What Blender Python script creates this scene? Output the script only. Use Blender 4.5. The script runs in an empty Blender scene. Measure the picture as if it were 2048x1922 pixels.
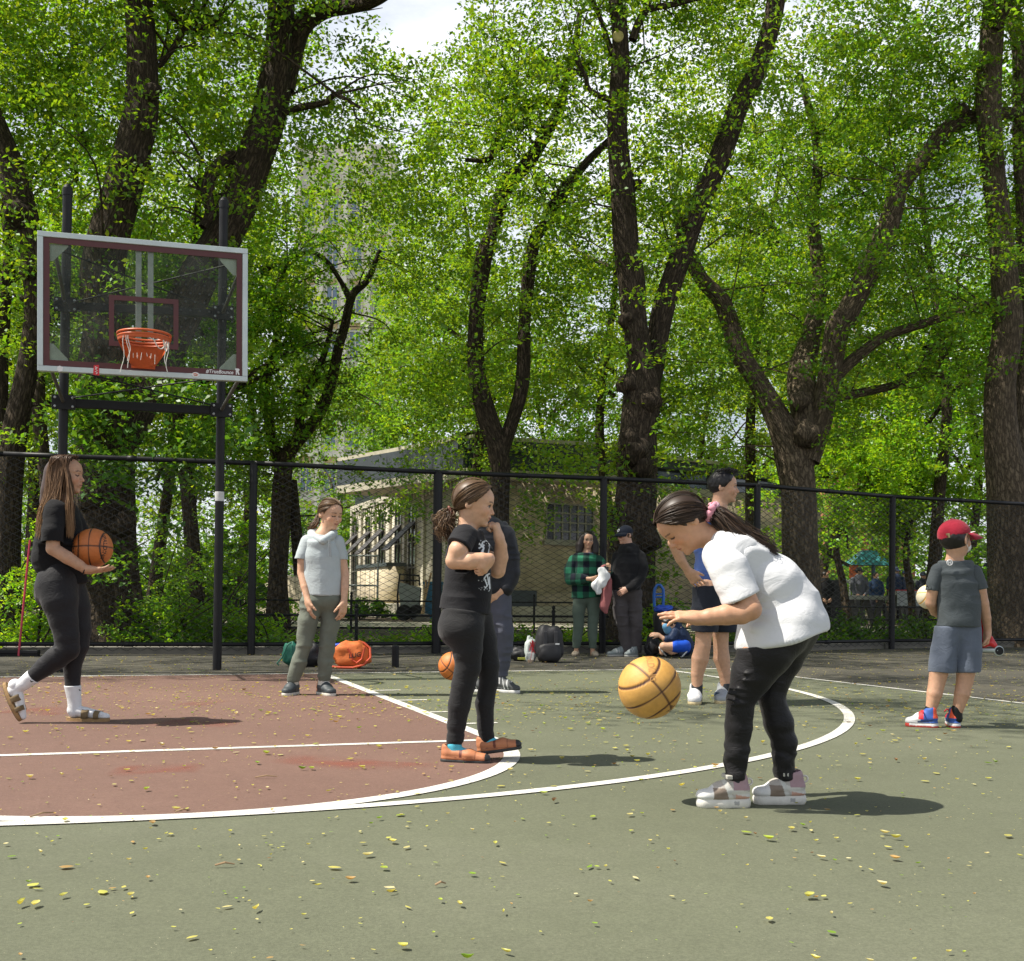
import bpy, bmesh, math, random
import numpy as np
from mathutils import Vector, Matrix, noise as mnoise

SC = bpy.context.scene
COL = SC.collection
R = math.radians
rng = np.random.default_rng(7)

# ------------------------------------------------------------------ camera, sky, sun
CAM = np.array([-0.3351, -10.2742, 0.8639])
FWD = np.array([0.32250739, 0.94647915, 0.01289167])
RGT = np.array([0.94644531, -0.32265437, 0.01163754])
UPV = np.array([-0.01517424, -0.00844807, 0.99984917])
FPX, CX, CY = 2288.458, 981.216, 1156.045      # focal length and principal point, in 2048-wide pixels

cam_d = bpy.data.cameras.new("camera")
cam_d.sensor_fit = 'HORIZONTAL'; cam_d.sensor_width = 36.0
cam_d.lens = FPX / 2048 * 36
cam_d.shift_x = (1024 - CX) / 2048
cam_d.shift_y = (CY - 961) / 2048
cam_d.clip_start = 0.05; cam_d.clip_end = 3000
cam_o = bpy.data.objects.new("camera", cam_d); COL.objects.link(cam_o)
M = Matrix(((RGT[0], UPV[0], -FWD[0], CAM[0]), (RGT[1], UPV[1], -FWD[1], CAM[1]), (RGT[2], UPV[2], -FWD[2], CAM[2]), (0, 0, 0, 1)))
cam_o.matrix_world = M
SC.camera = cam_o

SUN_EL, SHADOW_AZ = R(58), R(-11)               # shadows run along this azimuth (from +X)
sdir = np.array([-math.cos(SHADOW_AZ) * math.cos(SUN_EL), -math.sin(SHADOW_AZ) * math.cos(SUN_EL), math.sin(SUN_EL)])
world = bpy.data.worlds.new("World"); SC.world = world; world.use_nodes = True
wn = world.node_tree; wn.nodes.clear()
w_out = wn.nodes.new('ShaderNodeOutputWorld'); w_bg = wn.nodes.new('ShaderNodeBackground'); w_sky = wn.nodes.new('ShaderNodeTexSky')
w_sky.sky_type = 'NISHITA'; w_sky.sun_disc = False
w_sky.sun_elevation = SUN_EL
w_sky.sun_rotation = math.atan2(sdir[0], sdir[1])
w_sky.air_density = 1.0; w_sky.dust_density = 2.5; w_sky.ozone_density = 1.0
w_bg.inputs['Strength'].default_value = 0.075
w_tc = wn.nodes.new('ShaderNodeTexCoord'); w_mp = wn.nodes.new('ShaderNodeMapping'); w_mp.inputs['Scale'].default_value = (1.6, 1.6, 4.0)   # thin bright summer cloud
w_n = wn.nodes.new('ShaderNodeTexNoise'); w_n.inputs['Scale'].default_value = 1.7; w_n.inputs['Detail'].default_value = 7; w_n.inputs['Roughness'].default_value = .6
w_r = wn.nodes.new('ShaderNodeMapRange'); w_r.inputs[1].default_value = .34; w_r.inputs[2].default_value = .56; w_r.inputs[3].default_value = .25; w_r.inputs[4].default_value = .92
w_m = wn.nodes.new('ShaderNodeMix'); w_m.data_type = 'RGBA'; w_m.inputs['B'].default_value = (10.5, 10.9, 11.6, 1)
wn.links.new(w_tc.outputs['Generated'], w_mp.inputs[0]); wn.links.new(w_mp.outputs[0], w_n.inputs['Vector']); wn.links.new(w_n.outputs[0], w_r.inputs[0])
w_x = wn.nodes.new('ShaderNodeSeparateXYZ'); w_e = wn.nodes.new('ShaderNodeMapRange'); w_e.inputs[1].default_value = .75; w_e.inputs[2].default_value = .42; w_e.inputs[3].default_value = 0; w_e.inputs[4].default_value = 1; w_q = wn.nodes.new('ShaderNodeMath'); w_q.operation = 'MULTIPLY'   # the cloud lies low in the sky, the zenith is clear
wn.links.new(w_tc.outputs['Generated'], w_x.inputs[0]); wn.links.new(w_x.outputs['Z'], w_e.inputs[0]); wn.links.new(w_e.outputs[0], w_q.inputs[0]); wn.links.new(w_r.outputs[0], w_q.inputs[1]); wn.links.new(w_q.outputs[0], w_m.inputs['Factor']); wn.links.new(w_sky.outputs[0], w_m.inputs['A'])
wn.links.new(w_m.outputs['Result'], w_bg.inputs['Color']); wn.links.new(w_bg.outputs[0], w_out.inputs['Surface'])
sun_d = bpy.data.lights.new("sun", 'SUN'); sun_d.energy = 5.0; sun_d.angle = R(0.53); sun_d.color = (1.0, 0.94, 0.84)
sun_o = bpy.data.objects.new("sun", sun_d); COL.objects.link(sun_o)
sun_o.rotation_euler = Vector(sdir).to_track_quat('Z', 'Y').to_euler()
sun_o.location = (-20, 4, 30)
SC.view_settings.view_transform = 'Standard'; SC.view_settings.look = 'None'
SC.view_settings.exposure = 0.66; SC.view_settings.gamma = 1.0
SC.render.engine = 'CYCLES'
SC.cycles.max_bounces = 8; SC.cycles.transparent_max_bounces = 12; SC.cycles.transmission_bounces = 6
SC.cycles.diffuse_bounces = 3; SC.cycles.glossy_bounces = 2
SC.cycles.use_denoising = True
SC.cycles.sample_clamp_indirect = 6.0

# ------------------------------------------------------------------ where a spot of the photograph lies in the place
def P(u, v, w):
    return CAM + w * (FWD + (u - CX) / FPX * RGT - (v - CY) / FPX * UPV)
def G(u, v, z=0.0):
    d = FWD + (u - CX) / FPX * RGT - (v - CY) / FPX * UPV
    return CAM + (z - CAM[2]) / d[2] * d
def GW(u, w, z=0.0):                            # ground point under column u at depth w
    p = P(u, 1187, w); q = P(u, 1287, w); t = (z - p[2]) / (q[2] - p[2])
    return p + t * (q - p)
def depth(p): return float((np.asarray(p) - CAM) @ FWD)
def proj(p):
    d = np.asarray(p) - CAM; w = d @ FWD
    return np.stack([CX + FPX * (d @ RGT) / w, CY - FPX * (d @ UPV) / w], -1)
TX = RGT / 1.0                                   # unit axes of the picture plane, for sizes measured in it
VZ = np.array([0, 0, 1.0])
def unit(v):
    v = np.asarray(v, float); return v / (np.linalg.norm(v) + 1e-12)

# ------------------------------------------------------------------ materials
def lnk(nt, a, b): nt.links.new(a, b)
def new_mat(name):
    m = bpy.data.materials.new(name); m.use_nodes = True
    nt = m.node_tree; nt.nodes.clear()
    out = nt.nodes.new('ShaderNodeOutputMaterial'); b = nt.nodes.new('ShaderNodeBsdfPrincipled')
    lnk(nt, b.outputs[0], out.inputs['Surface'])
    return m, nt, b, out
def mat(name, col, rough=0.7, var=0.15, scale=8.0, bump=0.0, bscale=60.0, metal=0.0, attr=None, spec=0.5, coat=0.0, sheen=0.0, bdist=0.004, stretch=None):
    m, nt, b, out = new_mat(name)
    tc = nt.nodes.new('ShaderNodeTexCoord')
    src = tc.outputs['Object']
    if stretch:
        mp = nt.nodes.new('ShaderNodeMapping'); mp.inputs['Scale'].default_value = stretch; lnk(nt, src, mp.inputs[0]); src = mp.outputs[0]
    n = nt.nodes.new('ShaderNodeTexNoise'); n.inputs['Scale'].default_value = scale; n.inputs['Detail'].default_value = 5; n.inputs['Roughness'].default_value = .65
    lnk(nt, src, n.inputs['Vector'])
    mr = nt.nodes.new('ShaderNodeMapRange'); mr.inputs[1].default_value = .25; mr.inputs[2].default_value = .75; mr.inputs[3].default_value = 1 - var; mr.inputs[4].default_value = 1 + var
    lnk(nt, n.outputs[0], mr.inputs[0])
    mul = nt.nodes.new('ShaderNodeVectorMath'); mul.operation = 'SCALE'; lnk(nt, mr.outputs[0], mul.inputs['Scale'])
    if attr:
        at = nt.nodes.new('ShaderNodeAttribute'); at.attribute_name = attr; lnk(nt, at.outputs['Color'], mul.inputs[0])
    else:
        mul.inputs[0].default_value = col[:3]
    lnk(nt, mul.outputs[0], b.inputs['Base Color'])
    b.inputs['Roughness'].default_value = rough; b.inputs['Metallic'].default_value = metal
    b.inputs['Specular IOR Level'].default_value = spec
    if coat: b.inputs['Coat Weight'].default_value = coat; b.inputs['Coat Roughness'].default_value = .15
    if sheen: b.inputs['Sheen Weight'].default_value = sheen; b.inputs['Sheen Roughness'].default_value = .5
    if bump:
        n2 = nt.nodes.new('ShaderNodeTexNoise'); n2.inputs['Scale'].default_value = bscale; n2.inputs['Detail'].default_value = 4
        lnk(nt, src, n2.inputs['Vector'])
        bp = nt.nodes.new('ShaderNodeBump'); bp.inputs['Strength'].default_value = bump; bp.inputs['Distance'].default_value = bdist
        lnk(nt, n2.outputs[0], bp.inputs['Height']); lnk(nt, bp.outputs[0], b.inputs['Normal'])
    return m

# ------------------------------------------------------------------ mesh helpers
class MB:
    """collects shapes, builds ONE mesh object"""
    def __init__(s): s.v = []; s.f = []; s.n = 0; s.c = []; s.uv = None
    def add(s, verts, faces, col=None):
        verts = np.asarray(verts, float).reshape(-1, 3)
        s.v.append(verts); s.f += [tuple(int(i) + s.n for i in f) for f in faces]; s.n += len(verts)
        s.c.append(np.tile(np.array(col if col is not None else (1, 1, 1), float), (len(verts), 1)))
        return s
    def box(s, lo, hi, M=None, bevel=0.0, col=None):
        lo = np.array(lo, float); hi = np.array(hi, float)
        if bevel <= 0:
            v = np.array([[x, y, z] for x in (lo[0], hi[0]) for y in (lo[1], hi[1]) for z in (lo[2], hi[2])])
            f = [(0, 1, 3, 2), (4, 6, 7, 5), (0, 4, 5, 1), (2, 3, 7, 6), (0, 2, 6, 4), (1, 5, 7, 3)]
        else:
            bm = bmesh.new(); bmesh.ops.create_cube(bm, size=1)
            for q in bm.verts: q.co = Vector(lo + (np.array(q.co) + .5) * (hi - lo))
            bmesh.ops.bevel(bm, geom=bm.edges[:], offset=bevel, segments=2, affect='EDGES', profile=.5)
            bm.verts.index_update()
            v = np.array([q.co[:] for q in bm.verts]); f = [[q.index for q in fc.verts] for fc in bm.faces]; bm.free()
        if M is not None: v = v @ np.array(M)[:3, :3].T + np.array(M)[:3, 3]
        return s.add(v, f, col)
    def obox(s, o, ax, ay, az, lo, hi, bevel=0.0, col=None):        # box in a frame: origin and three axes
        Mx = np.eye(4); Mx[:3, 0] = ax; Mx[:3, 1] = ay; Mx[:3, 2] = az; Mx[:3, 3] = o
        return s.box(lo, hi, Mx, bevel, col)
    def tube(s, pts, rad, n=10, cap=True, col=None, closed=False):
        pts = np.asarray(pts, float); m = len(pts)
        rad = np.broadcast_to(np.asarray(rad, float), (m,))
        T = np.zeros_like(pts); T[1:-1] = pts[2:] - pts[:-2]; T[0] = pts[1] - pts[0]; T[-1] = pts[-1] - pts[-2]
        if closed: T[0] = T[-1] = pts[1] - pts[-2]
        T /= np.linalg.norm(T, axis=1)[:, None] + 1e-12
        a = np.array([0, 0, 1.0]) if abs(T[0][2]) < .9 else np.array([1.0, 0, 0])
        N = unit(np.cross(T[0], a)); vs = []
        th = np.arange(n) * 2 * np.pi / n
        for i in range(m):
            N = unit(N - T[i] * (N @ T[i])); B = np.cross(T[i], N)
            vs.append(pts[i] + rad[i] * (np.cos(th)[:, None] * N + np.sin(th)[:, None] * B))
        f = [(i * n + j, i * n + (j + 1) % n, (i + 1) * n + (j + 1) % n, (i + 1) * n + j) for i in range(m - 1) for j in range(n)]
        if cap and not closed: f += [tuple(range(n))[::-1], tuple(range((m - 1) * n, m * n))]
        return s.add(np.vstack(vs), f, col)
    def cyl(s, a, b, r, r2=None, n=16, col=None): return s.tube([a, b], [r, r if r2 is None else r2], n, True, col)
    def lathe(s, o, prof, n=24, ax=(1, 0, 0), ay=(0, 1, 0), az=(0, 0, 1), col=None):   # prof: (radius, height) rows
        o = np.array(o, float); ax, ay, az = map(np.array, (ax, ay, az)); th = np.arange(n) * 2 * np.pi / n
        vs = [o + az * h + r * (np.cos(th)[:, None] * ax + np.sin(th)[:, None] * ay) for r, h in prof]; m = len(prof)
        f = [(i * n + j, i * n + (j + 1) % n, (i + 1) * n + (j + 1) % n, (i + 1) * n + j) for i in range(m - 1) for j in range(n)]
        f += [tuple(range(n))[::-1], tuple(range((m - 1) * n, m * n))]
        return s.add(np.vstack(vs), f, col)
    def prism(s, poly, o, ax, ay, az, t0, t1, col=None):            # polygon in (ax, ay), thick along az
        poly = np.asarray(poly, float); n = len(poly); o = np.array(o, float); ax, ay, az = map(np.array, (ax, ay, az))
        b = o + poly[:, :1] * ax + poly[:, 1:] * ay
        f = [tuple(range(n))[::-1], tuple(range(n, 2 * n))] + [(i, (i + 1) % n, n + (i + 1) % n, n + i) for i in range(n)]
        return s.add(np.vstack([b + az * t0, b + az * t1]), f, col)
    def build(s, name, m, parent=None, smooth=False, loc=None, attr=False):
        v = np.vstack(s.v)
        me = bpy.data.meshes.new(name)
        if loc is not None: v = v - np.asarray(loc)
        me.from_pydata(v.tolist(), [], s.f)
        if attr:
            c = np.vstack(s.c); c4 = np.ones((len(c), 4), np.float32); c4[:, :3] = c
            a = me.attributes.new('Col', 'FLOAT_COLOR', 'POINT'); a.data.foreach_set('color', c4.ravel())
        me.update()
        if smooth: me.polygons.foreach_set('use_smooth', [True] * len(me.polygons))
        return link(name, me, m, parent, loc)
def link(name, me, m, parent=None, loc=None):
    me.materials.append(m) if m and not me.materials else None
    o = bpy.data.objects.new(name, me); COL.objects.link(o)
    if loc is not None: o.location = loc
    if parent is not None:
        o.parent = parent
        o.matrix_parent_inverse = Matrix.Translation(-Vector(ROOTS.get(parent.name, (0, 0, 0))))
    return o
ROOTS = {}
def thing(name, label, cat, loc=(0, 0, 0), group=None):
    o = bpy.data.objects.new(name, None); COL.objects.link(o); o.location = [float(q) for q in loc]; o.empty_display_size = .2
    ROOTS[o.name] = tuple(float(q) for q in loc)
    o['label'] = label; o['category'] = cat
    if group: o['group'] = group
    return o
def tag(o, label, cat, group=None):
    o['label'] = label; o['category'] = cat
    if group: o['group'] = group
    return o
def struct(o, kind='structure'): o['kind'] = kind; return o
def np_mesh(name, v, faces, n=4, attr=None, smooth=False, uv=None):
    """fast mesh from arrays: faces (k, n)"""
    me = bpy.data.meshes.new(name)
    v = np.ascontiguousarray(v, np.float32); faces = np.ascontiguousarray(faces, np.int32)
    me.vertices.add(len(v)); me.vertices.foreach_set('co', v.ravel())
    k = len(faces); me.loops.add(k * n); me.loops.foreach_set('vertex_index', faces.ravel())
    me.polygons.add(k); me.polygons.foreach_set('loop_start', np.arange(k, dtype=np.int32) * n)
    try: me.polygons.foreach_set('loop_total', np.full(k, n, np.int32))
    except Exception: pass
    if attr is not None:
        c4 = np.ones((len(v), 4), np.float32); c4[:, :3] = attr
        a = me.attributes.new('Col', 'FLOAT_COLOR', 'POINT'); a.data.foreach_set('color', c4.ravel())
    if uv is not None:
        l = me.uv_layers.new(name='UVMap'); l.data.foreach_set('uv', np.ascontiguousarray(uv[faces.ravel()], np.float32).ravel())
    if smooth: me.polygons.foreach_set('use_smooth', np.ones(k, bool))
    me.update(); me.validate()
    return me
def crom(pts, per=6):
    """Catmull-Rom through rows of any width"""
    p = np.asarray(pts, float)
    if len(p) < 3: 
        t = np.linspace(0, 1, per + 1)[:, None]; return p[0] + (p[-1] - p[0]) * t
    q = np.vstack([2 * p[0] - p[1], p, 2 * p[-1] - p[-2]]); out = []
    for i in range(1, len(q) - 2):
        t = np.linspace(0, 1, per, endpoint=False)[:, None]
        a, b, c, d = q[i - 1], q[i], q[i + 1], q[i + 2]
        out.append(.5 * (2 * b + (c - a) * t + (2 * a - 5 * b + 4 * c - d) * t ** 2 + (3 * b - a - 3 * c + d) * t ** 3))
    out.append(p[-1:]); return np.vstack(out)
def vnoise(p, seed=0):
    """value noise -1..1 on rows of p"""
    p = np.asarray(p, np.float64); i = np.floor(p).astype(np.int64); f = p - i; f = f * f * (3 - 2 * f); r = 0
    for dx in (0, 1):
        for dy in (0, 1):
            for dz in (0, 1):
                h = (i[..., 0] + dx) * 374761393 + (i[..., 1] + dy) * 668265263 + (i[..., 2] + dz) * 2147483647 + seed * 144665
                h = (h ^ (h >> 13)) * 1274126177; h = (h ^ (h >> 16)) & 0xffff
                wgt = (f[..., 0] if dx else 1 - f[..., 0]) * (f[..., 1] if dy else 1 - f[..., 1]) * (f[..., 2] if dz else 1 - f[..., 2])
                r = r + wgt * (h / 32767.5 - 1)
    return r
def text_mesh(body, size, bold=False, shear=0.0):
    c = bpy.data.curves.new('lettering', 'FONT'); c.body = body; c.size = size; c.align_x = 'CENTER'; c.align_y = 'CENTER'; c.shear = shear
    c.offset = size * .02 if bold else 0; c.resolution_u = 3
    o = bpy.data.objects.new('lettering', c); COL.objects.link(o)
    dg = bpy.context.evaluated_depsgraph_get(); me = bpy.data.meshes.new_from_object(o.evaluated_get(dg))
    v = np.array([q.co[:] for q in me.vertices]); f = [tuple(q.vertices) for q in me.polygons]
    bpy.data.objects.remove(o); bpy.data.curves.remove(c); bpy.data.meshes.remove(me)
    return v, f
# ------------------------------------------------------------------ ground, court, markings
def ground_mat(name, col, var=.25, speck=.35, scale=1.2, stain=None, rough=.85):
    m, nt, b, out = new_mat(name)
    tc = nt.nodes.new('ShaderNodeTexCoord'); src = tc.outputs['Object']
    def noise(sc, det=4, r=.6):
        n = nt.nodes.new('ShaderNodeTexNoise'); n.inputs['Scale'].default_value = sc; n.inputs['Detail'].default_value = det; n.inputs['Roughness'].default_value = r
        lnk(nt, src, n.inputs['Vector']); return n.outputs[0]
    def rngm(s, a, b_, c, d):
        r = nt.nodes.new('ShaderNodeMapRange'); lnk(nt, s, r.inputs[0])
        for i, q in enumerate((a, b_, c, d)): r.inputs[i + 1].default_value = q
        return r.outputs[0]
    def mulf(a, b_):
        r = nt.nodes.new('ShaderNodeMath'); r.operation = 'MULTIPLY'; lnk(nt, a, r.inputs[0]); lnk(nt, b_, r.inputs[1]); return r.outputs[0]
    big = rngm(noise(scale * .6, 6, .6), .3, .7, 1 - var, 1 + var)
    mid = rngm(noise(scale * 9, 4), .3, .7, 1 - var * .45, 1 + var * .45)
    fine = mulf(rngm(noise(120, 2, .8), .35, .65, 1 - speck, 1 + speck), rngm(noise(38, 3, .7), .35, .65, 1 - speck * .35, 1 + speck * .35))
    fac = mulf(mulf(big, mid), fine)
    base = nt.nodes.new('ShaderNodeMix'); base.data_type = 'RGBA'
    base.inputs['A'].default_value = (*col, 1); base.inputs['B'].default_value = (*(stain or [c * 1.25 for c in col]), 1)
    lnk(nt, rngm(noise(.55, 5, .7), .52, .72, 0, .8), base.inputs['Factor'])
    # pale grit
    vor = nt.nodes.new('ShaderNodeTexVoronoi'); vor.inputs['Scale'].default_value = 55; lnk(nt, src, vor.inputs['Vector'])
    grit = nt.nodes.new('ShaderNodeMix'); grit.data_type = 'RGBA'; grit.inputs['B'].default_value = (.42, .40, .26, 1)
    lnk(nt, base.outputs['Result'], grit.inputs['A'])
    lnk(nt, mulf(rngm(vor.outputs['Distance'], .10, .06, 0, .9), rngm(noise(14, 3), .55, .6, 0, 1)), grit.inputs['Factor'])
    sc = nt.nodes.new('ShaderNodeVectorMath'); sc.operation = 'SCALE'; lnk(nt, grit.outputs['Result'], sc.inputs[0]); lnk(nt, fac, sc.inputs['Scale'])
    lnk(nt, sc.outputs[0], b.inputs['Base Color']); b.inputs['Roughness'].default_value = rough; b.inputs['Specular IOR Level'].default_value = .3
    bp = nt.nodes.new('ShaderNodeBump'); bp.inputs['Strength'].default_value = .5; bp.inputs['Distance'].default_value = .003
    lnk(nt, noise(300, 2, .7), bp.inputs['Height']); lnk(nt, bp.outputs[0], b.inputs['Normal'])
    return m
M_GREEN = ground_mat("court_green_paint", (.105, .113, .072), .10, .15, .5, stain=(.122, .128, .086))
M_RED = ground_mat("court_red_paint", (.148, .087, .067), .10, .15, .8, stain=(.165, .10, .075))
M_ASPH = ground_mat("asphalt", (.062, .058, .045), .25, .4, .9, stain=(.095, .082, .05))
M_SOIL = ground_mat("soil", (.075, .058, .036), .35, .4, 1.5, stain=(.12, .09, .05))
M_PATH = ground_mat("path_paving", (.30, .28, .22), .12, .2, .6)
M_LINE = ground_mat("line_paint", (.56, .55, .50), .14, .28, 3.5, stain=(.40, .40, .34))
M_SCUFF = ground_mat("worn_red_paint", (.20, .060, .038), .12, .25, 2.0, stain=(.175, .07, .05))
for m_ in (M_LINE,):
    pass

def sheet(name, pts, z, m, kind='structure'):
    v = [(p[0], p[1], z) for p in pts]
    me = bpy.data.meshes.new(name); me.from_pydata(v, [], [tuple(range(len(v)))]); me.update()
    return struct(link(name, me, m), kind)
YB, XL, YF, RS, RA = 1.5812, 1.8616, -3.9398, 1.8507, 5.81
big = 900
sheet('ground', [(-big, -big), (big, -big), (big, big), (-big, big)], -.03, M_SOIL)
# fence line: post columns and depths read from the rail's height
FU = [-420, 0, 502, 872, 1204, 1512, 1783, 2048, 2500]
FW_ = [13.65, 14.55, 15.25, 16.15, 16.75, 17.5, 19.2, 20.4, 22.6]
FB = [GW(u, w) for u, w in zip(FU, FW_)]
FH = 2.56
edge = [(p[0] - .05, p[1] + .12) for p in FB]
sheet('asphalt', [(-40, -30), (40, -30), (40, edge[-1][1]), *edge[::-1], (-40, edge[0][1] - 1)], 0, M_ASPH)
a_, b_ = G(1585, 1354), G(2048, 1408)
dsl = (b_ - a_) / (b_[1] - a_[1])
XS0 = (a_ + dsl * (YB - a_[1]))[0]; XS1 = (a_ + dsl * (-30 - a_[1]))[0]
sheet('court', [(-14, -30), (XS1, -30), (XS0, YB), (-14, YB)], .003, M_GREEN)
th = np.linspace(0, np.pi, 49)
key = [(-XL, YB), (XL, YB), (XL, YF)] + [(RS * math.cos(t), YF - RS * math.sin(t)) for t in th[1:-1]] + [(-XL, YF)]
sheet('key_paint', key[::-1], .0045, M_RED)
def strip(mb, pts, w, z, closed=False):
    p = np.asarray(pts, float); d = np.gradient(p, axis=0); n = np.stack([-d[:, 1], d[:, 0]], 1); n /= np.linalg.norm(n, axis=1)[:, None]
    a, b = p + n * w / 2, p - n * w / 2; k = len(p)
    v = np.zeros((2 * k, 3)); v[:k, :2] = a; v[k:, :2] = b; v[:, 2] = z
    mb.add(v, [(i + 1, i, k + i, k + i + 1) for i in range(k - 1)])
lm = MB()
strip(lm, [(-14, YB), (XS0, YB)], .06, .0062)
strip(lm, [(XL, YB - .03), (XL, YF - .02)], .085, .0066); strip(lm, [(-XL, YB - .03), (-XL, YF - .02)], .085, .0066)
strip(lm, [(-XL - .04, YF), (XL + .04, YF)], .065, .0070)
strip(lm, [(RS * math.cos(t), YF - RS * math.sin(t)) for t in np.linspace(-.03, np.pi + .03, 80)], .088, .0074)
strip(lm, [(RA, YB - .03)] + [(RA, y) for y in (1.0, .5)] + [(RA * math.cos(t), RA * math.sin(t)) for t in np.linspace(0, -np.pi, 140)] + [(-RA, .5), (-RA, YB - .03)], .075, .0078)
strip(lm, [(XS0, YB + .03), (XS1, -30)], .055, .0066)
for y in (YB - 2.13, YB - 3.05, YB - 3.96, YB - 4.7):
    strip(lm, [(XL + .043, y), (XL + .30, y)], .05, .0066); strip(lm, [(-XL - .30, y), (-XL - .043, y)], .05, .0066)
struct(lm.build('court_markings', M_LINE))
# bright patches where the red coat was renewed (a shape of its own on the paint)
def blot(mb, c, rx, ry, seed, z):
    t = np.linspace(0, 2 * np.pi, 40, endpoint=False)
    r = 1 + .28 * vnoise(np.stack([np.cos(t) * 1.6 + seed, np.sin(t) * 1.6, 0 * t], 1), seed)
    v = np.stack([c[0] + rx * r * np.cos(t), c[1] + ry * r * np.sin(t), 0 * t + z], 1)
    mb.add(v, [tuple(range(40))])
M_SC2, nt_, b2_, o2_ = new_mat("renewed_red_paint")
tr_ = nt_.nodes.new('ShaderNodeBsdfTransparent'); mx_ = nt_.nodes.new('ShaderNodeMixShader'); tc_ = nt_.nodes.new('ShaderNodeTexCoord')
ns_ = nt_.nodes.new('ShaderNodeTexNoise'); ns_.inputs['Scale'].default_value = 3.2; ns_.inputs['Detail'].default_value = 6; lnk(nt_, tc_.outputs['Object'], ns_.inputs['Vector'])
at_ = nt_.nodes.new('ShaderNodeAttribute'); at_.attribute_name = 'Col'
ma_ = nt_.nodes.new('ShaderNodeMath'); ma_.operation = 'MULTIPLY'; mr_ = nt_.nodes.new('ShaderNodeMapRange')
for i_, q_ in enumerate((.38, .62, .15, 1.0)): mr_.inputs[i_ + 1].default_value = q_
lnk(nt_, ns_.outputs[0], mr_.inputs[0]); lnk(nt_, mr_.outputs[0], ma_.inputs[0]); lnk(nt_, at_.outputs['Fac'], ma_.inputs[1])
lnk(nt_, ma_.outputs[0], mx_.inputs[0]); lnk(nt_, tr_.outputs[0], mx_.inputs[1]); lnk(nt_, b2_.outputs[0], mx_.inputs[2]); lnk(nt_, mx_.outputs[0], o2_.inputs['Surface'])
b2_.inputs['Base Color'].default_value = (.27, .070, .042, 1); b2_.inputs['Roughness'].default_value = .85
bl = MB()
for (pa, pb, ry, q) in (((225, 1540), (405, 1540), .16, .8), ((545, 1520), (880, 1536), .17, .55), ((290, 1447), (480, 1450), .22, .35), ((20, 1420), (150, 1428), .25, .35), ((380, 1405), (440, 1408), .3, .25)):
    A_, B_ = G(*pa), G(*pb); n_ = 24; ax = unit(B_ - A_); ay = np.cross(VZ, ax); L_ = np.linalg.norm(B_ - A_)
    vs = []; cs = []; rows = 7
    for i in range(n_ + 1):
        t = i / n_
        for j in range(rows):
            s = j / (rows - 1) * 2 - 1
            wob = .25 * vnoise(np.array([[t * 4, s, L_]]), 3)[0]
            vs.append(A_ + ax * L_ * t + ay * (s * ry * (1 + wob) + .05 * math.sin(t * 5 + L_ * 9)) + VZ * .0055)
            cs.append(q * max(0, 1 - s * s) * min(1, 5 * t, 5 * (1 - t)))
    fs = [(i * rows + j, (i + 1) * rows + j, (i + 1) * rows + j + 1, i * rows + j + 1) for i in range(n_) for j in range(rows - 1)]
    base_n = bl.n; bl.add(vs, fs); bl.c[-1] = np.repeat(np.array(cs)[:, None], 3, 1)
struct(bl.build('worn_paint', M_SC2, attr=True))
# planting bed, path
bedA = [GW(u, w + .25) for u, w in zip(FU, FW_)]
PW0, PW1 = 26.5, 31.5
sheet('path', [tuple(GW(-900, PW0)[:2]), tuple(GW(1700, PW0 + 1)[:2]), tuple(GW(2900, PW0 + 3)[:2]), tuple(GW(2900, PW1 + 6)[:2]), tuple(GW(1700, PW1 + 3)[:2]), tuple(GW(-900, PW1)[:2])], -.012, M_PATH)
kb = MB()
for i in range(len(FB) - 1):
    a, b = FB[i], FB[i + 1]; ax = unit(b - a); ay = np.cross(VZ, ax); L = np.linalg.norm(b - a)
    kb.obox(a + ay * .22, ax, ay, VZ, (0, -.07, -.05), (L, .07, .10), .012)
struct(kb.build('kerb', mat("kerb_concrete", (.20, .19, .16), .9, .25, 5, .4, 90)))

# ------------------------------------------------------------------ chain-link fence
M_BLK = mat("black_painted_steel", (.008, .008, .009), .5, .3, 12, .15, 120, spec=.3)
M_WIRE = mat("black_vinyl_wire", (.012, .013, .012), .45, .2, 30)
fence = thing('chain_link_fence', 'tall black chain link fence running along the back of the court', 'fence', FB[2])
for i, (b, u) in enumerate(zip(FB, FU)):
    if u in (0, 2048): continue
    mb = MB(); mb.cyl(b + VZ * -.05, b + VZ * (FH - .02), .052 if u != 872 else .066, n=18)
    mb.lathe(b + VZ * (FH - .02), [(.056, 0), (.058, .02), (.03, .035)], 18)
    for z in (.35, .75, 1.15, 1.55, 1.95, 2.3): mb.lathe(b + VZ * z, [(.057, 0), (.0575, .012), (.057, .024)], 18)
    mb.build('post', M_BLK, fence, smooth=False)
for nm, z, r in (('top_rail', FH + .0, .033), ('bottom_rail', .14, .028)):
    mb = MB(); pts = [b + VZ * z for b in FB]
    for i in range(len(FB) - 1):
        mb.tube(np.linspace(pts[i], pts[i + 1], 6), r, 12)
        m_ = (pts[i] + pts[i + 1]) / 2; mb.tube([m_ - unit(pts[i + 1] - pts[i]) * .06, m_ + unit(pts[i + 1] - pts[i]) * .06], r + .006, 12)
    mb.build(nm, M_BLK, fence, smooth=True)
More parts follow.
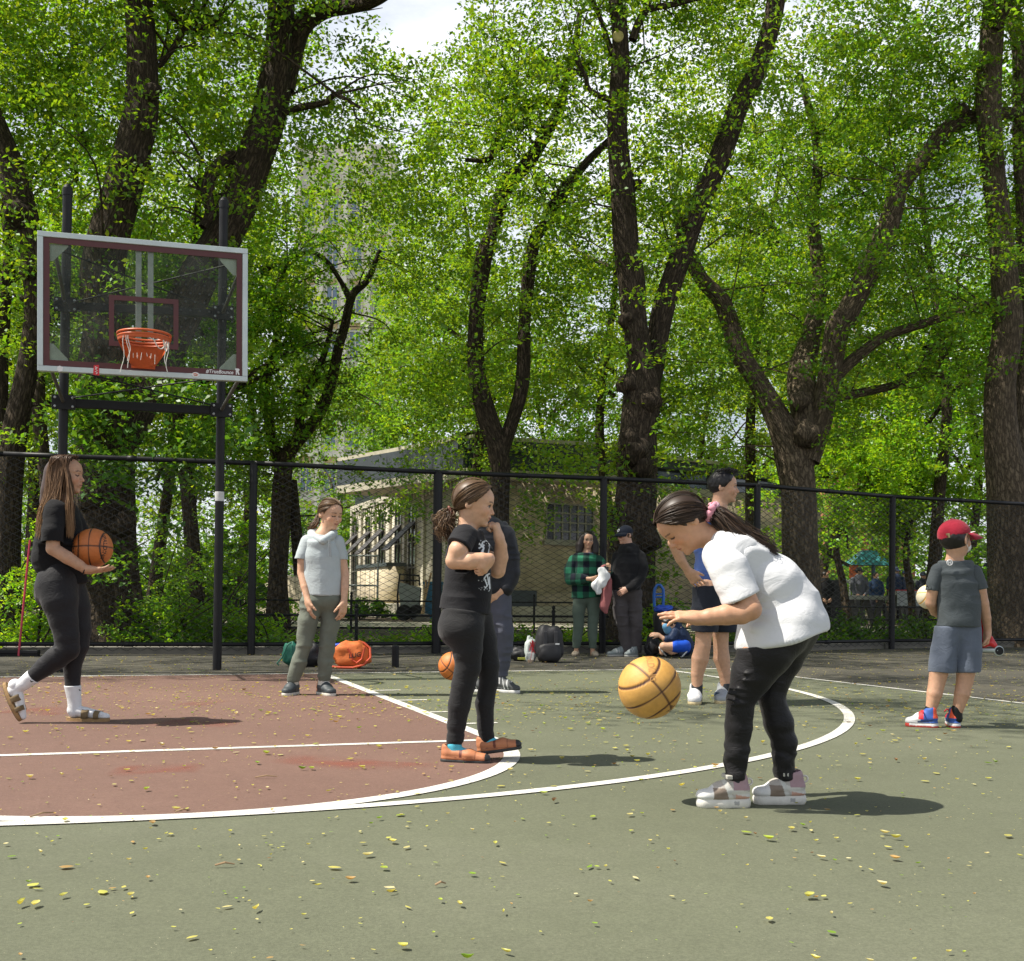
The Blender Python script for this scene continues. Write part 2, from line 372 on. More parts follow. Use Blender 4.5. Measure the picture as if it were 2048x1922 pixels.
def chain_panel(a, b, h0, h1, side=.088):
    ax = unit(b - a); L = np.linalg.norm(b - a); ay = np.cross(VZ, ax); nw = int(L / side); nz = int((h1 - h0) / (side / 2)); r = .0078
    vs, fs = [], []; base = 0; tri = np.array([[0, 1], [-.87, -.5], [.87, -.5]])
    iz = np.arange(nz + 1); 
    for k in range(nw + 1):
        s = side * (k + np.where((iz + k) % 2 == 0, -.5, .5))
        s = np.clip(s, 0, L); d = np.where(iz % 2 == 0, -.004, .004) + .012 * np.sin(k * .11) * np.sin(iz * .13)
        c = a + s[:, None] * ax + d[:, None] * ay + (h0 + iz * side / 2)[:, None] * VZ
        ring = (c[:, None, :] + r * (tri[:, 0][None, :, None] * ax * .9 + tri[:, 1][None, :, None] * ay)).reshape(-1, 3)
        vs.append(ring); i = np.arange(nz)[:, None] * 3; j = np.arange(3)[None, :]
        f = np.stack([i + j, i + (j + 1) % 3, i + 3 + (j + 1) % 3, i + 3 + j], -1).reshape(-1, 4) + base
        fs.append(f); base += len(ring)
    return np.vstack(vs), np.vstack(fs)
for i in range(len(FB) - 1):
    v, f = chain_panel(FB[i] + VZ * 0, FB[i + 1], .05, FH + .03)
    o = link('wire_mesh', np_mesh('wire_mesh', v, f), M_WIRE, fence)

# ------------------------------------------------------------------ low iron railings behind the fence
def railing(name, label, u0, w0, u1, w1, n, h=.62, rails=(.10, .55), group='low iron railings behind the fence'):
    a, b = GW(u0, w0), GW(u1, w1)
    t = thing(name, label, 'railing', a, group); ax = unit(b - a)
    for z in rails:
        m = MB(); m.tube(np.linspace(a + VZ * z, b + VZ * z, 8), .018, 8); m.build('rail', M_BLK, t)
    for i in range(n + 1):
        p = a + (b - a) * i / n; m = MB(); m.cyl(p - VZ * .05, p + VZ * h, .026, n=10)
        m.lathe(p + VZ * h, [(.034, 0), (.034, .03), (.018, .045), (.03, .075), (.026, .10), (.006, .115)], 10)
        m.build('post', M_BLK, t)
railing('low_railing', 'low black iron railing with ball-topped posts along the near edge of the path', 300, 23.5, 1560, 27.5, 7, .74, (.08, .66))
railing('low_railing', 'low black iron railing edging the planting right behind the tall fence', 500, 16.9, 1290, 18.6, 4, .56, (.06, .50))
railing('low_railing', 'low black three-rail iron railing in front of the far tables on the right', 1560, 23.0, 2300, 27.0, 4, .70, (.10, .40, .66))
railing('low_railing', 'low black iron railing far left beside the lamp post', 120, 27.0, 480, 25.0, 3, .74, (.08, .66))
# ------------------------------------------------------------------ basketball stand
M_ALU = mat("brushed_aluminium", (.50, .56, .55), .45, .10, 6, .1, 200, metal=.35)
M_MAROON = mat("maroon_band", (.085, .018, .018), .5, .15, 20)
M_RIM = mat("orange_rim_paint", (.52, .095, .022), .42, .18, 18, .1, 100)
M_NET = mat("white_cord", (.62, .60, .54), .85, .15, 80)
M_WHITE = mat("white_print", (.75, .75, .74), .6, .05, 30)
M_REDST = mat("red_sticker", (.62, .03, .04), .5, .05, 30)
m, nt, b, out = new_mat("scratched_clear_panel")     # clear board, slightly hazy with scuffs
gl = nt.nodes.new('ShaderNodeBsdfTransparent'); gl.inputs[0].default_value = (.80, .84, .80, 1)
mx = nt.nodes.new('ShaderNodeMixShader'); tc = nt.nodes.new('ShaderNodeTexCoord'); n = nt.nodes.new('ShaderNodeTexNoise'); n.inputs['Scale'].default_value = 3; n.inputs['Detail'].default_value = 8; n.inputs['Roughness'].default_value = .75
lnk(nt, tc.outputs['Object'], n.inputs['Vector']); mr = nt.nodes.new('ShaderNodeMapRange'); lnk(nt, n.outputs[0], mr.inputs[0])
for i, q in enumerate((.35, .78, .03, .22)): mr.inputs[i + 1].default_value = q
lnk(nt, mr.outputs[0], mx.inputs[0]); lnk(nt, gl.outputs[0], mx.inputs[1]); lnk(nt, b.outputs[0], mx.inputs[2]); lnk(nt, mx.outputs[0], out.inputs['Surface'])
b.inputs['Base Color'].default_value = (.16, .165, .14, 1); b.inputs['Roughness'].default_value = .35
M_CLEAR = m
m, nt, b, out = new_mat("corner_plate"); b.inputs['Base Color'].default_value = (.75, .76, .72, 1); b.inputs['Roughness'].default_value = .6
M_CORNER = m
# frame of the board: fitted plane through its four corners
TL, TR_, BR, BL = (79.3, 463.3), (499.2, 497.8), (491.0, 764.5), (70.2, 739.9)
bw = [10.61, 11.19, 11.19, 10.61]
WL = 10.63; WR = 11.22
c_tl, c_tr, c_br, c_bl = P(*TL, WL), P(*TR_, WR), P(*BR, WR), P(*BL, WL)
BO = (c_tl + c_tr + c_br + c_bl) / 4
BX = unit((c_tr - c_tl) + (c_br - c_bl)); BZ = unit((c_tl - c_bl) + (c_tr - c_br)); BZ = unit(BZ - BX * (BZ @ BX)); BYn = np.cross(BZ, BX)   # BYn points away from the court
BWd = (np.linalg.norm(c_tr - c_tl) + np.linalg.norm(c_br - c_bl)) / 4; BHt = (np.linalg.norm(c_tl - c_bl) + np.linalg.norm(c_tr - c_br)) / 4
print('board half size', BWd, BHt, 'centre', BO, 'axis', BX, BZ)
pbR = GW(434, 12.29); pbL = pbR - np.array([1.56, -.02, 0]); 
pbL = GW(117, 11.72)
hoop = thing('basketball_hoop', 'basketball backboard of clear perforated panel with orange rim on two black posts', 'basketball hoop', (pbL + pbR) / 2)
def brd(x, z, y=0.0): return BO + BX * x + BZ * z + BYn * y
fr = MB()
t_ = .05
for (x0, x1, z0, z1) in ((-BWd, BWd, BHt - t_, BHt), (-BWd, BWd, -BHt, -BHt + t_), (-BWd, -BWd + t_, -BHt + t_, BHt - t_), (BWd - t_, BWd, -BHt + t_, BHt - t_)):
    fr.obox(BO, BX, BYn, BZ, (x0, -.02, z0), (x1, .055, z1), .004)
board = fr.build('backboard', M_ALU, hoop)
pn = MB(); pn.obox(BO, BX, BYn, BZ, (-BWd + t_, 0, -BHt + t_), (BWd - t_, .010, BHt - t_)); panel = pn.build('clear_panel', M_CLEAR, board)
bd = MB(); a_ = BWd - t_ - .002; c_ = BHt - t_ - .002; e_ = .055
for (x0, x1, z0, z1) in ((-a_, a_, c_ - e_, c_), (-a_, a_, -c_, -c_ + e_), (-a_, -a_ + e_, -c_ + e_, c_ - e_), (a_ - e_, a_, -c_ + e_, c_ - e_)):
    bd.obox(BO, BX, BYn, BZ, (x0, -.007, z0), (x1, -.003, z1))
sq = []   # target square from the photograph's own corners
sx0, sx1, sz0, sz1 = -.305, .305, -.385, .055
def toboard(u, v):
    d = FWD + (u - CX) / FPX * RGT - (v - CY) / FPX * UPV; t = ((BO - CAM) @ BYn) / (d @ BYn); q = CAM + t * d - BO
    return q @ BX, q @ BZ
cs_ = [toboard(*q) for q in ((219.1, 589.5), (358.2, 599.6), (355.7, 699.9), (216.4, 691.1))]
sx0 = (cs_[0][0] + cs_[3][0]) / 2; sx1 = (cs_[1][0] + cs_[2][0]) / 2; sz1 = (cs_[0][1] + cs_[1][1]) / 2; sz0 = (cs_[2][1] + cs_[3][1]) / 2; e_ = .047
for (x0, x1, z0, z1) in ((sx0, sx1, sz1 - e_, sz1), (sx0, sx1, sz0, sz0 + e_), (sx0, sx0 + e_, sz0 + e_, sz1 - e_), (sx1 - e_, sx1, sz0 + e_, sz1 - e_)):
    bd.obox(BO, BX, BYn, BZ, (x0, -.007, z0), (x1, -.003, z1))
bd.build('painted_band', M_MAROON, board)
cr = MB(); g_ = BWd - t_ - .057; h_ = BHt - t_ - .057; l_ = .165
for sx in (-1, 1):
    for sz in (-1, 1):
        cr = MB(); cr.prism([(sx * g_, sz * h_), (sx * (g_ - l_), sz * h_), (sx * (g_ - l_ * .95), sz * (h_ - .02)), (sx * (g_ - .03), sz * (h_ - l_ * .95)), (sx * g_, sz * (h_ - l_ * .95))][::(-1 if sx * sz > 0 else 1)], BO, BX, BZ, BYn, .012, .018)
        cr.build('corner_plate', M_CORNER, board)
# ventilation holes of the panel: rows of small rings
hl = MB()
for ix in range(-9, 10):
    for iz in range(-5, 6):
        x = ix * .088 + (.022 if iz % 2 else -.022); z = iz * .082 + .01
        if abs(x) > g_ - .02 or abs(z) > h_ - .02 or (sx0 - .02 < x < sx1 + .02 and sz0 - .02 < z < sz1 + .02 and False): continue
        if abs(x) > g_ - l_ and abs(z) > h_ - l_: continue
        if -.2 < x - (sx0 + sx1) / 2 < .2: continue
        hl.lathe(brd(x, z, -.006), [(.0085, 0), (.0115, .001), (.0115, .004), (.0085, .005)], 8, BX, BZ, BYn)
hl.build('vent_hole', mat("hole_edge", (.03, .035, .03), .6), panel)['kind'] = 'stuff'
# two pale channels behind the panel carrying the rim
M_CHAN = mat("galvanised_channel", (.60, .58, .60), .5, .1, 10, metal=.3)
for x in (-.075, .035):
    ch = MB(); xx = (sx0 + sx1) / 2 + x; ch.obox(BO, BX, BYn, BZ, (xx, .014, -BHt + .05), (xx + .052, .05, BHt - .06), .003)
    ch.build('rim_channel', M_CHAN, board)
# lettering and stickers
vt, ft = text_mesh('#TrueBounce', .050, True, .2)
x_, z_ = toboard(439, 744); lt = MB(); lt.add(np.array([brd(x_ + q[0] * .93, z_ + q[1], -.0085) for q in vt]), [f[::1] for f in ft])
x2, z2 = toboard(474.5, 743.5)
lt.prism([(-.022, .030), (.012, .030), (.022, .018), (.012, .004), (.022, -.03), (.008, -.03), (-.002, -.004), (-.006, -.004), (-.004, -.03), (-.014, -.03), (-.014, .012), (-.022, .018)][::-1], brd(x2, z2, 0), BX, BZ, BYn, -.0105, -.0085)
lt.build('lettering', M_WHITE, board)
st = MB(); x_, z_ = toboard(193, 741); st.prism([(-.024, .045), (.022, .05), (.026, -.05), (-.03, -.045)][::-1], brd(x_, z_, 0), BX, BZ, BYn, -.0235, -.0212)
stk = st.build('sticker', M_REDST, board); s2 = MB()
zz = [(-.012, .030), (.008, .022), (-.010, .008), (.010, -.004), (-.010, -.014), (.010, -.026), (-.004, -.036)]
s2.tube([brd(x_ + q[0], z_ + q[1], -.0245) for q in zz], .0045, 6); s2.build('mark', M_WHITE, stk)
s3 = MB(); x_, z_ = toboard(391, 750); t = np.linspace(0, 2 * np.pi, 20, endpoint=False); s3.prism(np.stack([.036 * np.cos(t), .024 * np.sin(t)], 1)[::-1], brd(x_, z_, 0), BX, BZ, BYn, -.0235, -.0212)
stk = s3.build('sticker', M_WHITE, board); s4 = MB()
s4.tube([brd(x_ - .02, z_ + .006, -.0245), brd(x_ - .004, z_ + .01, -.0245), brd(x_ + .018, z_ + .002, -.0245)], .004, 6); s4.tube([brd(x_ - .016, z_ - .006, -.0245), brd(x_ + .016, z_ - .008, -.0245)], .004, 6); s4.build('mark', M_RIM, stk)
s5 = MB(); x_, z_ = toboard(121, 738); s5.prism([(-.026, .018), (-.006, .028), (.024, .014), (.018, -.022), (-.012, -.03), (-.03, -.012)][::-1], brd(x_, z_, 0), BX, BZ, BYn, -.0235, -.0212); s5.build('sticker', M_WHITE, board)
# rim with its ring pair, skirt and torn net
rc = np.array([P(288.6, 676, 10.35)[0], P(288.6, 676, 10.35)[1], P(288.6, 676, 10.35)[2]])
fr_b = brd(*toboard(288, 690), -.02); rimY = unit(np.array([BYn[0], BYn[1], 0])); rimX = np.cross(rimY, VZ)
RR = .236
rc = fr_b - rimY * (RR + .15); rc[2] = P(288.6, 670, depth(rc))[2]
sh = ((P(288.6, 670, depth(rc)) - rc) @ rimX); rc = rc + rimX * sh
rm = MB(); t = np.linspace(0, 2 * np.pi, 49)
for dz, rr, tr in ((0, RR, .011), (-.030, RR - .004, .011), (-.06, RR - .012, .008)):
    rm.tube([rc + VZ * dz + rr * (math.cos(q) * rimX + math.sin(q) * rimY) for q in t], tr, 10, cap=False, closed=True)
n_ = 48
band = []
for z, rr in ((-.026, RR + .004), (-.064, RR - .004)):
    band.append(np.array([rc + VZ * z + rr * (math.cos(q) * rimX + math.sin(q) * rimY) for q in t[:-1]]))
rm.add(np.vstack(band), [(i, (i + 1) % n_, n_ + (i + 1) % n_, n_ + i) for i in range(n_)])
rim = rm.build('rim', M_RIM, hoop, smooth=True)
sk = MB()   # brace skirt under the rim, tapering back to the board
A_ = [rc + VZ * -.055 + RR * (math.cos(q) * rimX + math.sin(q) * rimY) for q in np.linspace(np.pi, 0, 17)]
B_ = [rc + rimX * (-.46 + .92 * i / 16) * RR + rimY * (RR + .10 + .03 * math.sin(np.pi * i / 16)) - VZ * (.235 - .012 * abs(i - 8) / 8) for i in range(17)]
rows = [np.array([a * (1 - f) + b * f - VZ * .015 * math.sin(np.pi * f) for a, b in zip(A_, B_)]) for f in np.linspace(0, 1, 6)]
sk.add(np.vstack(rows), [(i * 17 + j, i * 17 + j + 1, (i + 1) * 17 + j + 1, (i + 1) * 17 + j) for i in range(5) for j in range(16)])
sk.obox(rc + rimY * .40, rimX, rimY, VZ, (-.11, -.02, -.24), (.11, .0, -.03), .003)
for x in (-.055, .055): sk.lathe(rc + rimX * x + rimY * .01 - VZ * .205, [(.012, 0), (.012, -.012), (.006, -.016)], 8, rimX, VZ, rimY)
sko = sk.build('rim_brace', M_RIM, rim)
md = sko.modifiers.new('thick', 'SOLIDIFY'); md.thickness = .004
nt_ = MB()
def onrim(a, dz=-.045, rr=RR - .01): return rc + VZ * dz + rr * (math.cos(a) * rimX + math.sin(a) * rimY)
rr_ = random.Random(3)
for (a0, a1, sag) in ((-2.2, -1.2, .02), (-1.5, -.9, .05), (-1.9, -1.0, -.01), (-1.3, -.5, .12), (-.8, -.35, .13), (-.6, -.25, .10)):
    pts = [onrim(a0 + (a1 - a0) * s) - VZ * (sag * 4 * s * (1 - s)) + VZ * .012 for s in np.linspace(0, 1, 9)]
    nt_.tube(pts, .005, 6)
for a, L, sx in ((-.45, .30, .0), (-.75, .26, .03), (-2.45, .34, -.02), (-2.3, .30, .02), (-2.2, .24, .0)):
    p0 = onrim(a); nt_.tube([p0 + VZ * (-L * s) + rimX * (sx * s + .012 * math.sin(7 * s + a)) for s in np.linspace(0, 1, 8)], .0038, 6)
for k in range(6):
    a = -2.4 + k * .33; p0 = onrim(a, -.19, RR * .55); nt_.tube([p0, p0 - VZ * rr_.uniform(.03, .09) + rimX * rr_.uniform(-.01, .01)], .0025, 5)
nt_.build('net', M_NET, rim)
# posts
for nm, base, (ut, vt_) in (('post', pbL, (135.5, 372)), ('post', pbR, (448, 398))):
    w = depth(base); top = P(ut, vt_, w); mb = MB()
    r = .047; a = unit(top - base)
    mb.tube([base - VZ * .05, base + (top - base) * .5, top - a * .05], r, 24, cap=True)
    x_ = unit(np.cross(a, [0, 1, 0])); y_ = np.cross(a, x_)
    mb.lathe(top - a * .10, [(r + .005, 0), (r + .005, .045), (r + .003, .075), (r * .8, .10), (r * .4, .118), (.004, .123)], 24, x_, y_, a)
    po = mb.build(nm, M_BLK, hoop, smooth=False)
    if base is pbR:
        s = MB(); q = P(435, 993, w); d = base + a * ((q - base) @ a)
        s.lathe(d - a * .05, [(r + .0015, 0), (r + .002, .001), (r + .002, .10), (r + .0015, .101)], 24, x_, y_, a); s.build('pasted_label', mat("weathered_paper", (.55, .55, .54), .8, .2, 15), po)
def post_at(base, ut, vt_, v):
    w = depth(base); top = P(ut, vt_, w); a = unit(top - base); q = P((ut), v, w); return base + (top - base) * ((q[2] - base[2]) / (top[2] - base[2]))
pL = lambda v: post_at(pbL, 135.5, 372, v); pR = lambda v: post_at(pbR, 448, 398, v)
arm = MB()
def bar(mb, a, b, r, n=10): mb.tube([a, b], r, n)
lo, hi = pL(806), pR(822)
ax = unit(hi - lo); fwd_ = -rimY
arm.obox(lo, ax, np.cross(VZ, ax), VZ, (.03, -.035, -.045), (np.linalg.norm(hi - lo) - .03, .035, .045), .004)
arm.build('crossbeam', M_BLK, hoop)
arm = MB(); lo2, hi2 = pL(612), pR(628)
arm.obox(lo2, unit(hi2 - lo2), np.cross(VZ, ax), VZ, (.03, -.035, -.04), (np.linalg.norm(hi2 - lo2) - .03, .035, .04), .004)
arm.build('crossbeam', M_BLK, hoop)
M_STRUT = mat("weathered_strut", (.10, .095, .085), .5, .2, 15, metal=.2)
for (p, q) in ((lo, brd(-BWd * .88, -BHt + .03, .03)), (hi, brd(BWd * .92, -BHt + .03, .03)), (lo2, brd(-BWd * .84, BHt - .17, .03)), (hi2, brd(BWd * .93, BHt - .2, .03))):
    m1 = MB(); bar(m1, p, q, .019); m1.build('strut', M_STRUT, hoop)
for p in (lo, hi, lo2, hi2):
    m1 = MB(); m1.obox(p, ax, np.cross(VZ, ax), VZ, (-.115, -.068, -.075), (.115, -.052, .075), .003)
    bo = m1.build('clamp_plate', M_BLK, hoop)
    for sx in (-.085, .085):
        for sz in (-.045, .045):
          m2 = MB(); m2.lathe(p + ax * sx - np.cross(VZ, ax) * .068 + VZ * sz, [(.013, 0), (.013, -.012), (.006, -.014)], 8, ax, VZ, np.cross(VZ, ax))
          m2.build('bolt', mat("bolt_steel", (.35, .36, .36), .4, metal=.8) if 'bolt_steel' not in bpy.data.materials else bpy.data.materials['bolt_steel'], bo)
for p, q in ((brd(-BWd * .82, BHt - .15, .035), hi2 + VZ * .02), (brd(BWd * .84, BHt - .15, .035), lo2 + VZ * .02), (lo + VZ * .04, brd(BWd * .55, -BHt, .03)), (hi + VZ * .04, brd(-BWd * .55, -BHt, .03))):
    rd = MB(); bar(rd, p, q, .008); rd.build('brace_rod', M_BLK, hoop)
# ------------------------------------------------------------------ bark and leaves
def bark_mat(name, c0, c1):
    m, nt, b, out = new_mat(name)
    uv = nt.nodes.new('ShaderNodeUVMap'); uv.uv_map = 'UVMap'
    mp = nt.nodes.new('ShaderNodeMapping'); mp.inputs['Scale'].default_value = (19, 3.6, 1); lnk(nt, uv.outputs[0], mp.inputs[0])
    wr = nt.nodes.new('ShaderNodeTexNoise'); wr.inputs['Scale'].default_value = 2.0; wr.inputs['Detail'].default_value = 3; lnk(nt, mp.outputs[0], wr.inputs['Vector'])
    ad = nt.nodes.new('ShaderNodeVectorMath'); ad.operation = 'MULTIPLY_ADD'; lnk(nt, wr.outputs['Color'], ad.inputs[0]); ad.inputs[1].default_value = (1.4, 1.4, 0); lnk(nt, mp.outputs[0], ad.inputs[2])
    vo = nt.nodes.new('ShaderNodeTexVoronoi'); vo.feature = 'DISTANCE_TO_EDGE'; vo.inputs['Scale'].default_value = 1.25; lnk(nt, ad.outputs[0], vo.inputs['Vector'])
    n2 = nt.nodes.new('ShaderNodeTexNoise'); n2.inputs['Scale'].default_value = 9; n2.inputs['Detail'].default_value = 5; lnk(nt, ad.outputs[0], n2.inputs['Vector'])
    mr = nt.nodes.new('ShaderNodeMapRange'); mr.inputs[1].default_value = .0; mr.inputs[2].default_value = .32; lnk(nt, vo.outputs['Distance'], mr.inputs[0])
    mu = nt.nodes.new('ShaderNodeMath'); mu.operation = 'MULTIPLY'; lnk(nt, mr.outputs[0], mu.inputs[0])
    m3 = nt.nodes.new('ShaderNodeMapRange'); m3.inputs[1].default_value = .25; m3.inputs[2].default_value = .75; m3.inputs[3].default_value = .45; lnk(nt, n2.outputs[0], m3.inputs[0]); lnk(nt, m3.outputs[0], mu.inputs[1])
    mix = nt.nodes.new('ShaderNodeMix'); mix.data_type = 'RGBA'; mix.inputs['A'].default_value = (*c0, 1); mix.inputs['B'].default_value = (*c1, 1); lnk(nt, mu.outputs[0], mix.inputs['Factor'])
    lnk(nt, mix.outputs['Result'], b.inputs['Base Color']); b.inputs['Roughness'].default_value = .9; b.inputs['Specular IOR Level'].default_value = .2
    bp = nt.nodes.new('ShaderNodeBump'); bp.inputs['Strength'].default_value = 1.0; bp.inputs['Distance'].default_value = .035; lnk(nt, mu.outputs[0], bp.inputs['Height']); lnk(nt, bp.outputs[0], b.inputs['Normal'])
    return m
M_BARK = bark_mat("dark_furrowed_bark", (.024, .018, .012), (.165, .125, .085))
M_BARK2 = bark_mat("grey_brown_bark", (.055, .042, .028), (.30, .235, .155))
def leaf_mat(name, trans=.5):
    m, nt, b, out = new_mat(name)
    at = nt.nodes.new('ShaderNodeAttribute'); at.attribute_name = 'Col'
    lnk(nt, at.outputs['Color'], b.inputs['Base Color']); b.inputs['Roughness'].default_value = .42; b.inputs['Specular IOR Level'].default_value = .45
    tr = nt.nodes.new('ShaderNodeBsdfTranslucent'); sc = nt.nodes.new('ShaderNodeVectorMath'); sc.operation = 'MULTIPLY'; lnk(nt, at.outputs['Color'], sc.inputs[0]); sc.inputs[1].default_value = (2.2, 1.75, .5)
    lnk(nt, sc.outputs[0], tr.inputs[0]); mx = nt.nodes.new('ShaderNodeMixShader'); mx.inputs[0].default_value = trans
    lnk(nt, b.outputs[0], mx.inputs[1]); lnk(nt, tr.outputs[0], mx.inputs[2]); lnk(nt, mx.outputs[0], out.inputs['Surface'])
    return m
M_LEAF = leaf_mat("elm_leaf")
def leaf_cols(n, r, base=(.095, .155, .020), var=.30):
    c = np.array(base) * (1 + var * r.normal(0, 1, (n, 1)).clip(-2, 2) * .5)
    c[:, 0] *= 1 + .16 * r.normal(0, 1, n).clip(-1.5, 2); c = c * np.array([1.36, 1.66, 1.1])
    return c.clip(.008, .5)
def leaves(name, cen, size, r, parent=None, base=(.095, .155, .020), m=None, droop=.35, ccol=None, asp=.55):
    """one leaf (folded blade of four corners) at every row of cen"""
    n = len(cen); size = np.broadcast_to(size, (n,)) * r.uniform(.7, 1.25, n)
    d = r.normal(0, 1, (n, 3)); d[:, 2] = d[:, 2] * .6 - droop; d /= np.linalg.norm(d, axis=1)[:, None]
    up = r.normal(0, .55, (n, 3)); up[:, 2] += .9
    s = np.cross(d, up); s /= np.linalg.norm(s, axis=1)[:, None] + 1e-9; nn = np.cross(s, d)
    L = size[:, None]
    v = np.stack([cen - d * L * .5, cen + s * L * asp * .5 + nn * L * .10 - d * L * .06, cen + d * L * .5, cen - s * L * asp * .5 + nn * L * .10 - d * L * .06], 1).reshape(-1, 3)
    f = np.arange(4 * n).reshape(n, 4)
    c = leaf_cols(n, r, base)
    if ccol is not None: c = c * ccol[:, None] if ccol.ndim == 1 else c * ccol
    me = np_mesh(name, v, f, 4, np.repeat(c, 4, 0))
    return link(name, me, m or M_LEAF, parent)
class Limbs:
    """tapering limbs swept along curves, with bark coordinates; all of one tree's wood in one mesh"""
    def __init__(s): s.v = []; s.f = []; s.uv = []; s.n = 0; s.paths = []
    def add(s, pts, rad, n=18, rough=.10, seed=0, per=7, record=True):
        q = crom(np.column_stack([pts, rad]), per); p, rr = q[:, :3], q[:, 3].clip(.004)
        m = len(p); T = np.gradient(p, axis=0); T /= np.linalg.norm(T, axis=1)[:, None] + 1e-9
        N = unit(np.cross(T[0], [0.3, .9, .1])); th = np.linspace(0, 2 * np.pi, n + 1); L = np.concatenate([[0], np.cumsum(np.linalg.norm(np.diff(p, axis=0), axis=1))])
        vs, uv = [], []
        for i in range(m):
            N = unit(N - T[i] * (N @ T[i])); B = np.cross(T[i], N)
            c = np.stack([np.cos(th), np.sin(th)], 1); c[-1] = c[0]
            k = np.stack([c[:, 0] * 1.4 + seed * 3.1, c[:, 1] * 1.4, np.full(n + 1, L[i] / (rr.max() * 5 + .05))], 1)
            rad_ = rr[i] * (1 + rough * vnoise(k, seed) + rough * .8 * vnoise(k * [3.2, 3.2, 1.0], seed + 5))
            vs.append(p[i] + rad_[:, None] * (c[:, :1] * N + c[:, 1:] * B)); uv.append(np.stack([th / (2 * np.pi) * max(1, round(2 * np.pi * rr[i] * 1.0 / .25)) * .25 if False else th * rr[max(0, m // 2)], np.full(n + 1, L[i])], 1))
        b = s.n; k = n + 1
        s.f += [(b + i * k + j, b + i * k + j + 1, b + (i + 1) * k + j + 1, b + (i + 1) * k + j) for i in range(m - 1) for j in range(n)]
        s.v.append(np.vstack(vs)); s.uv.append(np.vstack(uv)); s.n += m * k
        if record: s.paths.append((p, rr))
        return p, rr
    def knot(s, p, r, seed=0):
        th = np.linspace(0, np.pi, 7); ph = np.linspace(0, 2 * np.pi, 13); vs = []; uv = []
        for a in th:
            for q in ph:
                d = np.array([math.sin(a) * math.cos(q), math.sin(a) * math.sin(q), math.cos(a)])
                vs.append(np.asarray(p) + d * r * (1 + .35 * vnoise((d * 2.2 + seed)[None], seed)[0])); uv.append((q * r, a * r))
        b = s.n; s.f += [(b + i * 13 + j, b + i * 13 + j + 1, b + (i + 1) * 13 + j + 1, b + (i + 1) * 13 + j) for i in range(6) for j in range(12)]
        s.v.append(np.array(vs)); s.uv.append(np.array(uv)); s.n += len(vs)
    def build(s, name, m, parent):
        me = np_mesh(name, np.vstack(s.v), np.array(s.f), 4, None, True, np.vstack(s.uv))
        return link(name, me, m, parent)
def twigs(lb, r, n, base, spread, length, rad=.02, up=.2, toward=None):
    """thin side branches from points along recorded limbs; returns their tips and mid points"""
    out = []; paths = list(lb.paths)
    for _ in range(n):
        p, rr = paths[r.integers(len(paths))]; i = r.integers(int(len(p) * .25), len(p)); d = r.normal(0, 1, 3); d[2] = abs(d[2]) * .5 + up
        if toward is not None: d += toward
        d = unit(d); L = length * r.uniform(.5, 1.3); a = p[i]; b = a + d * L * .5 + r.normal(0, .12, 3) * L; c = b + unit(d + r.normal(0, .5, 3) + [0, 0, -.25]) * L * .5
        lb.add([a, b, c], [min(rad, rr[i] * .6), rad * .6, rad * .25], n=6, rough=.05, per=4, record=False); out += [b, (b + c) / 2, c]
    return np.array(out)
# gaps in the canopy where the sky and the far building show through
def in_gap(c, r):
    uv = proj(c); u, v = uv[:, 0], uv[:, 1]; g = np.zeros(len(c), bool)
    j = r.normal(0, 22, (len(c), 2)); u = u + j[:, 0]; v = v + j[:, 1]
    g |= (u > 735 - (v < 40) * 70) & (u < 880) & (v < 90 + 25 * np.sin(u / 25)) & (v < 150)
    g |= (u > 612) & (u < 765) & (v > 470) & (v < 740) & (r.random(len(c)) < .90)
    g |= (u > 585) & (u < 725) & (v > 880) & (v < 1030) & (r.random(len(c)) < .9)
    for (gu, gv, gw, gh, q) in ((1592, 150, 28, 45, .8), (1570, 60, 14, 30, .6), (1530, 360, 30, 50, .55), (1180, 655, 25, 30, .6), (1990, 350, 30, 70, .5), (1770, 880, 40, 30, .7), (360, 110, 50, 40, .45), (20, 250, 26, 40, .5), (790, 260, 40, 45, .55), (1085, 470, 22, 26, .6), (640, 60, 40, 25, .6), (1885, 420, 22, 40, .5), (1890, 640, 25, 25, .6), (700, 285, 25, 30, .5), (1385, 80, 18, 30, .5), (560, 770, 25, 18, .4)):
        g |= (((u - gu) / gw) ** 2 + ((v - gv) / gh) ** 2 < 1) & (r.random(len(c)) < q)
    return g
def clumps(cen, per, rad, r, flat=.6):
    """leaf positions in sprays round clump centres"""
    n = len(cen); k = np.repeat(np.arange(n), per)
    d = r.normal(0, 1, (len(k), 3)); d /= np.linalg.norm(d, axis=1)[:, None]; d *= r.random((len(k), 1)) ** .45
    d[:, 2] *= flat; rr = np.broadcast_to(rad, (n,))[k][:, None]
    ax = r.normal(0, 1, (n, 3)); ax[:, 2] *= .4; ax /= np.linalg.norm(ax, axis=1)[:, None]
    along = (d * ax[k]).sum(1)[:, None] * ax[k]
    p = cen[k] + rr * (d * .75 + along * .9); p[:, 2] -= rr[:, 0] * .25 * (d[:, 0] ** 2 + d[:, 1] ** 2)
    return p, k

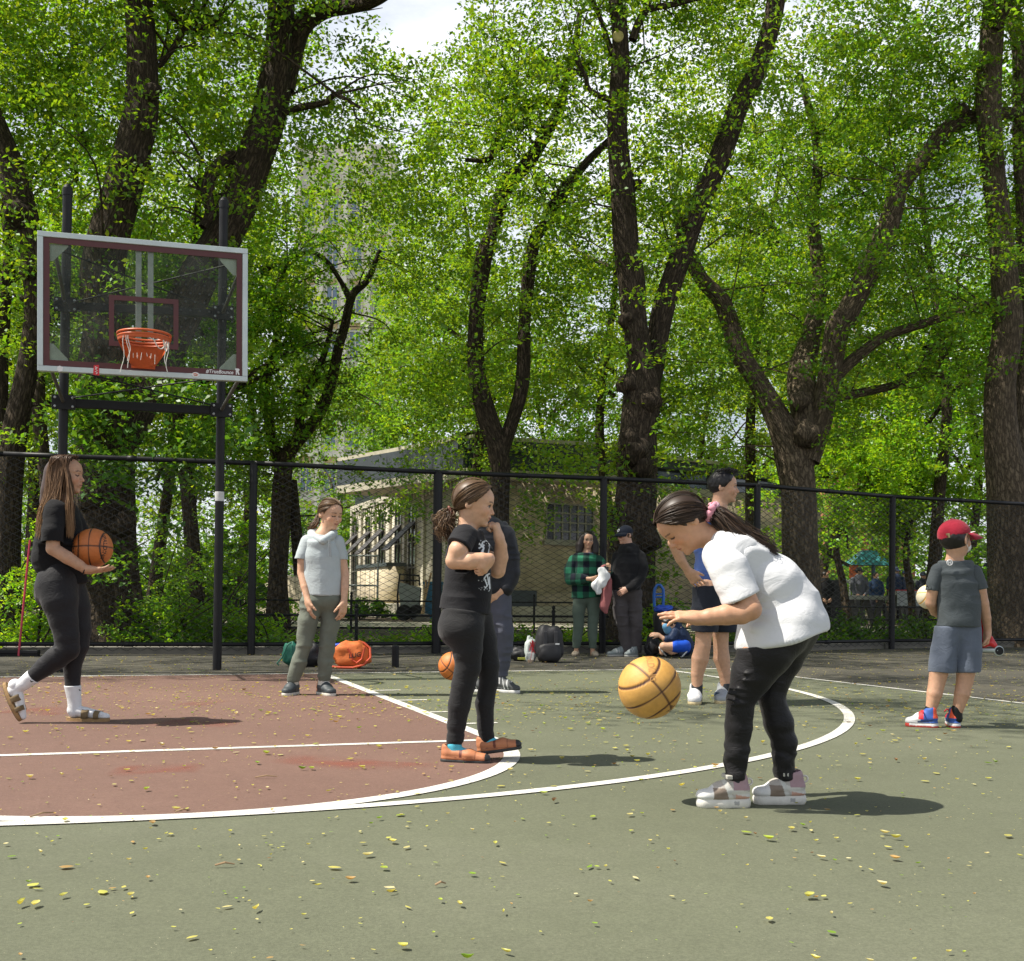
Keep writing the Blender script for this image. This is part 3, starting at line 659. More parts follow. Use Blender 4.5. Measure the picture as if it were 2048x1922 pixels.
Z = lambda pts, w: np.array([P(q[0], q[1], w + (q[3] if len(q) > 3 else 0)) for q in pts])
def limb(lb, pts, w, n=20, rough=.10, seed=0, per=7):
    """pts: (column, row, half width in photograph pixels, depth offset)"""
    p = Z(pts, w); rad = [q[2] * (w + (q[3] if len(q) > 3 else 0)) / FPX for q in pts]
    return lb.add(p, rad, n, rough, seed, per)
NLEAF = 0
def crown(t, lb, r, ncl, w0, spread, per=42, rad=.55, size=.115, base=(.095, .155, .020), zmin=2.2, extra=None, nearest=None, ball=None):
    """leaf clumps around the limbs (and, with ball, through an ellipsoid)"""
    global NLEAF
    cs = []
    if ball is not None:
        for (c, rad3, m) in ball:
            d = r.normal(0, 1, (m, 3)); d /= np.linalg.norm(d, axis=1)[:, None]; d *= r.random((m, 1)) ** .42; cs.append(np.asarray(c) + d * np.asarray(rad3))
    if ncl:
        paths = [(p, rr) for p, rr in lb.paths]; ws = np.array([len(p) for p, _ in paths], float); ks = r.choice(len(paths), ncl, p=ws / ws.sum())
        pts = []
        for k in ks:
            p, rr = paths[k]; i = min(len(p) - 1, int(len(p) * (.3 + .7 * r.random()))); pts.append(p[i])
        o = r.normal(0, 1, (ncl, 3)) * np.array(spread); cs.append(np.array(pts) + o)
    if extra is not None: cs.append(extra)
    c = np.vstack(cs); c = c[c[:, 2] > zmin]; c = c[~in_gap(c, r)]
    w = (c - CAM) @ FWD; c = c[w > 15.0]
    shade = r.uniform(.70, 1.22, len(c))
    p, k = clumps(c, int(per * 1.5), rad * .82 * r.uniform(.6, 1.4, len(c)), r); size = size * .86
    NLEAF += len(p)
    return leaves('crown', p, size, r, t, base, ccol=shade[k])
G_NEAR = 'tall trees standing right behind the fence'
def tree(name, label, u, w, group=None):
    return thing(name, label, 'tree', GW(u, w), group)
def basept(u, w, hw): 
    q = proj(GW(u, w, -.1)); return (q[0], q[1], hw)
# --- big old tree behind the backboard
w = 16.6; t = tree('elm_tree', 'massive old tree with ivy and thick trunk behind the woman holding a ball', 225, w, G_NEAR); r = np.random.default_rng(11); lb = Limbs()
limb(lb, [basept(226, w, 84), (222, 1270, 70), (216, 1180, 62), (211, 1080, 57), (210, 960, 54), (208, 860, 52), (206, 760, 48), (214, 660, 42), (205, 560, 40), (218, 474, 37), (240, 400, 35), (262, 318, 33), (280, 240, 34), (285, 177, 31), (284, 90, 29), (277, 0, 28), (268, -120, 25), (250, -260, 20), (270, -420, 12)], w, 28, .10, 1)
limb(lb, [(214, 950, 36), (262, 840, 38, .5), (330, 700, 38, .9), (395, 560, 38, 1.1), (440, 485, 37, 1.2), (480, 400, 37, 1.2), (508, 318, 36, 1.2), (535, 240, 34, 1.2), (548, 177, 33, 1.2), (560, 90, 29, 1.2), (563, 0, 26, 1.2), (570, -120, 22, 1), (600, -260, 15, .6)], w, 26, .09, 2)
limb(lb, [(572, 180, 18, 1.3), (590, 105, 17, 1.3), (605, 50, 21, 1.2), (650, 20, 17, 1.0), (700, 12, 15, .7), (745, 0, 15, .3), (790, -30, 14, 0), (900, -120, 8, -.4)], w, 16, .10, 3)
limb(lb, [(470, 310, 13, 1.2), (430, 340, 12, 1.0), (415, 385, 12, .9), (420, 425, 10, .9), (405, 455, 8, .8)], w, 10, .15, 4)
for kp, kr in (((304, 182, w - .2), .12), ((248, 318, w - .25), .16), ((285, 322, w - .1), .14), ((236, 378, w - .2), .13), ((190, 1000, w - .3), .2), ((245, 1050, w - .3), .18)): lb.knot(P(*kp), kr, int(kp[0]))
limb(lb, [(545, 235, 8, 1.2), (600, 215, 7, 1.0), (650, 205, 6, .6), (672, 190, 5, .4), (720, 215, 3, .2)], w, 8, .1, 5)
limb(lb, [(320, 0, 6), (345, 30, 7), (365, 60, 6), (330, 120, 5), (318, 135, 4)], w + .3, 8, .1, 6)
limb(lb, [(365, 60, 6), (400, 58, 5), (440, 35, 4)], w + .3, 7, .1, 7)
tw = twigs(lb, r, 60, None, 0, 1.9, .022)
crown(t, lb, r, 250, w, (1.7, 1.6, 1.3), 44, .50, .105, extra=tw + r.normal(0, .25, tw.shape), ball=[(P(60, -120, 17.5), (3.0, 2.6, 1.8), 200), (P(420, -260, 17), (3.2, 3.0, 1.6), 220), (P(430, 180, 19.5), (2.4, 1.2, 1.6), 130), (P(60, 180, 18.6), (1.7, 1.2, 1.5), 95)], zmin=4.2)
n_ = 420; oc = np.stack([np.concatenate([r.uniform(-9, -1, n_ // 2), r.uniform(-1, 5.5, n_ - n_ // 2)]), np.concatenate([r.uniform(2.4, 6.5, n_ // 2), r.uniform(.0, 5.5, n_ - n_ // 2)]), r.uniform(9.0, 13.0, n_)], 1)
oc2 = np.stack([r.uniform(-3.5, 1.5, 150), r.uniform(-4.2, 1.5, 150), r.uniform(10, 12.5, 150)], 1); oc = np.vstack([oc[vnoise(oc * [.5, .5, .1] + 7, 21) > -.25], oc2[vnoise(oc2 * [.7, .7, .1] + 3, 22) > .12]]); oc = oc[(proj(oc)[:, 1] < -60) | ((oc - CAM) @ FWD < 1)]
p_, k_ = clumps(oc, 40, .55, r); leaves('overhanging_foliage', p_, .11, r, t); 
for q in ((-7, 4.5, 10.5), (-4, 3.6, 11), (-1.5, 4.8, 11.5), (1.5, 2.5, 11), (4, 3.2, 11.2)): lb.add([P(268, -120, w), (P(268, -300, w) * .5 + np.array(q) * .5), np.array(q)], [.14, .09, .03], 8, .1, 77, 6, False)
iv = []; 
for q in ((160, 860, 60, 70), (300, 860, 110, 60), (380, 940, 70, 60), (200, 1120, 60, 40), (190, 800, 60, 40), (330, 780, 100, 40), (420, 860, 60, 60), (230, 930, 60, 50)):
    n = 16; iv.append(np.stack([P(q[0] + r.normal(0, q[2] * .6), q[1] + r.normal(0, q[3] * .6), w - .75 + r.normal(0, .35)) for _ in range(n)]))
iv = np.vstack(iv); p_, k_ = clumps(iv, 40, .30, r); leaves('ivy', p_, .105, r, t, (.060, .115, .022)); lb.build('trunk', M_BARK, t)
# --- dark leaning tree at the left edge
w = 17.2; t = tree('elm_tree', 'dark leaning tree at the left edge of the photo', 20, w, G_NEAR); r = np.random.default_rng(12); lb = Limbs()
limb(lb, [basept(14, w, 36), (14, 1200, 27), (16, 1050, 25), (20, 930, 26), (36, 830, 23), (54, 740, 20), (66, 660, 20), (72, 580, 23), (62, 500, 26), (42, 420, 28), (22, 345, 28), (2, 280, 22), (-30, 200, 20), (-70, 90, 15)], w, 20, .12, 8)
limb(lb, [(8, 1000, 16), (4, 860, 14), (2, 700, 14), (8, 600, 14), (18, 540, 12), (10, 400, 8)], w + .5, 12, .12, 9)
lb.knot(P(34, 430, w - .2), .22, 3); lb.knot(P(60, 540, w - .15), .16, 4)
limb(lb, [(170, 290, 9, 3), (155, 245, 10, 3), (140, 190, 11, 3), (138, 140, 10, 3), (150, 80, 7, 3), (140, 0, 5, 3)], w, 8, .12, 10)
tw = twigs(lb, r, 26, None, 0, 1.8, .02)
crown(t, lb, r, 120, w, (1.6, 1.5, 1.4), 44, .5, .105, extra=tw + r.normal(0, .25, tw.shape), ball=[(P(20, 140, 18.5), (1.4, 1.2, 2.0), 80), (P(-30, 960, 17.6), (.8, .8, 1.2), 30)], zmin=1.2)
lb.build('trunk', M_BARK, t)
# --- forked slender tree behind the girl in grey
w = 25.5; t = tree('forked_tree', 'slender forked tree behind the girl in the pale grey top', 560, w); r = np.random.default_rng(13); lb = Limbs()
limb(lb, [basept(556, w, 26), (556, 1160, 20), (560, 1060, 20), (565, 950, 19), (580, 900, 16), (615, 860, 13), (645, 815, 12), (664, 760, 11), (676, 700, 10), (690, 650, 9), (705, 590, 8), (735, 560, 6), (760, 500, 4)], w, 14, .1, 11)
limb(lb, [(568, 950, 15), (545, 880, 11), (536, 825, 10), (530, 770, 10), (545, 720, 9), (556, 650, 8), (560, 560, 6), (600, 480, 4)], w + .3, 12, .1, 12)
limb(lb, [(600, 1150, 12, .4), (592, 1060, 11, .3), (582, 960, 11, .2)], w, 10, .1, 13)
limb(lb, [(595, 870, 10), (606, 800, 9), (630, 750, 8), (650, 705, 6), (665, 640, 4)], w, 10, .1, 14)
limb(lb, [(700, 600, 7), (680, 560, 5), (650, 520, 5), (610, 505, 4), (520, 545, 5)], w, 8, .1, 15)
tw = twigs(lb, r, 40, None, 0, 2.2, .022)
crown(t, lb, r, 200, w, (2.2, 1.8, 1.8), 44, .6, .12, extra=tw + r.normal(0, .3, tw.shape), ball=[(P(560, 600, 26), (2.6, 2.0, 2.6), 150), (P(480, 880, 25), (1.8, 1.5, 1.2), 60), (P(760, 560, 27), (2.0, 2.0, 2.6), 110)], zmin=3.0)
lb.build('trunk', M_BARK, t)
# --- Y-shaped tree in front of the brick hut
w = 20.2; t = tree('elm_tree', 'dark tree forking low into a narrow Y in front of the brick hut', 1000, w, G_NEAR); r = np.random.default_rng(14); lb = Limbs()
limb(lb, [basept(1002, w, 28), (1000, 1160, 21), (1000, 1035, 20), (1001, 935, 20), (992, 885, 20), (973, 828, 19), (955, 760, 17), (951, 718, 16), (952, 637, 15), (967, 513, 17), (985, 460, 12), (1010, 371, 16), (1056, 325, 13), (1098, 255, 12), (1120, 212, 10), (1130, 160, 8), (1148, 99, 7), (1160, 20, 5)], w, 20, .13, 16)
limb(lb, [(1003, 905, 16), (1018, 860, 13), (1043, 771, 13), (1047, 683, 13), (1049, 637, 12), (1065, 495, 13), (1094, 442, 11), (1123, 389, 13), (1158, 343, 9), (1187, 311, 8), (1230, 270, 6)], w, 16, .12, 17)
limb(lb, [(1112, 209, 9), (1080, 200, 8), (1056, 209, 8), (1013, 240, 7), (989, 283, 6), (978, 318, 5), (930, 320, 4)], w, 10, .1, 18)
limb(lb, [(1040, 215, 5), (1030, 180, 5), (1038, 130, 4)], w, 7, .1, 19)
lb.knot(P(1020, 360, w - .1), .16, 5); lb.knot(P(1120, 395, w - .1), .14, 6); lb.knot(P(948, 690, w - .1), .12, 7)
tw = twigs(lb, r, 50, None, 0, 1.7, .018)
crown(t, lb, r, 210, w, (1.5, 1.5, 1.4), 44, .5, .105, extra=tw + r.normal(0, .25, tw.shape), ball=[(P(880, 300, 21.5), (2.0, 1.4, 2.2), 130), (P(1110, 640, 21.5), (1.3, 1.2, 1.6), 60), (P(860, 760, 22), (1.3, 1.2, 1.2), 55)], zmin=3.4)
lb.build('trunk', M_BARK, t)
iv = np.stack([P(1075 + r.normal(0, 32), 1010 + r.normal(0, 60), w + .1 + r.normal(0, .4)) for _ in range(34)] + [P(800 + r.normal(0, 70), 1010 + r.normal(0, 36), w + .4 + r.normal(0, .4)) for _ in range(44)] + [P(900 + r.normal(0, 60), 925 + r.normal(0, 20), w + .4 + r.normal(0, .4)) for _ in range(18)])
p_, k_ = clumps(iv, 22, .30, r); leaves('hanging_spray', p_, .09, r, t, (.085, .14, .020))
# --- knobbly double trunk in the middle
w = 18.6; t = tree('elm_tree', 'knobbly tree whose tall twin trunks rise behind the man in the black hoodie', 1275, w, G_NEAR); r = np.random.default_rng(15); lb = Limbs()
limb(lb, [basept(1264, w, 54), (1264, 1200, 47), (1266, 1072, 42), (1274, 966, 38), (1272, 920, 41), (1275, 860, 37), (1281, 789, 39), (1278, 718, 28), (1266, 630, 26), (1262, 560, 26), (1252, 495, 24), (1245, 389, 23), (1238, 318, 21), (1234, 248, 20), (1240, 141, 19), (1240, 71, 16), (1233, 0, 17), (1225, -120, 15), (1240, -280, 10)], w, 26, .14, 20)
limb(lb, [(1280, 850, 22, .1), (1305, 740, 22, .3), (1326, 620, 22, .4), (1360, 513, 21, .4), (1398, 407, 22, .4), (1442, 311, 23, .4), (1475, 219, 21, .4), (1508, 152, 19, .4), (1538, 64, 19, .4), (1552, 0, 19, .4), (1575, -130, 14, .2), (1640, -300, 8, 0)], w, 22, .10, 21)
for kp, kr in (((1275, 905, w - .35), .22), ((1260, 880, w - .3), .16), ((1300, 800, w - .2), .2), ((1255, 770, w - .2), .17), ((1285, 930, w - .3), .2), ((1300, 1080, w - .3), .18), ((1250, 640, w - .15), .12), ((1272, 370, w), .1)): lb.knot(P(*kp), kr, int(kp[1]))
limb(lb, [(1265, 80, 9), (1280, 40, 8), (1300, 18, 7), (1350, 8, 6), (1400, -5, 5)], w, 8, .1, 22)
limb(lb, [(1220, 200, 6), (1180, 180, 5), (1170, 150, 4), (1150, 120, 3)], w, 7, .1, 23)
limb(lb, [(1225, 110, 6), (1205, 50, 5), (1185, 0, 4)], w, 7, .1, 24)
cut = MB(); cut.lathe(P(1236, 74, w - .34), [(.085, 0), (.09, .02), (.07, .03)], 14, RGT, UPV, -FWD + UPV * .4); 
tw = twigs(lb, r, 46, None, 0, 1.6, .016)
crown(t, lb, r, 200, w, (1.35, 1.4, 1.4), 40, .46, .098, extra=tw + r.normal(0, .2, tw.shape), ball=[(P(1300, -230, 18.5), (4.2, 3.2, 1.5), 220), (P(1430, 100, 20.5), (1.6, 1.2, 1.8), 70), (P(1350, 770, 19.2), (.7, .6, 1.1), 22)], zmin=3.2)
lb.build('trunk', M_BARK, t); cut.build('pruning_scar', mat("fresh_cut_wood", (.42, .36, .13), .8, .2, 20), t)
iv = np.stack([P(1340 + r.normal(0, 30), 960 + r.normal(0, 60), w - .4 + r.normal(0, .3)) for _ in range(24)] + [P(1180 + r.normal(0, 46), 925 + r.normal(0, 16), w - .2 + r.normal(0, .3)) for _ in range(26)] + [P(1215 + r.normal(0, 22), 1020 + r.normal(0, 40), w - .3 + r.normal(0, .2)) for _ in range(14)] + [P(1330 + r.normal(0, 22), 1140 + r.normal(0, 60), w - .2 + r.normal(0, .2)) for _ in range(18)])
p_, k_ = clumps(iv, 20, .27, r); leaves('sprouting_shoots', p_, .095, r, t, (.105, .165, .02))
# --- wide spreading tree on the right
w = 21.4; t = tree('spreading_tree', 'wide spreading tree with sunlit trunk behind the bending girl', 1600, w, G_NEAR); r = np.random.default_rng(16); lb = Limbs()
limb(lb, [basept(1604, w, 50), (1603, 1180, 38), (1599, 1090, 36), (1596, 984, 35), (1585, 913, 36), (1562, 850, 27), (1520, 771, 20), (1481, 708, 20), (1461, 648, 18), (1442, 600, 17), (1405, 560, 14), (1385, 523, 14), (1365, 480, 10), (1350, 400, 6)], w, 22, .09, 25)
limb(lb, [(1604, 930, 24), (1610, 850, 24), (1602, 754, 27, .6), (1622, 665, 18, 1.0), (1640, 560, 14, 1.3), (1625, 440, 12, 1.5), (1635, 300, 9, 1.6), (1600, 150, 6, 1.6)], w, 16, .1, 26)
limb(lb, [(1612, 920, 28), (1640, 842, 25), (1658, 754, 23), (1677, 648, 25), (1689, 637, 23), (1725, 566, 22), (1758, 495, 22), (1785, 424, 20), (1800, 371, 18), (1847, 318, 16), (1887, 265, 16), (1928, 240, 15), (1960, 232, 14), (2048, 223, 11), (2120, 200, 8)], w, 20, .09, 27)
limb(lb, [(1660, 775, 14), (1685, 740, 12), (1720, 708, 11), (1772, 672, 10), (1843, 648, 9), (1914, 626, 9), (1960, 612, 8), (2010, 602, 6), (2080, 570, 4)], w, 12, .1, 28)
limb(lb, [(1640, 800, 12, .8), (1700, 790, 9, 1.2), (1790, 770, 8, 1.5), (1830, 750, 7, 1.6), (1885, 752, 5, 1.6)], w, 10, .1, 29)
for kp, kr in (((1612, 870, w - .3), .25), ((1600, 800, w - .2), .18), ((1925, 222, w - .1), .13)): lb.knot(P(*kp), kr, int(kp[1]))
tw = twigs(lb, r, 60, None, 0, 1.9, .02)
crown(t, lb, r, 260, w, (1.8, 1.7, 1.5), 44, .52, .11, extra=tw + r.normal(0, .25, tw.shape), base=(.085, .145, .022), ball=[(P(1700, 300, 23.5), (2.8, 1.6, 3.2), 260), (P(1560, 640, 23.5), (2.4, 1.5, 1.8), 120), (P(1850, 120, 22), (2.6, 2.0, 2.0), 150), (P(1790, -250, 21), (4.5, 3.5, 1.8), 230)], zmin=3.4)
lb.build('trunk', M_BARK2, t)
# --- tall tree at the right edge
w = 21.0; t = tree('elm_tree', 'tall straight tree with thick grey trunk at the right edge of the photo', 2020, w, G_NEAR); r = np.random.default_rng(17); lb = Limbs()
limb(lb, [basept(2026, w, 60), (2022, 1200, 46), (2022, 1080, 45), (2018, 980, 42), (2003, 878, 33), (2000, 771, 29), (2012, 680, 28), (2014, 619, 28), (2001, 460, 23), (1988, 354, 22), (1978, 230, 24), (1978, 141, 24), (1986, 35, 21), (1990, -100, 18), (1975, -260, 12)], w, 22, .09, 30)
limb(lb, [(2034, 980, 30), (2044, 880, 20, .3), (2046, 770, 18, .5), (2046, 620, 18, .6), (2048, 450, 16, .8), (2040, 300, 14, .8), (2040, 120, 14, .9), (2030, 40, 13, .9), (2022, -80, 11, .9)], w, 14, .1, 31)
limb(lb, [(1990, 60, 9), (2010, 20, 9), (2030, -40, 8)], w - .2, 8, .1, 32)
tw = twigs(lb, r, 24, None, 0, 1.5, .015)
crown(t, lb, r, 110, w, (1.6, 1.5, 1.5), 42, .5, .11, extra=tw + r.normal(0, .25, tw.shape), ball=[(P(2050, -150, 20), (3.5, 3, 1.6), 130), (P(2060, 350, 22.5), (1.4, 1.2, 3.0), 90)], zmin=4.2)
lb.build('trunk', M_BARK2, t)
# --- young bright trees on the right, and trees further back
def plain_tree(label, u, w, h, cw, seed, lsize, ncl, base=(.09, .15, .02), lean=0, z0=.25, group='trees further back in the park', rad=.7, per=40, thick=.15):
    r = np.random.default_rng(seed); b = GW(u, w); t = thing('park_tree', label, 'tree', b, group); lb = Limbs()
    top = b + np.array([lean + r.normal(0, .5), r.normal(0, .4), h * .9])
    mid = b + (top - b) * .45 + r.normal(0, .35, 3) * [1, 1, 0]
    lb.add([b - VZ * .1, b + (mid - b) * .5, mid, b + (top - b) * .75 + r.normal(0, .3, 3), top], [thick * 1.3, thick, thick * .8, thick * .5, thick * .15], 12, .1, seed)
    for k in range(7):
        i = r.uniform(.3, .8); a = b + (top - b) * i; an = k * 2.4 + r.uniform(-.4, .4); d = np.array([math.cos(an), math.sin(an), r.uniform(.4, 1.0)]); L = cw * r.uniform(.5, .85)
        lb.add([a, a + d * L * .4 + r.normal(0, .15, 3), a + d * L * .75 + r.normal(0, .2, 3), a + d * L + [0, 0, -.1 * L]], [thick * .45, thick * .32, thick * .2, thick * .07], 8, .1, seed + k)
    tw = twigs(lb, r, 20, None, 0, cw * .35, .02)
    c = b + np.array([lean * .5, 0, h * (.5 + z0 * .5) + h * .05])
    crown(t, lb, r, int(ncl * .45), w, (cw * .3, cw * .3, h * .11), per, rad, lsize, base, zmin=h * z0 * .7, extra=tw, ball=[(c, (cw, cw, h * (.55 - z0 * .5)), int(ncl * .55))])
    lb.build('trunk', M_BARK, t)
far = [
 ('broad tree behind the left edge with foliage down to the shrubs', 60, 26, 9, 3.2, 101, .14, 260),
 ('leafy tree behind the backboard, left of the lamp post', 300, 29, 11, 3.8, 102, .15, 330),
 ('bright leafy tree rising between the backboard and the far building', 470, 34, 13, 3.8, 103, .17, 330),
 ('leafy tree to the right of the far building, above the hut roof', 830, 47, 15, 4.2, 104, .20, 380),
 ('tall pale green tree over the left end of the hut', 760, 60, 17, 5.0, 105, .24, 330),
 ('dense tree behind the middle of the hut roof', 1080, 50, 15, 5.0, 106, .20, 420),
 ('dense tall tree behind the right half of the hut roof', 1400, 50, 17, 5.2, 107, .20, 460),
 ('tall dark tree behind the wide spreading tree', 1620, 38, 15, 4.6, 108, .17, 420),
 ('leafy tree behind the playground roof', 1780, 43, 13, 4.2, 109, .18, 330),
 ('leafy tree behind the boy in the red cap', 1930, 36, 12, 3.8, 110, .16, 330),
 ('tree far right behind the grey trunk', 2120, 33, 12, 3.6, 111, .16, 260),
 ('leafy tree at the far left beyond the path', -60, 33, 13, 4.0, 112, .16, 300),
 ('leafy tree between the slender forked tree and the hut, far back', 640, 62, 9, 4.5, 113, .24, 160),
 ('leafy tree high above the gap between the two middle trunks', 1240, 31, 14, 3.6, 114, .15, 300),
 ('tree whose crown fills the space over the spreading tree', 1500, 30, 15, 3.8, 115, .15, 330),
 ('tree in the upper middle behind the Y-shaped trunk', 930, 33, 15, 3.6, 116, .16, 330),
 ('tree with light foliage behind the two left limbs', 400, 24, 13, 3.2, 117, .13, 330),
 ('tree in the upper right behind the curved limb', 1860, 28, 15, 3.8, 118, .14, 360),
 ('tree behind the left leaning trunk, light green', 120, 22.5, 12, 3.0, 119, .125, 330),
]
for (lbl, u, w, h, cw, sd, ls, nc) in far:
    plain_tree(lbl, u, w, h, cw, sd, ls, nc, base=(.10 + .02 * math.sin(sd), .165, .020), z0=(.30 if w > 30 else .36), rad=.62 if w < 40 else .9)
for (lbl, u, w, h, cw, sd, nc) in (('young bright green tree with low branches right of the spreading trunk', 1700, 27, 5.6, 2.0, 130, 190), ('young pale green tree beside the playground roof', 1830, 29, 5.2, 1.8, 131, 150)):
    plain_tree(lbl, u, w, h, cw, sd, .13, nc, base=(.13, .21, .022), z0=.46, group='young bright trees behind the fence', rad=.45, per=36, thick=.09)
print('leaves', NLEAF)
# ------------------------------------------------------------------ park hut of yellow brick
def brick_mat(name, c1, c2, cm, sc=1.0):
    m, nt, b, out = new_mat(name); tc = nt.nodes.new('ShaderNodeUVMap'); tc.uv_map = 'UVMap'
    br = nt.nodes.new('ShaderNodeTexBrick'); br.inputs['Scale'].default_value = sc; br.inputs['Color1'].default_value = (*c1, 1); br.inputs['Color2'].default_value = (*c2, 1); br.inputs['Mortar'].default_value = (*cm, 1)
    br.inputs['Brick Width'].default_value = .42; br.inputs['Row Height'].default_value = .15; br.inputs['Mortar Size'].default_value = .014; lnk(nt, tc.outputs[0], br.inputs['Vector'])
    n = nt.nodes.new('ShaderNodeTexNoise'); n.inputs['Scale'].default_value = 1.2; n.inputs['Detail'].default_value = 6; lnk(nt, tc.outputs[0], n.inputs['Vector'])
    mr = nt.nodes.new('ShaderNodeMapRange'); mr.inputs[1].default_value = .3; mr.inputs[2].default_value = .7; mr.inputs[3].default_value = .7; mr.inputs[4].default_value = 1.15; lnk(nt, n.outputs[0], mr.inputs[0])
    s = nt.nodes.new('ShaderNodeVectorMath'); s.operation = 'SCALE'; lnk(nt, br.outputs[0], s.inputs[0]); lnk(nt, mr.outputs[0], s.inputs['Scale']); lnk(nt, s.outputs[0], b.inputs['Base Color']); b.inputs['Roughness'].default_value = .85
    bp = nt.nodes.new('ShaderNodeBump'); bp.inputs['Strength'].default_value = .4; bp.inputs['Distance'].default_value = .01; lnk(nt, br.outputs['Fac'], bp.inputs['Height']); bp.invert = True; lnk(nt, bp.outputs[0], b.inputs['Normal'])
    return m
M_YBR = brick_mat("yellow_brick", (.54, .46, .31), (.49, .41, .27), (.40, .35, .26))
M_STONE = mat("weathered_limestone", (.43, .40, .31), .9, .25, 2.5, .4, 30)
M_FASC = mat("dark_fascia_metal", (.035, .045, .05), .5, .3, 3)
M_DGL = mat("dark_window_glass", (.012, .014, .016), .08, .2, 3)
M_CLER = mat("clerestory_glass", (.05, .09, .16), .12, .5, .8, spec=.8)
M_MULL = mat("pale_window_bars", (.32, .30, .24), .7, .2, 8)
def wall_part(name, a, b, h0, h1, th, m, parent, uvs=True):
    """upright slab from a to b (ground points), thick away from the viewer side"""
    a, b = np.array(a), np.array(b); ax = unit(b - a); ay = np.cross(VZ, ax); L = np.linalg.norm(b - a)
    v = []; 
    for (s, d, z) in ((0, 0, h0), (L, 0, h0), (L, 0, h1), (0, 0, h1), (0, th, h0), (L, th, h0), (L, th, h1), (0, th, h1)): v.append(a * [1, 1, 0] + ax * s + ay * d + VZ * z)
    f = np.array([(0, 1, 2, 3), (5, 4, 7, 6), (4, 0, 3, 7), (1, 5, 6, 2), (3, 2, 6, 7), (4, 5, 1, 0)])
    uv = np.array([(0, h0), (L, h0), (L, h1), (0, h1), (th, h0), (L + th, h0), (L + th, h1), (th, h1)])
    return link(name, np_mesh(name, np.array(v), f, 4, None, False, uv), m, parent)
hc, hl_, hr_ = GW(930, 34.5), GW(702, 51), GW(1640, 44.5)
hut = thing('park_hut', 'low yellow brick park hut with dark awnings and a barred window behind the fence', 'building', hc)
axF = unit(hr_ - hc); ayF = np.cross(VZ, axF); LF = np.linalg.norm(hr_ - hc); axL = unit(hc - hl_); ayL = np.cross(VZ, axL); LL = np.linalg.norm(hc - hl_)
wall_part('wall', hc, hr_, 0, 4.35, .35, M_YBR, hut); wall_part('wall', hl_, hc, 0, 4.35, .35, M_STONE, hut)
for nm, z0, z1, d, m in (('base_course', 0, .45, -.05, M_STONE), ('string_course', 4.35, 4.62, -.10, M_STONE), ('clerestory', 4.62, 5.18, .12, M_CLER), ('roof_edge', 5.18, 5.5, -.30, M_FASC), ('coping', 5.5, 5.62, -.40, M_STONE)):
    mb = MB(); mb.obox(hc, axF, ayF, VZ, (-.05, d, z0), (LF, 8, z1)); mb.obox(hl_, axL, ayL, VZ, (0, d, z0 + .002), (LL + (.05 if d < 0 else -.1), 6, z1 - .002)); mb.build(nm, m if nm != 'clerestory' else M_FASC, hut)
for k in range(int(LF / .42)): dn = MB(); dn.obox(hc + axF * (.2 + k * .42), axF, ayF, VZ, (0, -.06, 4.12), (.2, .0, 4.30)); dn.build('dentil', M_STONE, hut)
for k in range(int(LL / .42)): dn = MB(); dn.obox(hl_ + axL * (.2 + k * .42), axL, ayL, VZ, (0, -.06, 4.12), (.2, .0, 4.30)); dn.build('dentil', M_STONE, hut)
for k in range(9):
    mb = MB(); mb.obox(hl_ + axL * (LL - 1.1 - k * 1.15), axL, ayL, VZ, (0, .09, 4.66), (.95, .115, 5.14)); mb.build('window', M_CLER, hut)
for k in range(12):
    mb = MB(); mb.obox(hc + axF * (.3 + k * 1.3), axF, ayF, VZ, (0, .09, 4.66), (1.1, .115, 5.14)); mb.build('window', M_CLER, hut)
def on_face(o, ax, ay, u, v):
    d = FWD + (u - CX) / FPX * RGT - (v - CY) / FPX * UPV; t = ((o - CAM) @ ay) / (d @ ay); q = CAM + t * d - o; return q @ ax, q[2]
s0, z1 = on_face(hc, axF, ayF, 1092, 1006); s1, z0 = on_face(hc, axF, ayF, 1185, 1084)
mb = MB(); mb.obox(hc, axF, ayF, VZ, (s0, -.012, z0), (s1, .10, z1)); win = mb.build('window', M_DGL, hut)
mb = MB()
for i in range(7): x = s0 + (s1 - s0) * i / 6; mb.obox(hc, axF, ayF, VZ, (x - .025, -.045, z0), (x + .025, -.013, z1))
for i in range(5): z = z0 + (z1 - z0) * i / 4; mb.obox(hc, axF, ayF, VZ, (s0, -.05, z - .025), (s1, -.0455, z + .025))
mb.obox(hc, axF, ayF, VZ, (s0 - .15, -.14, z0 - .16), (s1 + .15, -.001, z0 - .03))
mb.build('window_bars', M_MULL, win)
mb = MB(); sa, za = on_face(hc, axF, ayF, 1040, 1214); mb.obox(hc, axF, ayF, VZ, (sa - .6, -.09, .1), (sa + .6, -.051, .95), .01); mb.build('vent_panel', M_FASC, hut)
M_AWN = mat("rusty_dark_awning", (.035, .030, .028), .6, .4, 4)
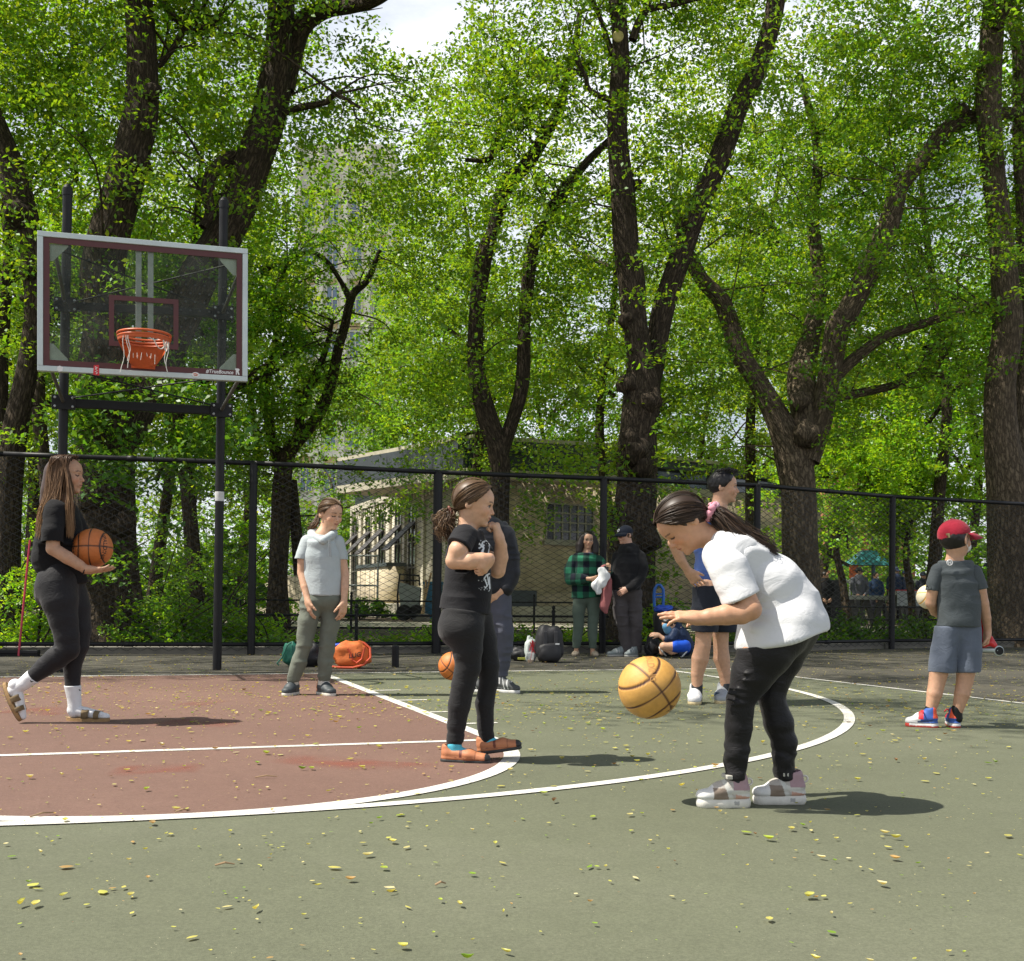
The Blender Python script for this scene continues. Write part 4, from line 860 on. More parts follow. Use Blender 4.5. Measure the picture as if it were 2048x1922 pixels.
for k, u in enumerate((712, 738, 765, 798, 826)):
    s, z = on_face(hl_, axL, ayL, u, 1050); zt = min(4.1, 4.0); wd = .95
    mb = MB(); mb.obox(hl_, axL, ayL, VZ, (s - wd / 2, -.012, .9), (s + wd / 2, .1, zt)); win = mb.build('window', M_DGL, hut)
    mb = MB()
    for dx in (-wd / 2 - .06, -.03, wd / 2): mb.obox(hl_, axL, ayL, VZ, (s + dx, -.05, .9), (s + dx + .06, -.013, zt))
    for zz in (.86, 1.7, 2.6, zt - .04): mb.obox(hl_, axL, ayL, VZ, (s - wd / 2, -.055, zz), (s + wd / 2, -.0505, zz + .06))
    mb.build('window_frame', M_MULL, win)
    mb = MB(); o = hl_ + axL * s + VZ * 3.35; dn_ = unit(-ayL * .72 - VZ * .72); pr = np.cross(axL, dn_)
    mb.obox(o, axL, dn_, pr, (-wd / 2 - .05, 0, -.02), (wd / 2 + .05, 1.45, .02)); mb.build('awning', M_AWN, hut)
for k, u in enumerate((706, 725, 752, 782, 812, 850, 880)):
    s, z = on_face(hl_, axL, ayL, u, 1050); mb = MB(); mb.obox(hl_, axL, ayL, VZ, (s - .16, -.10, .45), (s + .16, -.0, 4.34)); mb.build('pilaster', M_STONE, hut)
sA, _ = on_face(hl_, axL, ayL, 764, 1200); sB, _ = on_face(hl_, axL, ayL, 830, 1200)
lw = hl_ + axL * sA - ayL * 1.0; lw2 = hl_ + axL * sB - ayL * 1.0
lw_o = thing('low_brick_wall', 'low yellow brick wall with dark coping in front of the hut awnings', 'wall', lw)
wall_part('wall', lw, lw2, 0, 1.75, .6, M_YBR, lw_o); mb = MB(); mb.obox(lw, unit(lw2 - lw), np.cross(VZ, unit(lw2 - lw)), VZ, (-.06, -.06, 1.75), (np.linalg.norm(lw2 - lw) + .06, .66, 1.88)); mb.build('coping', M_FASC, lw_o)
# pale board fence
a, b = GW(470, 39.5), GW(622, 35.0); bf = thing('board_fence', 'pale plywood board fence beyond the path, left of the hut', 'fence', a); ax = unit(b - a); L = np.linalg.norm(b - a); ay = np.cross(VZ, ax); k = 0; x = 0
M_PLY = mat("pale_weathered_board", (.46, .40, .28), .85, .18, 1.5, .2, 20, stretch=(1, 1, .2))
mb = MB(); rr_ = random.Random(5)
while x < L: mb.obox(a, ax, ay, VZ, (x, rr_.uniform(-.006, .006), 0), (x + .29, .03, 1.32 + rr_.uniform(-.02, .02)), .004); x += .30
mb.build('boards', M_PLY, bf); mb = MB(); mb.obox(a, ax, ay, VZ, (0, .03, 1.0), (L, .09, 1.1)); mb.build('rail', M_PLY, bf)
# far buildings
M_CREAM = mat("cream_masonry", (.62, .60, .52), .85, .08, .3); M_BLUEGL = mat("blue_window_glass", (.10, .16, .24), .12, .4, .3, spec=.8); M_TAN = mat("tan_ornament", (.50, .38, .20), .85, .25, 1.5)
def tower(name, label, u0, u1, w, h, mw, cols, fl, pane_m, z_first=3, trim=None, ww=.52):
    a, b = GW(u0, w), GW(u1, w); o = thing(name, label, 'building', a); ax = unit(b - a); ay = np.cross(VZ, ax); L = np.linalg.norm(b - a)
    mb = MB(); mb.obox(a, ax, ay, VZ, (0, 0, 0), (L, 12, h)); wl = mb.build('wall', mw, o); step = L / cols; nf = int((h - z_first) / fl)
    for k in range(nf):
        z = z_first + k * fl
        if trim: mb = MB(); mb.obox(a, ax, ay, VZ, (-.1, -.25 if k % 3 == 0 else -.12, z - .75), (L + .1, -.001, z - .45)); mb.build('ledge', mw, o)
        for c in range(cols):
            x = c * step + step * (1 - ww) / 2
            mb = MB(); mb.obox(a, ax, ay, VZ, (x, -.03, z), (x + step * ww, .1, z + fl * .62)); wi = mb.build('window', pane_m, o)
            mb = MB()
            for dx in (0, step * ww / 2 - .04, step * ww - .08): mb.obox(a, ax, ay, VZ, (x + dx, -.10, z), (x + dx + .09, -.031, z + fl * .62))
            for dz in (0, fl * .31, fl * .62 - .1): mb.obox(a, ax, ay, VZ, (x, -.105, z + dz), (x + step * ww, -.101, z + dz + .09))
            mb.build('window_frame', mw, wi)
            if trim: mb = MB(); mb.obox(a, ax, ay, VZ, (x + .05, -.08, z + fl * .66), (x + step * ww - .05, -.001, z + fl * .82)); mb.build('spandrel', trim, o)
    for c in range(cols + 1):
        if not trim: break
        mb = MB(); mb.obox(a, ax, ay, VZ, (c * step - .22, -.32, 0), (c * step + .22, -.001, h)); mb.build('pilaster', mw, o)
    return o
tower('apartment_building', 'tall cream apartment building glimpsed through the leaves beside the backboard', 585, 775, 92, 37, M_CREAM, 4, 3.6, M_BLUEGL, 1.6, M_TAN)
M_RBR = mat("red_brick_far", (.36, .13, .075), .9, .2, .5)
tower('apartment_building', 'red brick building barely visible through the leaves on the right', 1650, 1830, 100, 16, M_RBR, 5, 3.4, M_DGL, 2.0, None)
# ------------------------------------------------------------------ lamp post
w = 26.5; b = GW(376, w); lp = thing('lamp_post', 'black park lamp post with warm panes in its lantern, left of the right hoop post', 'street lamp', b)
hz = lambda v: (P(376, v, w)[2])
mb = MB(); mb.lathe(b, [(.24, -.05), (.24, .2), (.19, .3), (.17, .75), (.10, .95), (.075, 1.1), (.06, hz(1035)), (.09, hz(1033)), (.05, hz(1030))], 16); mb.build('pole', M_BLK, lp)
zl = hz(1030); zt = hz(975); M_LANT = mat("amber_lantern_pane", (.62, .40, .20), .35, .15, 5); mb = MB(); mb.lathe(b, [(.10, zl), (.17, zt - .06)], 8); mb.build('lantern_pane', M_LANT, lp)
mb = MB()
for q in range(8): an = q * math.pi / 4; mb.tube([b + [.105 * math.cos(an), .105 * math.sin(an), zl], b + [.178 * math.cos(an), .178 * math.sin(an), zt - .06]], .010, 5)
mb.lathe(b, [(.21, zt - .06), (.22, zt - .03), (.13, zt + .06), (.05, zt + .12), (.02, zt + .22)], 16); mb.build('lantern_cap', M_BLK, lp)
# ------------------------------------------------------------------ shrubs, ground plants
def shrub(label, u, w, hgt, wid, n, base, seed, size=.075, per=34, group='shrubs in the bed behind the fence', name='shrub'):
    r = np.random.default_rng(seed); b = GW(u, w); t = thing(name, label, 'shrub', b, group); lb = Limbs()
    for k in range(6):
        d = np.array([r.normal(0, .5), r.normal(0, .5), 1.0]); lb.add([b - VZ * .05, b + d * hgt * .45 + r.normal(0, .05, 3), b + d * [1.3, 1.3, 1] * hgt * .85], [.016, .011, .004], 6, .05, seed + k, 4)
    d = r.normal(0, 1, (n, 3)); d /= np.linalg.norm(d, axis=1)[:, None]; d *= r.random((n, 1)) ** .4; d[:, 2] = np.abs(d[:, 2]) * .95 + .04
    c = b + d * [wid, wid * .7, hgt * .92]; p, k = clumps(c, per, .17 * r.uniform(.7, 1.3, n), r, .8); p[:, 2] = np.abs(p[:, 2] - .01) + .01
    s = r.uniform(.75, 1.25, n); leaves('foliage', p, size, r, t, base, ccol=s[k]); lb.build('stems', M_BARK, t)
BR, MD, DK = (.15, .24, .018), (.095, .165, .022), (.055, .105, .022)
for i, (lbl, u, w, h, wd, n, bs) in enumerate((
    ('tall bright green shrub behind the red broom handle at the left', 75, 16.4, 1.5, .75, 62, BR), ('bright shrub behind the walking woman, low', 128, 17.4, 1.25, .6, 42, BR), ('leafy shrub right of the massive trunk', 318, 15.9, .95, .75, 64, MD), ('dark green shrub below the lamp post', 392, 16.4, 1.0, .7, 52, MD),
    ('upright yellow green plant left of the girl in grey', 540, 17.0, .62, .3, 15, BR), ('low shrub between the right hoop post and the fence post beside it', 462, 17.2, .6, .55, 34, MD), ('big dark shrub far behind the lamp post', 430, 27.5, 2.3, 1.5, 80, DK), ('dark shrub at the left end behind the leaning tree', -10, 19, 2.4, 1.3, 80, MD),
    ('low bright plant behind the middle girl', 880, 17.2, .42, .35, 20, BR), ('low plant left of the black backpack', 1030, 17.4, .42, .35, 18, MD), ('plant between the backpack and the woman in plaid', 1140, 18.0, .4, .4, 18, BR), ('plant behind the hand truck', 1320, 18.2, .95, .4, 26, BR), ('low shrub behind the legs of the man in blue', 1480, 18.6, .75, .6, 30, MD),
    ('low dark shrub right of the bending girl', 1660, 20.4, .62, .8, 40, DK), ('low shrub behind the fence post left of the boy', 1740, 20.6, .6, .7, 34, DK), ('shrub behind the boy in shorts', 1850, 21.2, .65, .8, 36, DK), ('low shrub at the foot of the hut wall behind the path', 720, 36, .7, 1.4, 40, DK), ('tall leafy bush behind the fence between trunk and lamp post', 300, 21, 2.4, 1.1, 66, MD), ('tall leafy bush between the lamp post and the right hoop post', 420, 23, 2.8, 1.2, 72, MD), ('tall pale bush left of the pale board fence', 480, 30, 3.2, 1.5, 80, BR), ('tall bush filling the space left of the massive trunk', 100, 21, 2.6, 1.0, 70, BR), ('low bush at the right edge behind the grey trunk', 1960, 25, 2.4, 1.2, 70, MD), ('bush behind the bending girl, left of the sunlit trunk', 1520, 26, 1.6, 1.0, 50, MD), ('shrub far right at the picture edge', 2060, 23.0, .8, .8, 30, DK), ('shrub behind the pale boards, far left', 250, 31, 2.6, 1.9, 80, MD), ('shrub left of the pale board fence', 330, 35, 2.4, 2.0, 80, MD), ('leafy shrub beside the pale trunk behind the playground', 1560, 36, 2.6, 1.5, 60, MD), ('tall shrub beyond the playground, right', 1960, 38, 3.2, 2.0, 90, MD), ('tall shrub beyond the playground roof', 1800, 50, 4.2, 3.0, 110, MD))):
    big_ = w > 24; shrub(lbl, u, w, h, wd, int(n * (1.5 if big_ else 1)), bs, 200 + i, .078 if not big_ else .13, 34 if not big_ else 40)
def park_wood(seed):
    r = np.random.default_rng(seed); n = 2600
    u = r.uniform(-500, 2600, n); w = r.uniform(58, 85, n); z = np.abs(r.normal(0, 4.2, n)) + .3; c = np.array([GW(a, b) for a, b in zip(u, w)]); c[:, 2] = z
    c = c[~in_gap(c, r)]; p, k = clumps(c, 30, 1.5 * r.uniform(.6, 1.3, len(c)), r); p[:, 2] = np.abs(p[:, 2])
    o = leaves('far_wood', p, .36, r, None, (.075, .135, .022), ccol=r.uniform(.7, 1.25, len(c))[k]); struct(o, 'stuff'); o['label'] = 'mass of foliage closing the view far beyond the hut'; o['category'] = 'wood'
park_wood(300)
def ground_cover(seed):
    r = np.random.default_rng(seed); P_ = []
    n = 4200; i = r.uniform(0, len(FU) - 1.001, n); k = i.astype(int); f = (i - k)[:, None]; A = np.array(FB); base = A[k] * (1 - f) + A[k + 1] * f
    d = unit(ayF * [1, 1, 0] + 0); base = base + np.array([-.3, .95, 0]) / 1.0 * (.55 + np.abs(r.normal(0, 1.6, n)))[:, None]
    keep = vnoise(base * .9, 4) > -.12; base = base[keep]; q = np.repeat(base, 7, 0) + r.normal(0, .12, (len(base) * 7, 3)); q[:, 2] = np.abs(r.normal(0, .10, len(q))) + .01
    o = leaves('ground_cover', q, .085, r, None, (.095, .165, .02), droop=-.1); struct(o, 'stuff'); o['label'] = 'low green ground cover in the bed behind the fence'; o['category'] = 'ground cover'
ground_cover(301)
# fallen leaves on the court
def fallen(seed):
    r = np.random.default_rng(seed); n0 = 16000; uu = r.uniform(-60, 2110, n0); ww = np.concatenate([2.3 + 8 * r.random(n0 // 2) ** .8, 8 + 12 * r.random(n0 - n0 // 2)])
    pts = np.array([GW(a, b) for a, b in zip(uu, ww)]); back_ = (pts[:, 1] > -1.0).astype(float); right = (pts[:, 0] > 4).astype(float)
    dens = (vnoise(pts * [.8, .8, 0] + 3, 9) * .5 + .5) * .9 + .28 + back_ * .35 + right * .25; keep = r.random(n0) < dens * np.where(ww < 5.5, .30, np.where(ww < 7.5, .5, 1.0)) * np.where(pts[:, 1] > 1.7, 3.0, 1.0)
    inb = np.array([p[1] < np.interp(p[0], [q[0] for q in FB], [q[1] for q in FB]) + .1 for p in pts]); pts = pts[keep & inb]; n = len(pts)
    wd = (pts - CAM) @ FWD
    size = np.where(r.random(n) < .20, r.uniform(.018, .046, n), r.uniform(.005, .020, n)); size = np.where(wd > 10, size.clip(.016, .06), size)
    t = np.linspace(-1, 1, 5); a = r.uniform(0, 2 * np.pi, n); ca, sa = np.cos(a), np.sin(a); curl = r.uniform(-.2, .9, n); asp = r.uniform(.22, .75, n)
    vs = []
    for i, tt in enumerate(t):
        hw = (1 - tt ** 2) ** .7 * (1 - .25 * tt)
        for s in (-1, 0, 1):
            x = tt * size / 2; y = s * hw * asp * size / 2 + .04 * size * (tt ** 2); z = curl * size * (.35 * tt ** 2 + .30 * abs(s) * hw) + .004
            vs.append(np.stack([pts[:, 0] + x * ca - y * sa, pts[:, 1] + x * sa + y * ca, z + .0082], 1))
    v = np.stack(vs, 1).reshape(-1, 3); f0 = np.array([(i * 3 + j, i * 3 + j + 1, (i + 1) * 3 + j + 1, (i + 1) * 3 + j) for i in range(4) for j in range(2)])
    f = (f0[None] + (np.arange(n) * 15)[:, None, None]).reshape(-1, 4)
    pal = np.array([(.50, .46, .12), (.46, .46, .10), (.52, .47, .20), (.30, .38, .05), (.17, .29, .03), (.40, .26, .10), (.16, .09, .04), (.55, .50, .28)]); c = pal[r.choice(8, n, p=[.24, .2, .14, .14, .09, .08, .04, .07])] * r.uniform(.75, 1.15, (n, 1))
    o = link('fallen_leaves', np_mesh('fallen_leaves', v, f, 4, np.repeat(c, 15, 0), True), leaf_mat("fallen_leaf", .15)); struct(o, 'stuff'); o['label'] = 'small yellow and green fallen leaves scattered over the court'; o['category'] = 'fallen leaves'
    m = MB()
    for (u, v_, L, an) in ((510, 1560, .10, .2), (350, 1630, .06, .6), (60, 1640, .10, .9), (870, 1778, .035, .3), (430, 1738, .06, .1)):
        p = G(u, v_) + VZ * .012; d = np.array([math.cos(an - .3), math.sin(an - .3), 0]); m.tube([p, p + d * L * .5 + [0, 0, .008], p + d * L + [0, .01, 0]], [.003, .0035, .002], 6)
    o = m.build('fallen_twigs', mat("dry_twig", (.30, .20, .11), .9)); struct(o, 'stuff'); o['label'] = 'a few dry twigs lying on the court'; o['category'] = 'twigs'
fallen(302)
# ------------------------------------------------------------------ broom, bags, carts
def frame_at(u, w):
    o = GW(u, w); ax = unit(RGT * [1, 1, 0]); return o, ax, np.cross(VZ, ax), w / FPX     # origin, right, away, metres per pixel
o, ax, ay, s = frame_at(40, 14.3); bm_ = thing('broom', 'wide black push broom with a red handle leaning on the fence at the left', 'broom', o)
mb = MB(); mb.tube([P(37, 1312, 14.25), P(48, 1200, 14.35), P(60, 1080, 14.5)], .014, 10); mb.build('handle', mat("red_broom_handle", (.36, .012, .035), .35), bm_)
mb = MB(); mb.obox(o, ax, ay, VZ, (-.36, -.05, .035), (.24, .05, .085), .01); mb.build('head', M_BLK, bm_); mb = MB()
for k in range(60): x = -.35 + k * .0098; mb.obox(o, ax, ay, VZ, (x, -.045, .001), (x + .007, .045, .036))
mb.build('bristles', M_BLK, bm_)
def blob(name, o, ax, ay, az, rx, ry, rz, m, parent=None, seed=0, amp=.10, p=2.6, flat=True, taper=0.0):
    """soft lumpy bag body: super-ellipsoid standing on its base"""
    th = np.linspace(0, np.pi, 19); ph = np.linspace(0, 2 * np.pi, 33)[:-1]; v = []
    sp = lambda c, e: np.sign(c) * np.abs(c) ** e
    for a in th:
        for q in ph:
            x = sp(math.sin(a), 2 / p) * sp(math.cos(q), 2 / p); y = sp(math.sin(a), 2 / p) * sp(math.sin(q), 2 / p); z = sp(math.cos(a), 2 / p)
            k = 1 + amp * vnoise(np.array([[x * 2.2 + seed, y * 2.2, z * 2.2]]), seed)[0] + amp * .5 * vnoise(np.array([[x * 6 + seed, y * 6, z * 6]]), seed + 1)[0]
            tz = 1 - taper * (z * .5 + .5); zz = max(z * k, -1 if flat else -9); v.append(np.asarray(o) + ax * x * rx * k * tz + ay * y * ry * k * tz + az * (zz + 1) * rz)
    n = 32; f = [(i * n + j, i * n + (j + 1) % n, (i + 1) * n + (j + 1) % n, (i + 1) * n + j) for i in range(18) for j in range(n)]
    return link(name, np_mesh(name, np.array(v), np.array(f)[:, ::-1], 4, None, True), m, parent)
M_ORF = mat("orange_canvas", (.62, .15, .03), .75, .15, 12, .4, 60); M_ORS = mat("orange_red_webbing", (.60, .085, .03), .7, .1, 20); M_GRF = mat("green_nylon", (.012, .13, .085), .55, .2, 12, .5, 40); M_BKF = mat("black_nylon", (.012, .012, .014), .6, .3, 12, .4, 60); M_BLF = mat("blue_nylon", (.012, .06, .40), .5, .2, 12, .3, 50); M_WHF = mat("white_cloth", (.66, .67, .66), .8, .08, 12, .4, 50)
o, ax, ay, s = frame_at(704, 12.85); t = thing('duffel_bag', 'orange duffel bag with red straps lying by the fence behind the girl in grey', 'bag', o)
blob('body', o, ax, ay, VZ, 40 * s, .14, 27 * s, M_ORF, t, 3, .16, 2.8, True, .25); mb = MB(); mb.tube([o + ax * x * s - ay * (.135) + VZ * z * s for x, z in ((-6, 40), (0, 30), (3, 18), (12, 12), (22, 20), (26, 36), (28, 44))], .012, 6); mb.build('handle', M_ORS, t)
mb = MB(); mb.tube([o + ax * x * s - ay * y + VZ * z * s for x, y, z in ((-40, .10, 4), (-20, .15, 3), (5, .16, 3), (25, .13, 8), (38, .08, 22), (36, .02, 40), (24, 0, 50), (12, -.02, 54))], .014, 6); mb.build('strap', M_ORS, t)
vt, ft = text_mesh('LUG', .07, True); mb = MB(); mb.add(np.array([o + ax * (9 * s + q[0]) - ay * (.158) + VZ * (27 * s + q[1] + .2 * q[0]) for q in vt]), ft); mb.build('lettering', M_BKF, t)
mb = MB(); blob('flap', o + ax * -24 * s + VZ * 40 * s, ax, ay, VZ, 12 * s, .05, 5 * s, M_BLF, t, 4, .15)
o, ax, ay, s = frame_at(582, 12.95); t = thing('backpack', 'green drawstring backpack half hidden behind the girl in grey', 'bag', o); blob('body', o, ax, ay, VZ, 22 * s, .13, 26 * s, M_GRF, t, 7, .18, 2.4, True, .45); mb = MB(); mb.tube([o + ax * x * s - ay * .12 + VZ * z * s for x, z in ((-20, 4), (-24, 8), (-14, 20), (-4, 44), (4, 50))], .010, 6); mb.tube([o + ax * x * s - ay * .13 + VZ * z * s for x, z in ((6, 44), (4, 30), (8, 14))], .009, 6); mb.build('strap', M_GRF, t)
o, ax, ay, s = frame_at(624, 13.05); t = thing('backpack', 'dark lumpy backpack between the legs of the girl in grey', 'bag', o); blob('body', o, ax, ay, VZ, 25 * s, .14, 25 * s, M_BKF, t, 8, .2, 2.4, True, .25); mb = MB(); mb.tube([o + ax * x * s - ay * .13 + VZ * z * s for x, z in ((-10, 44), (-14, 28), (-8, 10))], .011, 6); mb.build('strap', M_BKF, t)
o, ax, ay, s = frame_at(790.5, 13.1); mb = MB(); mb.lathe(o, [(.042, 0), (.042, .235), (.038, .25), (.02, .256)], 20); tag(mb.build('bollard', M_BLK, None), 'short black steel stub post standing at the back of the court', 'bollard')
o, ax, ay, s = frame_at(1098, 14.4); t = thing('backpack', 'big black backpack standing by the fence left of the woman in plaid', 'bag', o); blob('body', o, ax, ay, VZ, 29 * s, .15, 37 * s, M_BKF, t, 9, .08, 3.2, True, .12); blob('front_pocket', o - ay * .12, ax, ay, VZ, 22 * s, .08, 20 * s, M_BKF, t, 10, .08, 3)
mb = MB()
for x in (-9, 12): mb.obox(o + ax * x * s - ay * .158, ax, ay, VZ, (-.022, -.012, .06), (.022, .0, 62 * s), .005)
mb.build('strap', mat("dark_grey_webbing", (.03, .03, .034), .6), t); mb = MB(); mb.obox(o + ax * 14 * s - ay * .17, ax, ay, VZ, (-.02, -.006, 36 * s), (.03, .0, 39 * s)); mb.build('tag', M_WHF, t)
o, ax, ay, s = frame_at(1060, 14.5); t = thing('tote_bag', 'pale crumpled bag with a red cord beside the big black backpack', 'bag', o); blob('body', o, ax, ay, VZ, 14 * s, .09, 24 * s, mat("pale_grey_green_cloth", (.45, .50, .47), .8, .15, 12, .5, 40), t, 12, .2, 2.3, True, .3); mb = MB(); rr_ = random.Random(2)
mb.tube([o + ax * (4 + rr_.uniform(-6, 6)) * s - ay * (.10) + VZ * (14 + 30 * abs(math.sin(k * 1.3)) + rr_.uniform(-4, 4)) * s for k in range(14)], .006, 6); mb.build('cord', mat("red_cord", (.5, .02, .03), .6), t)
o, ax, ay, s = frame_at(1061, 14.2); t = thing('drink_cup', 'clear plastic cup with brown drink standing in front of the pale bag', 'cup', o); mb = MB(); mb.lathe(o, [(.034, 0), (.047, .115), (.05, .12), (.05, .128)], 20)
m, nt, b_, out = new_mat("clear_plastic"); b_.inputs['Base Color'].default_value = (.8, .82, .8, 1); b_.inputs['Alpha'].default_value = .35; b_.inputs['Roughness'].default_value = .1; mb.build('cup_wall', m, t, True)
mb = MB(); mb.lathe(o, [(.031, .004), (.036, .04)], 16); mb.build('drink', mat("brown_drink", (.35, .20, .10), .3), t); mb = MB(); mb.tube([o + VZ * .03, o + VZ * .19 + ax * .02], .004, 6); mb.build('straw', mat("red_straw", (.5, .03, .05), .5), t)
o, ax, ay, s = frame_at(1038, 14.6); t = thing('gear_bag', 'low black sports bag left of the pale crumpled bag', 'bag', o); blob('body', o, ax, ay, VZ, 17 * s, .11, 14 * s, M_BKF, t, 13, .2, 2.4); mb = MB(); mb.obox(o - ay * .115, ax, ay, VZ, (-.02, -.01, .02), (.10, 0, .05), .004); mb.build('trim', mat("yellow_green_trim", (.35, .36, .05), .6), t)
o, ax, ay, s = frame_at(1334, 16.4); t = thing('hand_truck', 'folding hand truck with blue loop handle carrying a black bag beside the tree', 'cart', o)
mb = MB(); mb.tube([o + ax * x * s + VZ * z * s for x, z in ((-26, 96), (-27, 120), (-26, 132), (-21, 140), (-15, 140), (-9, 132), (-8, 120), (-9, 96))], .022, 10); mb.tube([o + ax * x * s + VZ * z * s for x, z in ((-26, 116), (-9, 116))], .014, 8); mb.tube([o + ax * x * s + VZ * z * s for x, z in ((-26, 122), (-9, 122))], .012, 8); mb.build('handle', mat("blue_plastic", (.015, .11, .40), .35), t)
mb = MB(); [mb.tube([o + ax * x * s + VZ * .1, o + ax * x * s + VZ * 98 * s], .010, 8) for x in (-26, -9)]; mb.obox(o - ay * .3, ax, ay, VZ, (-.22, 0, .03), (.2, .32, .05), .004); mb.build('frame', M_STRUT, t)
blob('bag', o + VZ * 30 * s - ay * .10, ax, ay, VZ, 28 * s, .17, 32 * s, M_BKF, t, 14, .1, 3.5); blob('flap', o + ax * -10 * s + VZ * 84 * s - ay * .12, ax, ay, VZ, 18 * s, .12, 8 * s, M_BLF, t, 15, .2, 2.4)
for x in (-.17, .15):
    mb = MB(); mb.lathe(o + ax * x + VZ * .09 + ay * .06, [(.03, -.02), (.09, -.02), (.09, .02), (.03, .02)], 18, ay, VZ, ax); mb.build('wheel', M_BLK, t)
o, ax, ay, s = frame_at(1303, 15.9); t = thing('gear_bag', 'round black bag in front of the crouching boy', 'bag', o); blob('body', o, ax, ay, VZ, 16 * s, .14, 21 * s, M_BKF, t, 16, .2, 2.3, True, .2); mb = MB(); mb.tube([o + ax * x * s - ay * .13 + VZ * z * s for x, z in ((-8, 30), (-12, 18), (-4, 8))], .01, 6); mb.build('strap', M_BKF, t)
# tilt cart, tools and blue bin by the hut
o, ax, ay, s = frame_at(820, 34.3); t = thing('tilt_cart', 'grey tilt cart with black handle parked by the low brick wall', 'cart', o); M_GRP = mat("grey_moulded_plastic", (.22, .24, .24), .5, .2, 3)
mb = MB(); mb.prism([(-16 * s, 18 * s), (18 * s, 22 * s), (21 * s, 66 * s), (-20 * s, 76 * s), (-22 * s, 60 * s)], o, ax, VZ, ay, -.35, .35); mb.build('tub', M_GRP, t)
mb = MB(); mb.tube([o + ax * x * s - ay * .3 + VZ * z * s for x, z in ((-22, 10), (-24, 50), (-20, 92), (18, 90), (20, 70))], .03, 8); mb.tube([o + ax * x * s - ay * .3 + VZ * z * s for x, z in ((-19, 80), (18, 80))], .025, 8); mb.tube([o + ax * x * s - ay * .3 + VZ * z * s for x, z in ((-22, 12), (18, 14))], .03, 8); mb.build('handle', M_BLK, t)
for x in (-10, 14):
    mb = MB(); mb.lathe(o + ax * x * s + VZ * .24 - ay * .36, [(.08, -.05), (.24, -.05), (.24, .05), (.08, .05)], 20, ax, VZ, ay); mb.build('wheel', M_BLK, t)
o, ax, ay, s = frame_at(866, 34.6); t = thing('waste_bin', 'blue wheeled bin beside the tilt cart', 'bin', o); M_BIN = mat("blue_bin_plastic", (.02, .13, .26), .5, .2, 3); mb = MB(); mb.prism([(-14 * s, 4 * s), (14 * s, 4 * s), (18 * s, 72 * s), (-18 * s, 72 * s)], o, ax, VZ, ay, -.3, .3); mb.build('body', M_BIN, t); mb = MB(); mb.obox(o, ax, ay, VZ, (-20 * s, -.34, 72 * s), (20 * s, .34, 78 * s), .02); mb.build('lid', M_BIN, t)
for k, (u0, u1, vt_, lb_) in enumerate(((840, 862, 1146, 'long wooden rake leaning right against the blue bin'), (846, 852, 1160, 'thin wooden broom standing steeply beside the blue bin'))):
    a = GW(u0, 33.6); b = P(u1, vt_, 34.2); t = thing('yard_tool', lb_, 'tool', a); mb = MB(); mb.tube([a, b], .03, 8); mb.build('handle', mat("old_wood_handle", (.33, .22, .12), .8) if k == 0 else bpy.data.materials["old_wood_handle"], t); mb = MB(); mb.obox(a, ax, ay, VZ, (-.2, -.05, 0), (.2, .05, .22 if k else .1), .01); mb.build('head', M_STRUT, t)
# light metal gate frame by the hut's left
a = GW(676, 36.5); t = thing('metal_gate', 'thin grey metal gate frame standing left of the hut wall', 'gate', a); ax = unit(RGT * [1, 1, 0]); mb = MB()
for z in (.15, 1.05, 2.0): mb.tube([a + VZ * z, a + ax * 1.25 + VZ * z], .03, 8)
for x in (0, 1.25): mb.tube([a + ax * x, a + ax * x + VZ * 2.02], .035, 8)
mb.build('frame', mat("grey_galvanised", (.34, .36, .36), .5, .1, 5), t); mb = MB(); [mb.tube([a + ax * (.1 + .15 * k) + VZ * .15, a + ax * (.1 + .15 * k) + VZ * 2.0], .008, 5) for k in range(8)]; mb.build('bars', bpy.data.materials["grey_galvanised"], t)
# stone blocks and lying pipes at the far left
o, ax, ay, s = frame_at(92, 19.5); t = thing('stone_kerb', 'pale stone blocks lying beyond the fence left of the massive trunk', 'stone block', o); mb = MB(); mb.obox(o, ax, ay, VZ, (-.5, -.2, -.02), (.36, .2, .34), .03); mb.build('lower_block', M_STONE, t); mb = MB(); mb.obox(o, ax, ay, VZ, (-.42, -.14, .343), (.5, .2, .50), .03); mb.build('upper_block', M_STONE, t)
for k, (z0, z1, lb_) in enumerate(((.50, .80, 'black pipe leaning above two others on the stone blocks'), (.40, .66, 'middle one of three black pipes leaning on the stone blocks'), (.28, .50, 'lowest of three black pipes leaning on the stone blocks'))):
    mb = MB(); mb.tube([o - ay * .24 - ax * .6 + VZ * z0, o - ay * .24 + ax * .6 + VZ * z1], .022, 8); tag(mb.build('steel_pipe', M_BLK), lb_, 'pipe', 'black pipes on the stone blocks')
# ------------------------------------------------------------------ playground on the right
o, ax, ay, s = frame_at(1735, 41); t = thing('playground_shelter', 'teal hipped roof of a playground structure on blue posts behind the tables', 'play structure', o); M_TEAL = mat("teal_roof", (.05, .24, .25), .45, .2, 2); M_BPO = mat("blue_grey_post", (.06, .10, .17), .5, .2, 3)
zb, zt = P(1735, 1131, 41)[2], P(1735, 1101, 41)[2]; hw = 44 * s; v = [o + ax * (a * hw) + ay * (b * hw * .8) + VZ * zb for a, b in ((-1, -1), (1, -1), (1, 1), (-1, 1))] + [o + ax * (a * hw * .28) + ay * (b * .2) + VZ * zt for a, b in ((-1, -1), (1, -1), (1, 1), (-1, 1))]
mb = MB(); mb.add(v, [(0, 1, 5, 4), (1, 2, 6, 5), (2, 3, 7, 6), (3, 0, 4, 7), (4, 5, 6, 7), (3, 2, 1, 0)]); mb.build('roof', M_TEAL, t)
